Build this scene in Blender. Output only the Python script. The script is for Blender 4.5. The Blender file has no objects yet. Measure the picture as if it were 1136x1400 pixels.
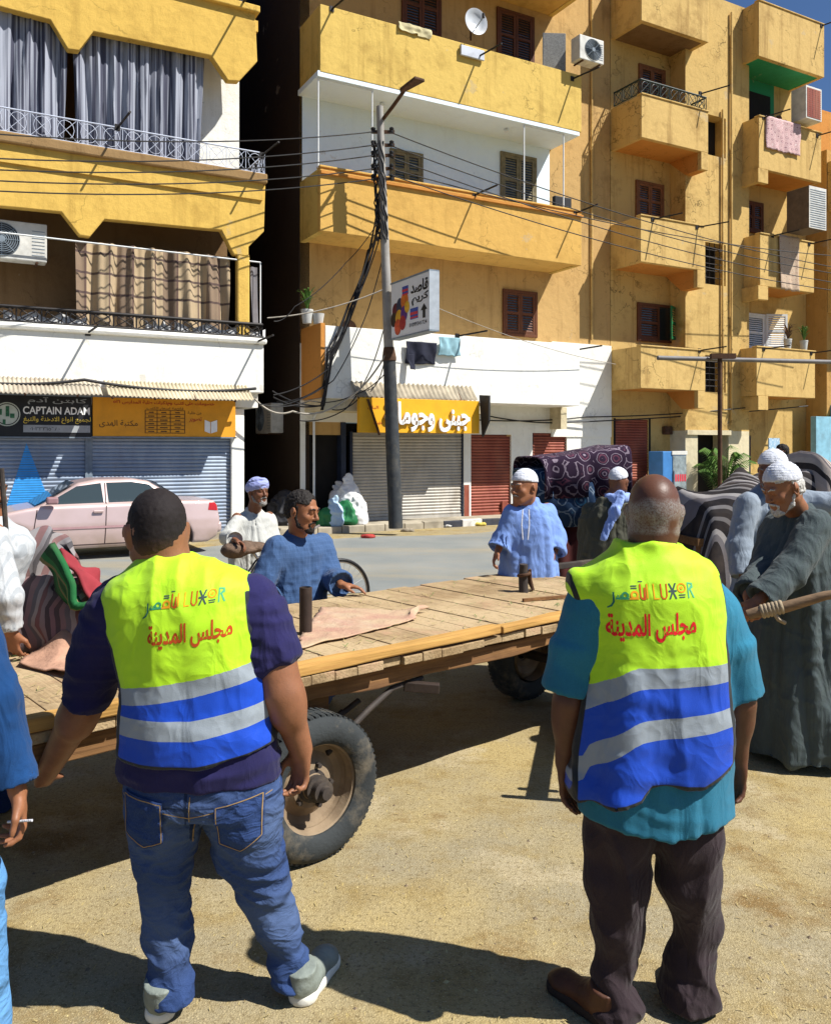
import bpy, bmesh, math, random
import numpy as np
from mathutils import Vector, Matrix, Euler
from mathutils.bvhtree import BVHTree
R = math.radians
random.seed(7); rng = np.random.default_rng(11)
S = bpy.context.scene
C = S.collection
# ------------------------------------------------------------------ camera
FPX, HOR, CAMZ = 1150.0, 612.0, 1.9          # focal length and horizon in photo pixels, camera height
cam = bpy.data.objects.new('camera', bpy.data.cameras.new('camera')); C.objects.link(cam)
cam.location = (0, 0, CAMZ); cam.rotation_euler = (R(90), 0, 0)
cam.data.sensor_fit = 'HORIZONTAL'; cam.data.sensor_width = 36.0
cam.data.lens = FPX / 1136 * 36; cam.data.shift_y = -(700 - HOR) / 1136
cam.data.clip_start = 0.05; cam.data.clip_end = 2000
S.camera = cam
# ------------------------------------------------------------------ sky, sun, exposure
SUN_AZ, SUN_EL = R(107.8), R(51)              # azimuth clockwise from +Y
w = bpy.data.worlds.new('World'); S.world = w; w.use_nodes = True
wn = w.node_tree; bg = wn.nodes['Background']
sky = wn.nodes.new('ShaderNodeTexSky'); sky.sky_type = 'NISHITA'; sky.sun_disc = False
sky.ozone_density = 3.0; sky.sun_elevation = SUN_EL; sky.sun_rotation = SUN_AZ
tint = wn.nodes.new('ShaderNodeMix'); tint.data_type = 'RGBA'; tint.blend_type = 'MULTIPLY'; tint.inputs[0].default_value = 1; tint.inputs[7].default_value = (.72, .92, 1.18, 1)
wn.links.new(sky.outputs[0], tint.inputs[6]); wn.links.new(tint.outputs[2], bg.inputs[0]); bg.inputs[1].default_value = 0.05
sl = bpy.data.lights.new('sun', 'SUN'); sl.energy = 5.0; sl.angle = R(0.5); sl.color = (1.0, 0.965, 0.90)
so = bpy.data.objects.new('sun', sl); C.objects.link(so)
SV = Vector((math.sin(SUN_AZ) * math.cos(SUN_EL), math.cos(SUN_AZ) * math.cos(SUN_EL), math.sin(SUN_EL)))
so.rotation_euler = SV.to_track_quat('Z', 'Y').to_euler(); so.location = (20, -10, 30)
S.view_settings.view_transform = 'Standard'; S.view_settings.look = 'None'
S.view_settings.exposure = 0.66; S.view_settings.gamma = 1.0
S.cycles.max_bounces = 6
# ------------------------------------------------------------------ pixel -> place helpers
def PX(px, py, Y): return Vector(((px - 568) / FPX * Y, Y, CAMZ - (py - HOR) / FPX * Y))
def GR(px, py, z=0.0):
    Y = FPX * (CAMZ - z) / (py - HOR); return Vector(((px - 568) / FPX * Y, Y, z))
FO = Vector((-.14, 20.7, 0)); FA = R(29); FC, FS = math.cos(FA), math.sin(FA)   # the street front's line
def FU(px, py, v=0.0):
    a = (px - 568) / FPX
    t = (a * (FO.y - v * FC) - FO.x - v * FS) / (FC - a * FS)
    Y = FO.y + t * FS - v * FC
    return t, CAMZ - (py - HOR) / FPX * Y
def FW(u, v, z): return Vector((FO.x + u * FC + v * FS, FO.y + u * FS - v * FC, z))
def SF(X, Y):
    dx, dy = X - FO.x, Y - FO.y
    return dx * FC + dy * FS, dx * FS - dy * FC
# ------------------------------------------------------------------ object helpers
def tag(o, label=None, cat=None, group=None, kind=None):
    if label: o['label'] = label
    if cat: o['category'] = cat
    if group: o['group'] = group
    if kind: o['kind'] = kind
    return o
def thing(name, label, cat, loc=(0, 0, 0), rz=0.0, group=None):
    o = bpy.data.objects.new(name, None); C.objects.link(o); o.empty_display_size = .2
    o.location = loc; o.rotation_euler = (0, 0, rz); return tag(o, label, cat, group)
def copy_tree(o, parent=None):
    c = o.copy(); C.objects.link(c)
    if parent: c.parent = parent
    for ch in list(o.children): copy_tree(ch, c)
    return c
class MB:
    def __init__(s, M=None): s.v = []; s.f = []; s.mi = []; s.M = M
    def add(s, vs, fs, mi=0, M=None):
        n = len(s.v); M = M or s.M
        s.v += [tuple(M @ Vector(p)) for p in vs] if M else [tuple(p) for p in vs]
        s.f += [tuple(i + n for i in f) for f in fs]; s.mi += [mi] * len(fs); return s
    def box(s, x0, x1, y0, y1, z0, z1, mi=0, M=None):
        x0, x1 = min(x0, x1), max(x0, x1); y0, y1 = min(y0, y1), max(y0, y1); z0, z1 = min(z0, z1), max(z0, z1)
        return s.add([(x0,y0,z0),(x1,y0,z0),(x1,y1,z0),(x0,y1,z0),(x0,y0,z1),(x1,y0,z1),(x1,y1,z1),(x0,y1,z1)],
                     [(0,3,2,1),(4,5,6,7),(0,1,5,4),(1,2,6,5),(2,3,7,6),(3,0,4,7)], mi, M)
    def bar(s, a, b, w, h=None, mi=0, up=(0, 0, 1)):
        a, b = Vector(a), Vector(b); h = h or w; d = (b - a).normalized(); u = Vector(up)
        if abs(d.dot(u)) > .95: u = Vector((0, 1, 0))
        x = d.cross(u).normalized(); y = x.cross(d)
        vs = [p + x * (i * w / 2) + y * (j * h / 2) for p in (a, b) for i, j in ((-1,-1),(1,-1),(1,1),(-1,1))]
        return s.add(vs, [(0,1,2,3),(7,6,5,4),(0,4,5,1),(1,5,6,2),(2,6,7,3),(3,7,4,0)], mi)
    def tube(s, pts, r, n=8, mi=0, caps=True):
        pts = [Vector(p) for p in pts]; N = len(pts); rr = r if hasattr(r, '__len__') else [r] * N
        vs = []; px = None
        for i, p in enumerate(pts):
            d = (pts[min(i + 1, N - 1)] - pts[max(i - 1, 0)]).normalized()
            if px is None:
                up = Vector((0, 0, 1)) if abs(d.z) < .9 else Vector((0, 1, 0)); px = d.cross(up).normalized()
            else: px = (px - d * px.dot(d)).normalized()
            py = d.cross(px)
            vs += [p + (px * math.cos(6.28319 * k / n) + py * math.sin(6.28319 * k / n)) * rr[i] for k in range(n)]
        fs = [(i*n+k, i*n+(k+1) % n, (i+1)*n+(k+1) % n, (i+1)*n+k) for i in range(N-1) for k in range(n)]
        if caps: fs += [tuple(range(n))[::-1], tuple((N-1)*n + k for k in range(n))]
        return s.add(vs, fs, mi)
    def prism(s, poly, y0, y1, mi=0):      # polygon in x,z swept along y (y0 = front)
        n = len(poly); vs = [(x, y0, z) for x, z in poly] + [(x, y1, z) for x, z in poly]
        fs = [tuple(range(n)), tuple(range(2*n-1, n-1, -1))] + [(i, i+n, (i+1) % n + n, (i+1) % n) for i in range(n)]
        return s.add(vs, fs, mi)
    def lathe(s, prof, n=24, mi=0, M=None):    # profile (r,z) about z
        vs = [(r*math.cos(6.28319*k/n), r*math.sin(6.28319*k/n), z) for r, z in prof for k in range(n)]
        fs = [(i*n+k, i*n+(k+1) % n, (i+1)*n+(k+1) % n, (i+1)*n+k) for i in range(len(prof)-1) for k in range(n)]
        return s.add(vs, fs, mi, M)
    def grid(s, fn, nu, nv, mi=0):
        vs = [fn(i/nu, j/nv) for j in range(nv+1) for i in range(nu+1)]
        fs = [(j*(nu+1)+i, j*(nu+1)+i+1, (j+1)*(nu+1)+i+1, (j+1)*(nu+1)+i) for j in range(nv) for i in range(nu)]
        return s.add(vs, fs, mi)
    def wall(s, x0, x1, z0, z1, y0, th, holes=(), mi=0):   # slab front at y0, back at y0+th, rectangular holes
        xs = sorted({x0, x1, *[h[0] for h in holes], *[h[1] for h in holes]}); xs = [x for x in xs if x0 <= x <= x1]
        zs = sorted({z0, z1, *[h[2] for h in holes], *[h[3] for h in holes]}); zs = [z for z in zs if z0 <= z <= z1]
        def hole(x, z): return any(h[0] < x < h[1] and h[2] < z < h[3] for h in holes)
        for i in range(len(xs)-1):
            for j in range(len(zs)-1):
                a, b, c, d = xs[i], xs[i+1], zs[j], zs[j+1]
                if b-a < 1e-5 or d-c < 1e-5 or hole((a+b)/2, (c+d)/2): continue
                s.add([(a,y0,c),(b,y0,c),(b,y0,d),(a,y0,d)], [(0,1,2,3)], mi)
                s.add([(a,y0+th,c),(b,y0+th,c),(b,y0+th,d),(a,y0+th,d)], [(3,2,1,0)], mi)
        for a, b, c, d in list(holes) + [(x0, x1, z0, z1)]:
            a, b, c, d = max(a, x0), min(b, x1), max(c, z0), min(d, z1); t = y0 + th
            s.add([(a,y0,c),(b,y0,c),(b,y0,d),(a,y0,d),(a,t,c),(b,t,c),(b,t,d),(a,t,d)],
                  [(0,1,5,4),(1,2,6,5),(2,3,7,6),(3,0,4,7)], mi)
        return s
    def build(s, name, mats, parent=None, smooth=None, bevel=0, loc=None, sub=0, solid=0):
        me = bpy.data.meshes.new(name); me.from_pydata(s.v, [], s.f)
        mats = mats if isinstance(mats, (list, tuple)) else [mats]
        for m in mats: me.materials.append(m)
        if len(mats) > 1: me.polygons.foreach_set('material_index', s.mi)
        bm = bmesh.new(); bm.from_mesh(me); bmesh.ops.recalc_face_normals(bm, faces=bm.faces); bm.to_mesh(me); bm.free()
        if smooth:
            me.polygons.foreach_set('use_smooth', [True]*len(me.polygons)); me.set_sharp_from_angle(angle=R(smooth))
        o = bpy.data.objects.new(name, me); C.objects.link(o)
        if parent: o.parent = parent
        if loc is not None: o.location = loc
        if solid: m = o.modifiers.new('th', 'SOLIDIFY'); m.thickness = solid; m.offset = 0
        if bevel:
            m = o.modifiers.new('b', 'BEVEL'); m.width = bevel; m.segments = 2; m.limit_method = 'ANGLE'; m.angle_limit = R(50)
        if sub: m = o.modifiers.new('s', 'SUBSURF'); m.levels = m.render_levels = sub
        return o
# ------------------------------------------------------------------ materials
MATS = {}
class NT:
    def __init__(s, name):
        s.m = bpy.data.materials.new(name); s.m.use_nodes = True; s.t = s.m.node_tree
        s.p = s.t.nodes['Principled BSDF']; s.tc = s.n('ShaderNodeTexCoord')
    def n(s, kind, **kw):
        x = s.t.nodes.new(kind)
        for k, v in kw.items():
            if k in x.inputs.keys() if isinstance(k, str) else False: x.inputs[k].default_value = v
            else: setattr(x, k, v)
        return x
    def L(s, a, b): s.t.links.new(a, b)
    def noise(s, scale, detail=4, vec=None, rough=.55, stretch=None, coord='Object'):
        x = s.n('ShaderNodeTexNoise'); x.inputs['Scale'].default_value = scale; x.inputs['Detail'].default_value = detail
        x.inputs['Roughness'].default_value = rough; v = vec or s.tc.outputs[coord]
        if stretch:
            mp = s.n('ShaderNodeMapping'); mp.inputs['Scale'].default_value = stretch; s.L(v, mp.inputs[0]); v = mp.outputs[0]
        s.L(v, x.inputs['Vector']); return x.outputs[0]
    def ramp(s, fac, stops, interp='LINEAR'):
        r = s.n('ShaderNodeValToRGB'); r.color_ramp.interpolation = interp; e = r.color_ramp.elements
        while len(e) > 1: e.remove(e[-1])
        for i, (p, c) in enumerate(stops):
            x = e[0] if i == 0 else e.new(p)
            x.position = p; x.color = (*c, 1) if len(c) == 3 else c
        s.L(fac, r.inputs[0]); return r.outputs[0]
    def val(s, fac, a, b, lo=0., hi=1.):
        r = s.n('ShaderNodeMapRange'); r.inputs[1].default_value = a; r.inputs[2].default_value = b
        r.inputs[3].default_value = lo; r.inputs[4].default_value = hi; s.L(fac, r.inputs[0]); return r.outputs[0]
    def mix(s, fac, a, b, mode='MIX'):
        x = s.n('ShaderNodeMix'); x.data_type = 'RGBA'; x.blend_type = mode
        for i, v in ((0, fac), (6, a), (7, b)):
            if hasattr(v, 'default_value') or isinstance(v, bpy.types.NodeSocket): s.L(v, x.inputs[i])
            elif i == 0: x.inputs[0].default_value = v
            else: x.inputs[i].default_value = (*v, 1)
        return x.outputs[2]
    def math(s, op, a, b=0.):
        x = s.n('ShaderNodeMath'); x.operation = op
        for i, v in ((0, a), (1, b)):
            if isinstance(v, bpy.types.NodeSocket): s.L(v, x.inputs[i])
            else: x.inputs[i].default_value = v
        return x.outputs[0]
    def attr(s, name):
        x = s.n('ShaderNodeAttribute'); x.attribute_name = name; return x
    def bump(s, h, strength=.3, dist=.01):
        b = s.n('ShaderNodeBump'); b.inputs['Strength'].default_value = strength; b.inputs['Distance'].default_value = dist
        s.L(h, b.inputs['Height']); s.L(b.outputs[0], s.p.inputs['Normal'])
    def crease(s, stretch=(7, 7, 4.5), amt=.9):        # sharp-edged cloth wrinkles as a height
        out = None
        for k, w_ in ((1., 1.), (2.3, .45)):
            x = s.n('ShaderNodeTexNoise'); x.inputs['Scale'].default_value = k; x.inputs['Detail'].default_value = 2; x.inputs['Distortion'].default_value = 1.4
            mp = s.n('ShaderNodeMapping'); mp.inputs['Scale'].default_value = stretch; mp.inputs['Rotation'].default_value = (.3, .5, .2); s.L(s.tc.outputs['Object'], mp.inputs[0]); s.L(mp.outputs[0], x.inputs['Vector'])
            h = s.math('MULTIPLY', s.math('SUBTRACT', 1., s.math('MULTIPLY', s.math('ABSOLUTE', s.math('SUBTRACT', x.outputs[0], .5)), 5.)), w_*amt)
            out = h if out is None else s.math('ADD', out, h)
        return out
    def fin(s, col, rough=.8, metal=0., spec=.3):
        if isinstance(col, bpy.types.NodeSocket): s.L(col, s.p.inputs['Base Color'])
        else: s.p.inputs['Base Color'].default_value = (*col, 1)
        if isinstance(rough, bpy.types.NodeSocket): s.L(rough, s.p.inputs['Roughness'])
        else: s.p.inputs['Roughness'].default_value = rough
        s.p.inputs['Metallic'].default_value = metal; s.p.inputs['Specular IOR Level'].default_value = spec
        return s.m
def mat(name, col, rough=.8, var=.25, scale=6., bump=.15, bscale=60., metal=0., spec=.3, col2=None, dirt=0., dcol=(.10,.075,.05), stretch=None, bdist=.006):
    if name in MATS: return MATS[name]
    t = NT(name); c2 = col2 or tuple(x * (1 - var) for x in col)
    c = t.mix(t.val(t.noise(scale, 5, stretch=stretch), .35, .68), col, c2)
    if dirt: c = t.mix(t.val(t.noise(scale * .6, 8, rough=.7), .5, .78, 0, dirt), c, dcol)
    if bump: t.bump(t.noise(bscale, 3), bump, bdist)
    MATS[name] = t.fin(c, rough, metal, spec); return MATS[name]
def stucco(name, col, stain=.45, scol=None, fade=.25):
    t = NT(name); scol = scol or tuple(x * y for x, y in zip(col, (.45, .38, .32)))
    big = t.noise(.55, 5); c = t.mix(t.val(big, .35, .7, 0, fade), col, tuple(min(1, x * 1.12 + .015) for x in col))
    c = t.mix(t.val(t.noise(1.3, 8, rough=.72), .52, .8, 0, stain), c, scol)
    c = t.mix(t.val(t.noise(1.6, 6, stretch=(2.2, 2.2, .16), rough=.65), .54, .8, 0, stain * .9), c, scol)
    c = t.mix(t.val(t.noise(9, 4), .6, .75, 0, stain * .35), c, tuple(x * .6 for x in col))
    pe = t.noise(1.1, 9, rough=.62); c = t.mix(t.val(pe, .655, .672, 0, .75), c, tuple(.5*x+.5*y for x, y in zip(col, (.42, .36, .27))))
    c = t.mix(t.val(t.noise(3.3, 8, rough=.7), .66, .69, 0, .6), c, tuple(x*.55 for x in col))
    vo = t.n('ShaderNodeTexVoronoi'); vo.feature = 'DISTANCE_TO_EDGE'; vo.inputs['Scale'].default_value = .55; wp_ = t.n('ShaderNodeVectorMath'); wp_.operation = 'ADD'; nz = t.n('ShaderNodeTexNoise'); nz.inputs['Scale'].default_value = 3; nz.inputs['Detail'].default_value = 6
    t.L(t.tc.outputs['Object'], nz.inputs[0]); t.L(t.tc.outputs['Object'], wp_.inputs[0]); t.L(nz.outputs[1], wp_.inputs[1]); t.L(wp_.outputs[0], vo.inputs['Vector'])
    c = t.mix(t.math('MULTIPLY', t.val(vo.outputs['Distance'], .004, .010, stain*.9, 0), t.val(t.noise(.8, 3), .45, .6)), c, tuple(x*.35 for x in col))
    h = t.math('ADD', t.noise(70, 4), t.math('MULTIPLY', t.noise(5, 6), 2.5)); t.bump(h, .5, .015)
    MATS[name] = t.fin(c, .92, 0, .15); return MATS[name]
# ------------------------------------------------------------------ lettering (Arabic letters joined by hand, right to left)
AF = {'ا':'\ufe8d\ufe8e','أ':'\ufe83\ufe84','آ':'\ufe81\ufe82','ب':'\ufe8f\ufe90\ufe91\ufe92','ت':'\ufe95\ufe96\ufe97\ufe98','ة':'\ufe93\ufe94','ج':'\ufe9d\ufe9e\ufe9f\ufea0',
      'خ':'\ufea5\ufea6\ufea7\ufea8','د':'\ufea9\ufeaa','ر':'\ufead\ufeae','س':'\ufeb1\ufeb2\ufeb3\ufeb4','ص':'\ufeb9\ufeba\ufebb\ufebc','ع':'\ufec9\ufeca\ufecb\ufecc',
      'غ':'\ufecd\ufece\ufecf\ufed0','ق':'\ufed5\ufed6\ufed7\ufed8','ك':'\ufed9\ufeda\ufedb\ufedc','ل':'\ufedd\ufede\ufedf\ufee0','م':'\ufee1\ufee2\ufee3\ufee4','ن':'\ufee5\ufee6\ufee7\ufee8',
      'ه':'\ufee9\ufeea\ufeeb\ufeec','و':'\ufeed\ufeee','ي':'\ufef1\ufef2\ufef3\ufef4','ى':'\ufeef\ufef0','ح':'\ufea1\ufea2\ufea3\ufea4','ف':'\ufed1\ufed2\ufed3\ufed4','ط':'\ufec1\ufec2\ufec3\ufec4','ش':'\ufeb5\ufeb6\ufeb7\ufeb8','ز':'\ufeaf\ufeb0'}
def arab(txt):
    out = []; n = len(txt)
    for i, ch in enumerate(txt):
        if ch not in AF: out.append(ch); continue
        prev = i > 0 and txt[i-1] in AF and len(AF[txt[i-1]]) == 4
        nxt = i < n-1 and txt[i+1] in AF and len(AF[ch]) == 4
        if ch == 'ل' and i < n-1 and txt[i+1] in 'اأآ':
            lig = {'ا':'\ufefb\ufefc','أ':'\ufef7\ufef8','آ':'\ufef5\ufef6'}[txt[i+1]]; out.append(lig[1 if prev else 0]); out.append(None); continue
        if out and out[-1] is None and ch in 'اأآ': out.pop(); continue
        out.append(AF[ch][(3 if nxt else 1) if prev else (2 if nxt else 0)])
    return ''.join(reversed([o for o in out if o]))
def text_geo(body, bold=.0, width=None, height=None):
    cu = bpy.data.curves.new('t', 'FONT'); cu.body = body; cu.offset = bold; cu.resolution_u = 3; cu.fill_mode = 'BOTH'
    o = bpy.data.objects.new('t', cu); C.objects.link(o)
    dg = bpy.context.evaluated_depsgraph_get(); dg.update()
    me = bpy.data.meshes.new_from_object(o.evaluated_get(dg)); bpy.data.objects.remove(o); bpy.data.curves.remove(cu)
    v = np.array([p.co[:2] for p in me.vertices]); f = [tuple(p.vertices) for p in me.polygons]; bpy.data.meshes.remove(me)
    lo, hi = v.min(0), v.max(0); v = v - (lo + hi) / 2; s = hi - lo
    kx = width / s[0] if width else height / s[1]; ky = height / s[1] if height else kx
    return v * np.array([kx, ky]), f
def flat_text(mb, body, cx, cz, y, width=None, height=None, mi=0, bold=.0, depth=.0, rot=0.):
    v, f = text_geo(body, bold, width, height); c, s = math.cos(rot), math.sin(rot)
    vs = [(cx + a*c - b*s, y, cz + a*s + b*c) for a, b in v]; mb.add(vs, f, mi)
    if depth:
        n = len(vs); mb.add([(a, y - depth, b) for a, _, b in vs], f, mi)
        ed = {}
        for q in f:
            for i in range(len(q)): e = (q[i], q[(i+1) % len(q)]); ed[tuple(sorted(e))] = ed.get(tuple(sorted(e)), 0) + 1
        mb.add([(a, y, b) for a, _, b in vs] + [(a, y - depth, b) for a, _, b in vs], [(a, b, b+n, a+n) for (a, b), k in ed.items() if k == 1], mi)
# ------------------------------------------------------------------ value noise for folds
_T = rng.random((64, 64, 64)).astype(np.float32)
def vnoise(p):
    i = np.floor(p).astype(int); f = p - i; f = f*f*(3-2*f); i &= 63; j = (i+1) & 63
    x0, y0, z0 = i.T; x1, y1, z1 = j.T; a, b, c = f.T
    l = lambda u, v, t: u + (v-u)*t
    return l(l(l(_T[x0,y0,z0], _T[x1,y0,z0], a), l(_T[x0,y1,z0], _T[x1,y1,z0], a), b), l(l(_T[x0,y0,z1], _T[x1,y0,z1], a), l(_T[x0,y1,z1], _T[x1,y1,z1], a), b), c)*2-1
# ================================================================== ground, road, pavement
def ground_mat():
    t = NT('dirt')
    n1 = t.noise(.55, 6, rough=.6); n2 = t.noise(2.6, 8, rough=.7); n3 = t.noise(55, 4, rough=.7); n4 = t.noise(150, 2)
    c = t.mix(t.val(n1, .42, .60), (.29, .245, .155), (.39, .30, .135))
    c = t.mix(t.val(n2, .50, .66, 0, .75), c, (.25, .17, .055)); c = t.mix(t.val(t.noise(1.5, 8, rough=.66), .55, .62, 0, .6), c, (.44, .37, .24))
    c = t.mix(t.val(t.noise(.9, 7, rough=.7), .56, .65, 0, .8), c, (.18, .10, .028))
    c = t.mix(t.val(n3, .5, .66, 0, .75), c, (.15, .11, .05)); c = t.mix(t.val(t.noise(7, 6, rough=.75), .52, .72, 0, .5), c, (.20, .14, .055))
    c = t.mix(t.val(n4, .58, .68, 0, .6), c, (.60, .50, .28))
    vo = t.n('ShaderNodeTexVoronoi'); vo.inputs['Scale'].default_value = 26; t.L(t.tc.outputs['Object'], vo.inputs['Vector'])
    straw = t.noise(90, 2, stretch=(1, .16, 1)); c = t.mix(t.val(straw, .66, .72, 0, .6), c, (.52, .40, .15))
    c = t.mix(t.val(vo.outputs['Distance'], .03, .075, .55, 0), c, (.10, .08, .05))
    h = t.math('ADD', t.math('MULTIPLY', n3, .5), t.math('ADD', n4, t.math('MULTIPLY', n2, 2.)))
    t.bump(h, .55, .014); return t.fin(c, .95, 0, .1)
GM = ground_mat()
g = MB()
def gfn(i, j):
    x, y = -60 + 120*i, -8 + 110*j
    return (x, y, 0)
g.grid(gfn, 8, 8); tag(g.build('ground', GM), kind='structure')
def road_mat():
    t = NT('asphalt'); c = t.mix(t.val(t.noise(.7, 5), .35, .7), (.19, .205, .20), (.26, .265, .245))
    c = t.mix(t.val(t.noise(.5, 7, stretch=(.25, 1, 1), rough=.7), .5, .72, 0, .8), c, (.34, .28, .17))
    c = t.mix(t.val(t.noise(5, 6, rough=.7), .58, .75, 0, .5), c, (.30, .25, .16)); n = t.noise(150, 3)
    c = t.mix(t.val(n, .5, .7, 0, .4), c, (.08, .08, .08)); t.bump(n, .5, .01); return t.fin(c, .9, 0, .2)
r = MB(); nn = 90
pn = rng.random(400)
def redge(u, base, amp, k): return base + amp*math.sin(u*.7+k) + amp*.7*math.sin(u*1.9+2*k) + .12*math.sin(u*5.3+k)
vs = []
for i in range(nn+1):
    u = -40 + i; va, vb = redge(u, 2.25, .18, 1.), redge(u, 8.2, .22, 2.4)
    for k in range(5): p = FW(u, va + (vb-va)*k/4, .006); vs.append(p)
r.add(vs, [(i*5+k, i*5+k+1, (i+1)*5+k+1, (i+1)*5+k) for i in range(nn) for k in range(4)])
tag(r.build('road', road_mat()), kind='structure')
M_conc = mat('concrete', (.42, .37, .28), .92, .35, 3, .3, 50, dirt=.7)
pv = MB()
for a, b in ((-40, 30),): pv.box(a, b, -.9, .1, -.1, .15)
p = pv.build('pavement', M_conc, bevel=.02, loc=FO); p.rotation_euler.z = FA; tag(p, kind='structure')
M_kw = mat('kerb_white', (.75, .72, .66), .9, .25, 6, .2, 60, dirt=.7); M_kb = mat('kerb_black', (.05, .055, .07), .9, .3, 6, .2, 60, dirt=.5)
kr = MB(); u = -3.4; i = 0
while u < 20:
    w_ = random.uniform(.5, .62); kr.box(u+.006, u+w_-.006, -1.05, -.906, -.1, .158 + random.uniform(-.012, .012), 2 if u < .1 else i % 2); u += w_; i += 1
k = kr.build('kerb', [M_kw, M_kb, M_conc], bevel=.018, loc=FO); k.rotation_euler.z = FA; tag(k, kind='structure')

# ================================================================== buildings
def bldg(name, label, u0):
    o = thing(name, label, 'building', FW(u0, 0, 0), FA); o['_u0'] = u0; return o
def bp(mb, name, mats, parent, label=None, **kw):        # a part whose mesh is in street-front coordinates
    top = parent
    off = None
    if '_u0' in parent.keys(): off = (-parent['_u0'], 0, 0)
    if name in ('window', 'railing', 'roller_shutter', 'tube_frame', 'window_grille', 'curtain_rail', 'shutter_guide', 'balcony_floor', 'line_holder', 'balcony_bracket'):
        o = mb.build(name, mats, parent, loc=off, **kw)
    else:                                          # separate pieces become parts of their own
        par = list(range(len(mb.v)))
        def root(i):
            while par[i] != i: par[i] = par[par[i]]; i = par[i]
            return i
        for f in mb.f:
            a = root(f[0])
            for q in f[1:]: par[root(q)] = a
        if name in ('wall', 'pier_wall', 'ground_floor_wall', 'ceiling_lamp'): o = mb.build(name, mats, parent, loc=off, **kw)
        else:
            groups = {}
            for f, mi in zip(mb.f, mb.mi): groups.setdefault(root(f[0]), []).append((f, mi))
            for fs in groups.values():
                ids = sorted({i for f, _ in fs for i in f}); ix = {i: k for k, i in enumerate(ids)}; m2 = MB()
                m2.v = [mb.v[i] for i in ids]; m2.f = [tuple(ix[i] for i in f) for f, _ in fs]; m2.mi = [mi for _, mi in fs]
                o = m2.build(name, mats, parent, loc=off, **kw)
    if label: o['label'] = label
    return o
M_yl = stucco('paint_left', (.66, .43, .10), .65); M_ym = stucco('paint_mid', (.64, .445, .12), .8); M_yo = stucco('paint_mid_low', (.62, .375, .10), .55)
M_tan = stucco('paint_tan', (.50, .32, .125), .85); M_yr = stucco('paint_right', (.55, .375, .135), 1.); M_yrl = stucco('paint_right_balcony', (.58, .395, .145), 1.)
M_wh = stucco('paint_white', (.80, .79, .73), .35, (.45, .40, .30)); M_wc = stucco('paint_cool_white', (.76, .87, .96), .12)
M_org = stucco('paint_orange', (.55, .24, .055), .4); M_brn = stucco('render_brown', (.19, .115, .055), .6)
M_grn = stucco('paint_green', (.03, .26, .12), .3); M_cream = stucco('paint_cream', (.62, .54, .36), .6)
M_ledge = stucco('raw_ledge', (.30, .19, .085), .6)
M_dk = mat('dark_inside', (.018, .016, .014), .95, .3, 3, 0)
M_wood = mat('window_wood', (.13, .042, .014), .65, .4, 9, .3, 40, stretch=(6, 6, .6)); M_woodg = mat('window_wood_grey', (.24, .20, .11), .7, .4, 9, .3, 40)
M_woodb = mat('window_wood_brown', (.22, .085, .03), .7, .4, 9, .3, 40); M_greens = mat('green_shutter', (.015, .16, .05), .6, .35, 8, .2)
M_iron = mat('black_iron', (.025, .022, .022), .55, .3, 10, .1, metal=.4); M_rwhite = mat('white_rail', (.55, .60, .72), .5, .2, 10, .05)
M_frame = mat('white_frame', (.74, .76, .76), .5, .1, 10, 0); M_rust = mat('rusty_metal', (.11, .055, .03), .8, .5, 12, .3, 60, metal=.2)
def glassm():
    t = NT('glass'); return t.fin((.02, .025, .03), .08, 0, .6)
M_glass = glassm()
def louvre_leaf(u0, u1, z0, z1, y, hinge=None, ang=0.):
    m = MB(); w_ = u1-u0; h = z1-z0; f = min(.07, w_*.16)
    m.box(0, f, -.02, .02, 0, h); m.box(w_-f, w_, -.02, .02, 0, h); m.box(f, w_-f, -.02, .02, 0, f); m.box(f, w_-f, -.02, .02, h-f, h); m.box(f, w_-f, -.019, .019, h*.5-f/2, h*.5+f/2)
    n = max(4, int(h/.075))
    for i in range(n):
        z = f + (h-2*f)*(i+.5)/n
        m.add([(f,-.012,z-.03),(w_-f,-.012,z-.03),(w_-f,.016,z+.022),(f,.016,z+.022)], [(0,1,2,3)])
    if hinge == 'R': T = Matrix.Translation((u1, y, z0)) @ Matrix.Rotation(ang, 4, 'Z') @ Matrix.Translation((-w_, 0, 0))
    else: T = Matrix.Translation((u0, y, z0)) @ Matrix.Rotation(ang, 4, 'Z')
    m.v = [tuple(T @ Vector(p)) for p in m.v]; return m
def window(par, u0, u1, z0, z1, v, wood, open_=(0, 0), leaves=2, colors=None, fr=.07):
    fm = MB(); y = -v
    fm.box(u0, u0+fr, y-.035, y+.1, z0, z1); fm.box(u1-fr, u1, y-.035, y+.1, z0, z1); fm.box(u0+fr, u1-fr, y-.035, y+.1, z1-fr, z1); fm.box(u0+fr, u1-fr, y-.05, y+.1, z0, z0+fr)
    wd = bp(fm, 'window', wood, par, bevel=.006)
    bk = MB(); bk.box(u0+fr, u1-fr, y+.005, y+.014, z0+fr, z1-fr); bk.build('pane', M_glass, wd)
    n = leaves; w_ = (u1-u0-2*fr)/n
    for i in range(n):
        a = u0+fr+i*w_; ang = open_[i] if i < len(open_) else 0
        ll = louvre_leaf(a+.004, a+w_-.004, z0+fr+.004, z1-fr-.004, y-.005, 'R' if i == n-1 and n > 1 else 'L', ang)
        ll.build('shutter', (colors[i] if colors else wood), wd)
    return wd
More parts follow.
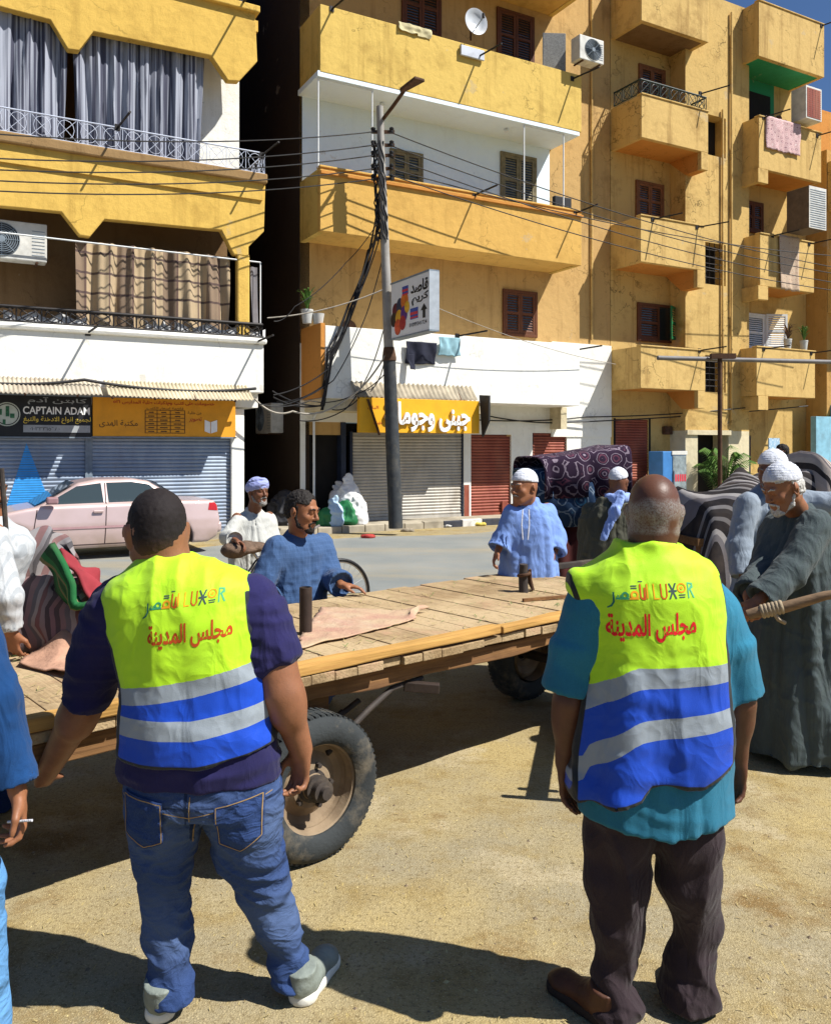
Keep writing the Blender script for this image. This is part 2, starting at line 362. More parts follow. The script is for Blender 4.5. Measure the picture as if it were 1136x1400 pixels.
def railing(par, pts, z0, z1, m, name='railing', pitch=.3, r=.011, style=0):
    mb = MB()
    for (a, b) in zip(pts[:-1], pts[1:]):
        a, b = Vector((a[0], -a[1], 0)), Vector((b[0], -b[1], 0)); L = (b-a).length; n = max(1, round(L/pitch))
        mb.tube([a+Vector((0,0,z1)), b+Vector((0,0,z1))], r*1.6, 8); mb.tube([a+Vector((0,0,z0)), b+Vector((0,0,z0))], r, 6)
        for i in range(n+1):
            p = a + (b-a)*(i/n); mb.tube([p+Vector((0,0,z0)), p+Vector((0,0,z1))], r*.8, 6)
            if i < n:
                q = a + (b-a)*((i+1)/n); mid = (p+q)/2; h = z1-z0
                if style == 0:
                    mb.tube([p+Vector((0,0,z0)), mid+Vector((0,0,z1)), q+Vector((0,0,z0))], r*.6, 5)
                    mb.tube([p+Vector((0,0,z1)), mid+Vector((0,0,z0+h*.15)), q+Vector((0,0,z1))], r*.6, 5)
                else:
                    d = (q-p)
                    mb.tube([mid + d*(.36*math.cos(t*.5236)) + Vector((0,0,z0+h*.5+h*.42*math.sin(t*.5236))) for t in range(13)], r*.6, 5, caps=False)
                    mb.tube([p+Vector((0,0,z0)), q+Vector((0,0,z1))], r*.55, 5); mb.tube([p+Vector((0,0,z1)), q+Vector((0,0,z0))], r*.55, 5)
    return bp(mb, name, m, par, smooth=40)
def rods(par, spots, L=.75, r=.022):      # iron line-holders sticking out of the parapets
    for u, v, z, du in spots:
        m = MB(); m.tube([(u, -v+.05, z), (u+du, -v-L, z+.06)], r, 7); m.box(u-.05, u+.05, -v-.02, -v+.02, z-.06, z+.06)
        bp(m, 'line_holder', M_iron, par)
def roller(par, u0, u1, z0, z1, v, m, name='roller_shutter', frame=None, parts=None):
    mb = MB(); n = max(8, int((z1-z0)/.075)); y = -v
    vs = []; fs = []
    for i in range(n):
        a, b = z0+(z1-z0)*i/n, z0+(z1-z0)*(i+1)/n; h = b-a; k = len(vs)
        for z, d in ((a, 0), (a+h*.12, -.022), (a+h*.5, -.03), (a+h*.85, -.018), (b, 0)): vs += [(u0, y+d, z), (u1, y+d, z)]
        fs += [(k+2*j, k+2*j+1, k+2*j+3, k+2*j+2) for j in range(4)]
    mb.add(vs, fs); mb.box(u0+.02, u1-.02, y-.05, y, z0-.01, z0+.07)
    rs = bp(mb, name, m, par)
    if frame:
        f = MB()
        for a, b in ((u0-.07, u0), (u1, u1+.07)): f.box(a, b, y-.06, y+.02, z0-.02, z1+.02)
        bp(f, 'shutter_guide', frame, rs).location = (0, 0, 0)
    return rs
def shutm(name, a, b, dirt=.5):
    t = NT(name); c = t.mix(t.val(t.noise(2.2, 6, stretch=(1, 1, .5)), .4, .66), a, b)
    c = t.mix(t.val(t.noise(1.2, 8, rough=.75, stretch=(1, 1, .35)), .52, .78, 0, dirt), c, (.20, .15, .09)); MATS[name] = t.fin(c, .6, .15, .3); return MATS[name]
M_sgrey = shutm('shutter_grey', (.40, .38, .34), (.52, .49, .43), .85); M_sblue = shutm('shutter_bluegrey', (.25, .31, .40), (.35, .41, .49), .5)
M_sred = shutm('shutter_red', (.23, .055, .035), (.33, .10, .06), .35); M_guide = mat('guide_metal', (.22, .27, .32), .6, .3, 8, .1); M_dkblue = mat('dark_blue_paint', (.02, .03, .06), .6, .3, 6, .1)
P = lambda px, py, v=1.2: FU(px, py, v)
# ---------------------------------------------------------------- left building
UE = -4.2; UL = -13.5
lb = bldg('apartment_building', 'yellow apartment block with scalloped balcony fronts above two shuttered shops', UL)
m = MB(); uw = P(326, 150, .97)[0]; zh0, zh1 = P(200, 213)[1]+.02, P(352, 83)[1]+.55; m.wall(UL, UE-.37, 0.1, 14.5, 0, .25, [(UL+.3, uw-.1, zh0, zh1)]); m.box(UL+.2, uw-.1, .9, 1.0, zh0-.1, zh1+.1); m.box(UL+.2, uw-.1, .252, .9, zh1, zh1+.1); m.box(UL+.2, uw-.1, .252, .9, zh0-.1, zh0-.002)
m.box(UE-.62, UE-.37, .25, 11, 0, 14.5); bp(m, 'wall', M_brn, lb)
# fronts: polygons in u,z read off the front plane
def poly(pix, v=1.2): return [((UL if a == -160 else P(a, b, v)[0]), P(a, b, v)[1]) for a, b in pix]
top3 = [(-160, -110), (349, 16)]
f3 = poly([(-160, -120), (349, 14), (352, 83), (327, 110), (312, 109), (289, 75), (128, 42), (108, 68), (93, 66), (69, 26), (-75, -12), (-100, 20), (-118, 15), (-140, -25), (-160, -30)])
f2 = poly([(-160, 212), (363, 253), (361, 316), (340, 337), (340, 350), (320, 347), (303, 314), (143, 299), (123, 323), (109, 321), (84, 289), (-60, 275), (-85, 308), (-100, 305), (-125, 270), (-160, 268)])
for f, z in ((f3, 0), (f2, 0)):
    m = MB(); m.prism(f, -1.2, -1.0); bp(m, 'balcony_front', M_yl, lb, bevel=.015)
m = MB()
z3t = P(300, 4)[1]; z3b = P(352, 83)[1]
m.box(UL, UE-.05, -1.3, 0, z3t-.02, z3t+.12); bp(m, 'coping', M_yl, lb, bevel=.02)
m = MB(); zl0, zl1 = P(200, 227)[1], P(200, 213)[1]; m.box(UL, UE+.1, -1.34, 0, zl0, zl1); bp(m, 'balcony_slab', M_ledge, lb, bevel=.03)
m = MB(); m.box(UL, UE+.02, -1.25, -1.203, zl0-.34, zl0); m.box(UL, UE, -1.0, 0, z3t-.28, z3t-.05); bp(m, 'moulding', M_yl, lb)
m = MB()   # cross walls at balcony ends
m.box(P(270, 150, .45)[0], P(327, 150, .45)[0], -.45, -.33, zl1, z3b+.6); bp(m, 'white_back_wall', M_wh, lb)
zp1 = P(200, 461)[1]; zp0 = P(200, 525)[1]
m = MB(); m.box(UE-.50, UE-.24, -1.19, -1.0, zp1, P(320, 345)[1]); bp(m, 'column', M_yl, lb, bevel=.03)
m = MB(); m.box(UL, UE+.06, -1.2, 0, zp0-.1, zp1); bp(m, 'parapet', M_wh, lb, bevel=.02)
m = MB(); m.box(UL, UE+.12, -1.29, 0, zp1-.005, zp1+.13); bp(m, 'coping', M_wh, lb, bevel=.06)
m = MB(); m.box(UL, UE+.02, -.93, .0, 2.75, zp0-.1); bp(m, 'soffit', M_wh, lb)
rz0, rz1 = zl1+.02, P(200, 182)[1]
railing(lb, [(UL, 1.25), (UE+.06, 1.25), (UE+.06, .1)], rz0, rz1, M_rwhite, style=1, pitch=.40, r=.010)
rb0, rb1 = zp1+.15, P(200, 432)[1]
railing(lb, [(UL, 1.2), (UE+.02, 1.2), (UE+.02, .1)], rb0, rb1, M_iron, style=1, pitch=.42, r=.02)
m = MB(); z_ = P(350, 357)[1]; m.tube([(UL, -1.15, P(0, 315)[1]), (UE, -1.15, z_)], .016, 6); m.tube([(UE, -1.15, z_), (UE, -1.15, rb1)], .016, 6); bp(m, 'curtain_rail', M_frame, lb)
m = MB()
for u0, u1 in ((P(5, 450)[0], P(120, 450)[0]), (P(200, 450)[0], P(236, 450)[0]), (P(240, 450)[0], P(365, 450)[0])):
    m.grid(lambda i, j: (u0+(u1-u0)*i, -1.12-.03*math.sin(i*23), rb0+(rb1-rb0-.06-.1*math.sin(i*9)**2)*j), 24, 6)
bp(m, 'railing_cloth', mat('white_cloth', (.70, .70, .70), .9, .3, 5, .2, 20), lb, smooth=60)
rods(lb, [(P(160, 190)[0], 1.25, rz1, .1), (UE, 1.25, rz1-.05, .1), (P(330, 20)[0], 1.25, z3t+.1, .1), (P(120, 470)[0], 1.2, zp1+.02, .1), (UE-.1, 1.2, zp1+.05, .1)])
# ground floor
vs_ = .8
us0, us1, us2, us3 = P(-60, 650, vs_)[0], P(116, 650, vs_)[0], P(126, 650, vs_)[0], P(314, 650, vs_)[0]
zs = P(200, 598, vs_)[1]
m = MB(); m.box(us1, us2, -.85, 0, .14, 2.72); m.box(us0-.3, us0, -.85, 0, .14, 2.72); bp(m, 'pier', M_guide, lb)
m = MB(); m.box(us3, us3+.28, -.92, 0, .14, 2.72); bp(m, 'pier', M_wh, lb, bevel=.02)
s1 = roller(lb, us0, us1, .15, zs, vs_, M_sblue, frame=M_guide)
s1['label'] = 'blue grey roller shutter with a bright blue triangle painted on it'
m = MB(); tz0, tz1 = .22, zs-.12; ua, ub, ut = P(-5, 700, vs_)[0], P(86, 700, vs_)[0], P(36, 610, vs_)[0]
tri = [(ua, tz0), (ub, tz0), (ut+.03, tz1), (ut-.03, tz1)]
n = 40
for i in range(n):
    a, b = i/n, (i+.82)/n; l = lambda t, A, B: A+(B-A)*t
    m.add([(l(a,ua,ut), -vs_-.034, l(a,tz0,tz1)), (l(a,ub,ut), -vs_-.034, l(a,tz0,tz1)), (l(b,ub,ut), -vs_-.034, l(b,tz0,tz1)), (l(b,ua,ut), -vs_-.034, l(b,tz0,tz1))], [(0,1,2,3)])
m.build('painted_triangle', mat('bright_blue', (.05, .36, .85), .5, .2, 6, 0), s1)
roller(lb, us2, us3, .15, zs, vs_, M_sblue, frame=M_guide)
# ---------------------------------------------------------------- middle building
MU0, MU1 = -2.87, 6.46
mb_ = bldg('apartment_building', 'yellow corner block with white parapet and a cool white recessed balcony in the middle', MU0)
wins = [P(549, 20, 0)[0], P(603, 20, 0)[0]], [P(678, 20, 0)[0], P(730, 20, 0)[0]]
holes = [(-1.75, 2.9, .14, 2.75), (3.1, 4.6, .14, 2.35)]
m = MB(); m.wall(MU0, MU1, 2.2, 20, 0, .3, [(-1.75, 2.9, 2.0, 2.75), (3.15, 4.4, 2.0, 2.3)])
bp(m, 'wall', M_tan, mb_); m = MB(); m.box(MU0-.02, MU0+.23, .0, 14, 0, 20); bp(m, 'alley_wall', stucco('alley_shade_brown', (.036, .024, .016), .3), mb_)  # side wall brown darkened: the alley's deep shade is put into its colour
m = MB(); m.wall(MU0, MU1, 0.1, 4.3, -.03, .33, [(-2.75, 1.55, 0, 2.5), (P(643, 650, 0)[0], P(698, 650, 0)[0], 0, P(670, 594, 0)[1]), (P(727, 650, 0)[0], P(774, 650, 0)[0], 0, P(750, 592, 0)[1])]); bp(m, 'ground_floor_wall', M_wh, mb_)
m = MB(); m.box(1.56, 1.71, -.04, .0, .1, .95); m.box(2.73, 2.9, -.045, .0, .1, .5); bp(m, 'dado', M_sred, mb_)
m = MB(); m.box(-2.7, -1.72, .2, .4, .1, 2.5); m.box(-2.75, 1.55, .5, .55, .1, 2.5); bp(m, 'doorway_recess', M_dk, mb_)
m = MB(); m.box(-1.86, -1.74, -.05, .3, .14, 2.5); bp(m, 'door_frame', M_dkblue, mb_)
# white recessed storey
m = MB(); m.box(MU0+.05, 4.3, -.012, 0, 6.7, 10.0); bp(m, 'recess_wall', M_wc, mb_)
m = MB(); m.box(MU0-.05, 4.35, -1.19, 0, 9.98, 10.1); bp(m, 'ceiling', M_wc, mb_)
for n_, z0, z1, mt in (('balcony_front', 6.62, 8.0, M_yo), ('balcony_front', 10.08, 11.55, M_ym), ('balcony_front', 13.6, 15.2, M_ym)):
    m = MB(); m.box(MU0, 4.41, -1.2, -1.05, z0, z1); bp(m, n_, mt, mb_, bevel=.012)
    m = MB(); m.box(MU0, MU0+.14, -1.05, 0, z0, z1-.003); m.box(4.27, 4.41, -1.05, 0, z0, z1-.003); bp(m, 'balcony_side', M_ym, mb_)
    m = MB(); m.box(MU0+.14, 4.27, -1.05, 0, z0+.02, z0+.16); bp(m, 'balcony_floor', M_yo if z0 < 10 or z0 > 13 else M_wc, mb_)
m = MB(); m.box(MU0, 4.43, -1.26, -1.202, 7.86, 7.92); bp(m, 'moulding', M_org, mb_)
m = MB(); m.box(MU0-.02, 4.43, -1.23, -1.03, 8.0, 8.05); bp(m, 'coping', M_yo, mb_, bevel=.015)
# thin white tubular frames standing on the lower balcony
for a, b in ((P(437, 150)[0], P(511, 150)[0]), (P(719, 180)[0], P(773, 190)[0])):
    tf = MB(); tf.tube([(a, -1.12, 8.0), (a, -1.12, 9.95), (b, -1.12, 9.95), (b, -1.12, 8.0)], .02, 6)
    bp(tf, 'tube_frame', M_frame, mb_, smooth=40)
# white first floor parapet, its shaded left return
zc = 4.57
m = MB(); m.box(MU0+.12, 4.35, -1.2, 0, 2.98, zc); bp(m, 'parapet', M_wh, mb_, bevel=.012)
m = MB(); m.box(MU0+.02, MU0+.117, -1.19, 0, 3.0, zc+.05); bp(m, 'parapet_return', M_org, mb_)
m = MB(); m.box(4.35, MU1, -.06, 0.0, 2.2, 4.78); bp(m, 'white_panel', M_wh, mb_)
m = MB(); m.box(MU0+.1, 1.55, -1.15, 0, 2.72, 2.98); m.box(4.3, 4.5, -.5, 0, 2.4, 2.98); bp(m, 'soffit', M_cream, mb_)
def pw(par, px0, px1, py0, py1, v, wood, **kw):
    a, t = P(px0, (py0+py1)/2, v)[0], P((px0+px1)/2, py0, v)[1]; b, q = P(px1, (py0+py1)/2, v)[0], P((px0+px1)/2, py1, v)[1]
    return window(par, a, b, q, t, v, wood, **kw)
pw(mb_, 549, 603, -28, 46, .02, M_wood); pw(mb_, 679, 730, 16, 86, .02, M_wood)
pw(mb_, 533, 578, 206, 262, .03, M_woodg); pw(mb_, 684, 733, 211, 285, .03, M_woodg)
pw(mb_, 687, 734, 397, 460, .02, M_wood)
m = MB(); a, b = P(467, 420, 0)[0], P(487, 420, 0)[0]; m.box(a, b, -.02, .02, P(0, 428, 0)[1], P(0, 412, 0)[1]); m.lathe([(0, 0), ((b-a)/2, 0), ((b-a)/2, .02)], 16, 0, Matrix.Translation(((a+b)/2, -.02, P(0, 412, 0)[1])) @ Matrix.Rotation(R(-90), 4, 'X'))
bp(m, 'vent_plate', M_rust, mb_)
vg = .02
for px0, px1, py0, mt, fr in ((481, 630, 592, M_sgrey, M_dkblue), (643, 698, 594, M_sred, None), (727, 774, 592, M_sred, M_dk)):
    a, b, z = P(px0, 650, -.05)[0], P(px1, 650, -.05)[0], P((px0+px1)/2, py0, -.05)[1]
    roller(mb_, a, b, .15, z, -.05, mt, frame=fr)
rods(mb_, [(P(672, 270)[0]-.5, 1.2, 7.97, .15), (4.2, 1.2, 7.95, .1), (P(652, 80)[0], 1.2, 11.3, .2), (4.1, 1.2, 11.4, .25), (-2.6, 1.2, 11.5, .15), (P(625, 460)[0], 1.2, 4.55, .35), (5.2, .0, 4.6, .3)])
lm = MB()
for px, py, v in ((522, 145, .6), (692, 172, .7)):
    u, z = P(px, py, v)[0], 9.97; lm.lathe([(0, -.09), (.05, -.08), (.06, -.04), (.03, 0)], 12, 0, Matrix.Translation((u, -v, z)))
bp(lm, 'ceiling_lamp', M_frame, mb_, smooth=50)
m = MB(); m.tube([(-2.55, -.06, .15), (-2.55, -.06, 2.6), (-2.55, -.3, 2.75)], .03, 8); bp(m, 'drain_pipe', M_frame, mb_)
# ---------------------------------------------------------------- right building
RU0, RU1 = 6.48, 15.0
rb_ = bldg('apartment_building', 'ochre apartment block with two stacks of boxy balconies at the right', RU0)
zr = 15.33; AP0, AP1 = P(937, 300, .6)[0], 11.5; 
gh = [(6.62, P(886, 600, 0)[0], 0, P(855, 573, 0)[1])]
m = MB(); m.wall(RU0, AP0, 0.1, 21, 0, .3, gh); m.wall(AP1, RU1, .1, zr, 0, .3, [(11.7, 12.25, 0, 2.25)]); bp(m, 'wall', M_yr, rb_)
m = MB(); zh = 2.95
na, nb = P(964, 180, .6)[0], P(992, 180, .6)[0]
nh = [(na, nb, P(0, 213, .6)[1]*0+P(978, 213, .6)[1], P(978, 158, .6)[1]), (na, nb, P(976, 389, .6)[1], P(976, 332, .6)[1]), (na, nb, P(976, 536, .6)[1], P(976, 486, .6)[1])]
m.wall(AP0, AP1, 2.4, zr+.0, -.6, .6, nh); bp(m, 'pier_wall', M_yr, rb_)
m = MB()
for h in nh: m.box(h[0], h[1], -.2, -.15, h[2], h[3])
m.box(8.6, 10.9, .05, .1, .1, 2.4); bp(m, 'window_dark', M_dk, rb_)
for h in nh[1:]:
    gr = MB()
    for i in range(1, 4): gr.tube([(h[0]+(h[1]-h[0])*i/4, -.56, h[2]), (h[0]+(h[1]-h[0])*i/4, -.56, h[3])], .012, 5)
    for i in range(1, 6): gr.tube([(h[0], -.56, h[2]+(h[3]-h[2])*i/6), (h[1], -.56, h[2]+(h[3]-h[2])*i/6)], .012, 5)
    bp(gr, 'window_grille', M_iron, rb_)
m = MB(); m.box(AP0+.02, AP1-.8, -.66, -.603, 2.28, 2.42); m.box(AP0, AP0+.5, -.6, 0, .1, 2.4); m.box(10.6, AP1, -.6, .0, .1, 2.4); bp(m, 'lintel_wall', M_cream, rb_)
def boxbal(u0, u1, z0, z1, mt, lip=False, side=None, floor=None):
    m = MB(); m.box(u0, u1, -1.2, -1.06, z0, z1)
    if lip: m.box(u1-.28, u1, -1.2, -1.06, z0-.5, z0)
    bp(m, 'balcony_front', mt, rb_, bevel=.012)
    m = MB(); m.box(u0, u0+.13, -1.06, 0, z0, z1-.003); m.box(u1-.13, u1, -1.06, 0, z0, z1-.003); bp(m, 'balcony_side', side or mt, rb_)
    m = MB(); m.box(u0+.13, u1-.13, -1.06, 0, z0+.01, z0+.15)
    if lip: m.add([(u1-.28, -1.06, z0+.01), (u1-.005, -1.06, z0+.01), (u1-.005, 0, z0+.01), (u1-.28, 0, z0+.01), (u1-.28, -1.06, z0-.5), (u1-.005, -1.06, z0-.5), (u1-.005, -.6, z0-.5), (u1-.28, -.6, z0-.5)], [(4,5,6,7),(0,1,5,4),(1,2,6,5),(2,3,7,6),(3,0,4,7)])
    bp(m, 'balcony_floor', floor or M_org, rb_)
    m = MB(); m.box(u0-.02, u1+.02, -1.23, -1.04, z1, z1+.04); bp(m, 'coping', mt, rb_, bevel=.012)
boxbal(6.5, 9.08, 13.5, 15.2, M_yrl, floor=M_brn)
boxbal(6.5, 9.06, 10.33, 11.5, M_yrl, lip=True)
boxbal(6.47, 8.9, 6.95, 8.2, M_yrl, lip=True)
boxbal(6.47, 8.93, 3.52, 4.66, M_yrl, lip=True)
M_ra = mat('dark_green_iron', (.03, .05, .045), .5, .3, 8, .1)
railing(rb_, [(6.52, .1), (6.52, 1.14), (9.04, 1.14), (9.04, .6)], 11.56, P(877, 106)[1], M_ra, style=1, pitch=.36, r=.016)
for u0, u1, z0, z1, fl in ((11.2, 14.25, 13.6, 15.25, M_grn), (11.2, 14.1, 10.25, 11.8, None), (11.25, 13.75, 6.75, 8.3, None), (11.1, 13.8, 3.45, 4.9, None)):
    boxbal(u0, u1, z0, z1, M_yrl, floor=fl)
m = MB()
for z in (10.25, 6.75, 3.45): m.box(11.16, 11.6, -1.21, -1.06, z-.42, z-.003); m.box(11.16, 11.33, -1.06, 0, z-.42, z-.003)
bp(m, 'balcony_corbel', M_yrl, rb_, bevel=.01)
m = MB(); m.box(AP1, 13.4, -.012, 0, 11.8, 13.6); bp(m, 'green_recess_wall', M_grn, rb_)
pw(rb_, 873, 909, 91, 180, .02, M_woodb); pw(rb_, 869, 907, 249, 300, .02, M_woodb)
w1 = pw(rb_, 871, 930, 416, 468, .02, M_wood, open_=(0, R(28)), colors=(M_wood, M_greens)); w1['label'] = 'brown window with one green louvred shutter swung open'
pw(rb_, 1015, 1043, 275, 318, .02, M_wood)
w2 = pw(rb_, 1012, 1046, 428, 480, .02, M_frame, leaves=1, open_=(R(-0),)); w2['label'] = 'white framed window with an open white shutter'
m = louvre_leaf(P(1046, 455, .03)[0], P(1066, 455, .03)[0], P(1050, 476, 0)[1], P(1050, 430, 0)[1], -.06, 'L', R(-25)); m.build('shutter', M_frame, w2)
dg_ = MB(); dg_.box(P(1018, 140, 0)[0], P(1052, 140, 0)[0], -.03, .02, 11.8, 13.2); bp(dg_, 'balcony_door', M_dk, rb_)
roller(rb_, 6.66, P(885, 600, -.05)[0], .15, P(855, 573, -.05)[1], -.05, M_sred, frame=M_dk)
m = MB(); m.box(11.72, 12.23, .1, .16, .12, 2.23); m.box(11.68, 11.74, -.03, .16, .12, 2.28); m.box(12.21, 12.27, -.03, .16, .12, 2.28); m.box(11.74, 12.21, -.03, .16, 2.21, 2.28); bp(m, 'door', M_dkblue, rb_)
m = MB()
for pxa, z0, z1, v in ((1000, 2.6, 15, .6), (988, 3, 12, .6)):
    u = P(pxa, 300, v+.06)[0]; m.tube([(u, -v-.06, z0), (u, -v-.06, z1)], .035, 8)
u = 5.75; m.tube([(u, -.05, 4.9), (u, -.05, 19)], .03, 8); bp(m, 'drain_pipe', M_yrl, rb_, smooth=40)
m = MB(); m.box(RU0+2.4, RU1, -.03, .5, zr-.0, zr+.12); bp(m, 'coping', M_yr, rb_, bevel=.015)
rods(rb_, [(8.8, 1.14, 12.0, .4), (8.6, 1.2, 8.15, .5), (6.9, 1.2, 8.15, .4), (8.7, 1.2, 4.66, .3), (13.9, 1.2, 11.7, .3), (11.4, 1.2, 11.8, .3), (13.5, 1.2, 8.25, .3), (11.8, 1.2, 8.3, .3), (13.6, 1.2, 4.85, .3), (11.4, 1.2, 4.85, .3), (14.1, 1.2, 15.2, .3)], .7, .02)
# ---------------------------------------------------------------- blue fronted shop and the far orange block, and the house at the end of the alley
sb = bldg('shop_building', 'narrow orange building with a light blue framed shop front at far right', 15.02)
m = MB(); m.box(15.02, 22, -.75, 9, 0, 11.6); bp(m, 'wall', stucco('paint_amber', (.48, .28, .09), .6), sb)
m = MB(); a = 15.02; m.box(14.2, a+.18, -.95, -.752, .12, 2.9); m.box(a+.18, 20, -.95, -.752, 2.5, 3.3); M_lb = mat('light_blue_paint', (.25, .50, .62), .7, .25, 4, .1, dirt=.4); bp(m, 'shop_front', M_lb, sb, bevel=.01)
m = MB(); m.box(a+.18, 20, -.8, -.755, .12, 2.5); bp(m, 'roller_shutter', M_sred, sb)
m = MB()
for (u0, z0, w_, h) in ((15.5, 1.35, .35, .42), (16.3, 1.5, .2, .35), (17, 1.4, .3, .4)): m.box(u0, u0+w_, -.812, -.803, z0, z0+h)
bp(m, 'poster', mat('pale_poster', (.55, .65, .75), .8, .6, 14, 0), sb)
boxm = MB(); boxm.box(15.05, 17, -1.9, -.75, 6.3, 7.7); boxm.box(15.05, 17, -1.9, -.75, 9.6, 11.2); bp(boxm, 'balcony_front', M_yrl, sb, bevel=.015)
fb = bldg('apartment_building', 'orange brown block rising beyond the last balconies against the sky', 16.4)
m = MB(); m.box(16.4, 30, 3, 12, 0, 15.2); bp(m, 'wall', M_org, fb)
m = MB()
for z in (12.3, 8.9): m.box(16.9, 17.9, 2.98, 3.05, z, z+1.4)
bp(m, 'window', M_dk, fb)
ab = bldg('back_house', 'dark brown house closing the far end of the alley', -9)
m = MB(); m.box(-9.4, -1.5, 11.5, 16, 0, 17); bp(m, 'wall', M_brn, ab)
m = MB(); m.box(-4.3, -3.4, 11.46, 11.51, 4.6, 6); m.box(-4.3, -3.4, 11.46, 11.51, 8.2, 9.6); bp(m, 'window', M_dk, ab)
for o in (lb, mb_, rb_, sb, fb, ab): del o['_u0']
# ================================================================== figures: smooth-union distance fields meshed with surface nets
class Field:
    def __init__(s, lo, hi, h):
        s.h = h; s.lo = np.array(lo, np.float32); s.n = np.ceil((np.array(hi)-np.array(lo))/h).astype(int)+1
        s.D = np.full(s.n, .3, np.float32); s.ax = [s.lo[i]+h*np.arange(s.n[i], dtype=np.float32) for i in range(3)]
    def blk(s, lo, hi):
        a = np.clip(np.floor((np.array(lo)-s.lo)/s.h).astype(int), 0, s.n); b = np.clip(np.ceil((np.array(hi)-s.lo)/s.h).astype(int)+1, 0, s.n)
        if (b <= a).any(): return None
        sl = tuple(slice(a[i], b[i]) for i in range(3))
        return sl, s.ax[0][sl[0]][:, None, None], s.ax[1][sl[1]][None, :, None], s.ax[2][sl[2]][None, None, :]
    def put(s, sl, d, k, op='u'):
        A = s.D[sl]
        if op == 'u':
            h = np.maximum(k-np.abs(A-d), 0)/k; s.D[sl] = np.minimum(A, d)-h*h*k*.25
        elif op == 's':
            h = np.maximum(k-np.abs(A+d), 0)/k; s.D[sl] = np.maximum(A, -d)+h*h*k*.25
    def cap(s, a, b, ra, rb=None, k=.02, flat=None, op='u', cone=False):
        a, b = np.array(a, np.float32), np.array(b, np.float32); rb = ra if rb is None else rb; m = max(ra, rb)+k+3*s.h
        q = s.blk(np.minimum(a, b)-m, np.maximum(a, b)+m)
        if q is None: return s
        sl, X, Y, Z = q; ba = b-a; L2 = float(ba@ba)+1e-9
        px, py, pz = X-a[0], Y-a[1], Z-a[2]; t0 = (px*ba[0]+py*ba[1]+pz*ba[2])/L2; t = np.clip(t0, 0, 1)
        qx, qy, qz = px-t*ba[0], py-t*ba[1], pz-t*ba[2]
        if cone: qx, qy, qz = px-t0*ba[0], py-t0*ba[1], pz-t0*ba[2]
        sc = 1.
        if flat is not None:
            n, f = np.array(flat[0], np.float32), flat[1]; n = n/np.linalg.norm(n)
            dn = (qx*n[0]+qy*n[1]+qz*n[2])*(1/f-1); qx, qy, qz = qx+n[0]*dn, qy+n[1]*dn, qz+n[2]*dn; sc = f**.5
        d = (np.sqrt(qx*qx+qy*qy+qz*qz)-(ra+(rb-ra)*t))*sc
        if cone: L = L2**.5; d = np.maximum(d, np.maximum(-t0*L, (t0-1)*L))
        s.put(sl, d, k, op); return s
    def ell(s, c, r, k=.02, M=None, op='u'):
        c = np.array(c, np.float32); m = max(r)+k+3*s.h; q = s.blk(c-m, c+m)
        if q is None: return s
        sl, X, Y, Z = q; x, y, z = X-c[0], Y-c[1], Z-c[2]
        if M is not None:
            Mi = np.array(M.transposed() if hasattr(M, 'transposed') else M.T, np.float32)
            x, y, z = Mi[0,0]*x+Mi[0,1]*y+Mi[0,2]*z, Mi[1,0]*x+Mi[1,1]*y+Mi[1,2]*z, Mi[2,0]*x+Mi[2,1]*y+Mi[2,2]*z
        k0 = np.sqrt((x/r[0])**2+(y/r[1])**2+(z/r[2])**2); k1 = np.sqrt((x/r[0]**2)**2+(y/r[1]**2)**2+(z/r[2]**2)**2)+1e-6
        s.put(sl, np.maximum(k0*(k0-1)/k1, -min(r)), k, op); return s
    def tor(s, c, Rr, r, M=None, k=.01, zs=1.):
        c = np.array(c, np.float32); m = Rr+r*max(1, zs)+k+3*s.h; q = s.blk(c-m, c+m)
        if q is None: return s
        sl, X, Y, Z = q; x, y, z = X-c[0], Y-c[1], Z-c[2]
        if M is not None:
            Mi = np.array(M.transposed(), np.float32)
            x, y, z = Mi[0,0]*x+Mi[0,1]*y+Mi[0,2]*z, Mi[1,0]*x+Mi[1,1]*y+Mi[1,2]*z, Mi[2,0]*x+Mi[2,1]*y+Mi[2,2]*z
        y = y*.86
        s.put(sl, np.sqrt((np.sqrt(x*x+y*y)-Rr)**2+(z/zs)**2)-r, k); return s
    def loft(s, rows, k=.02, pw=2.2, op='u'):      # rows: z, cx, cy, rx, ry
        rw = np.array(sorted(rows), np.float32); m = rw[:, 3:].max()+k+.03
        q = s.blk((rw[:,1].min()-m, rw[:,2].min()-m, rw[0,0]-k-.03), (rw[:,1].max()+m, rw[:,2].max()+m, rw[-1,0]+k+.03))
        if q is None: return s
        sl, X, Y, Z = q; z = Z.ravel()
        t = np.interp(z, rw[:,0], np.arange(len(rw))); 
        def ip(c):
            i = np.clip(np.floor(t).astype(int), 0, len(rw)-2); f = t-i; g = rw[:, c]
            p0, p1, p2, p3 = g[np.maximum(i-1,0)], g[i], g[i+1], g[np.minimum(i+2, len(rw)-1)]
            return (.5*((2*p1)+(-p0+p2)*f+(2*p0-5*p1+4*p2-p3)*f*f+(-p0+3*p1-3*p2+p3)*f**3))[None, None, :].astype(np.float32)
        cx, cy, rx, ry = ip(1), ip(2), np.maximum(ip(3), .004), np.maximum(ip(4), .004)
        d = ((np.abs((X-cx)/rx)**pw+np.abs((Y-cy)/ry)**pw)**(1/pw)-1)*np.minimum(rx, ry)
        d = np.maximum(d, np.maximum(rw[0,0]-Z, Z-rw[-1,0])); s.put(sl, d.astype(np.float32), k, op); return s
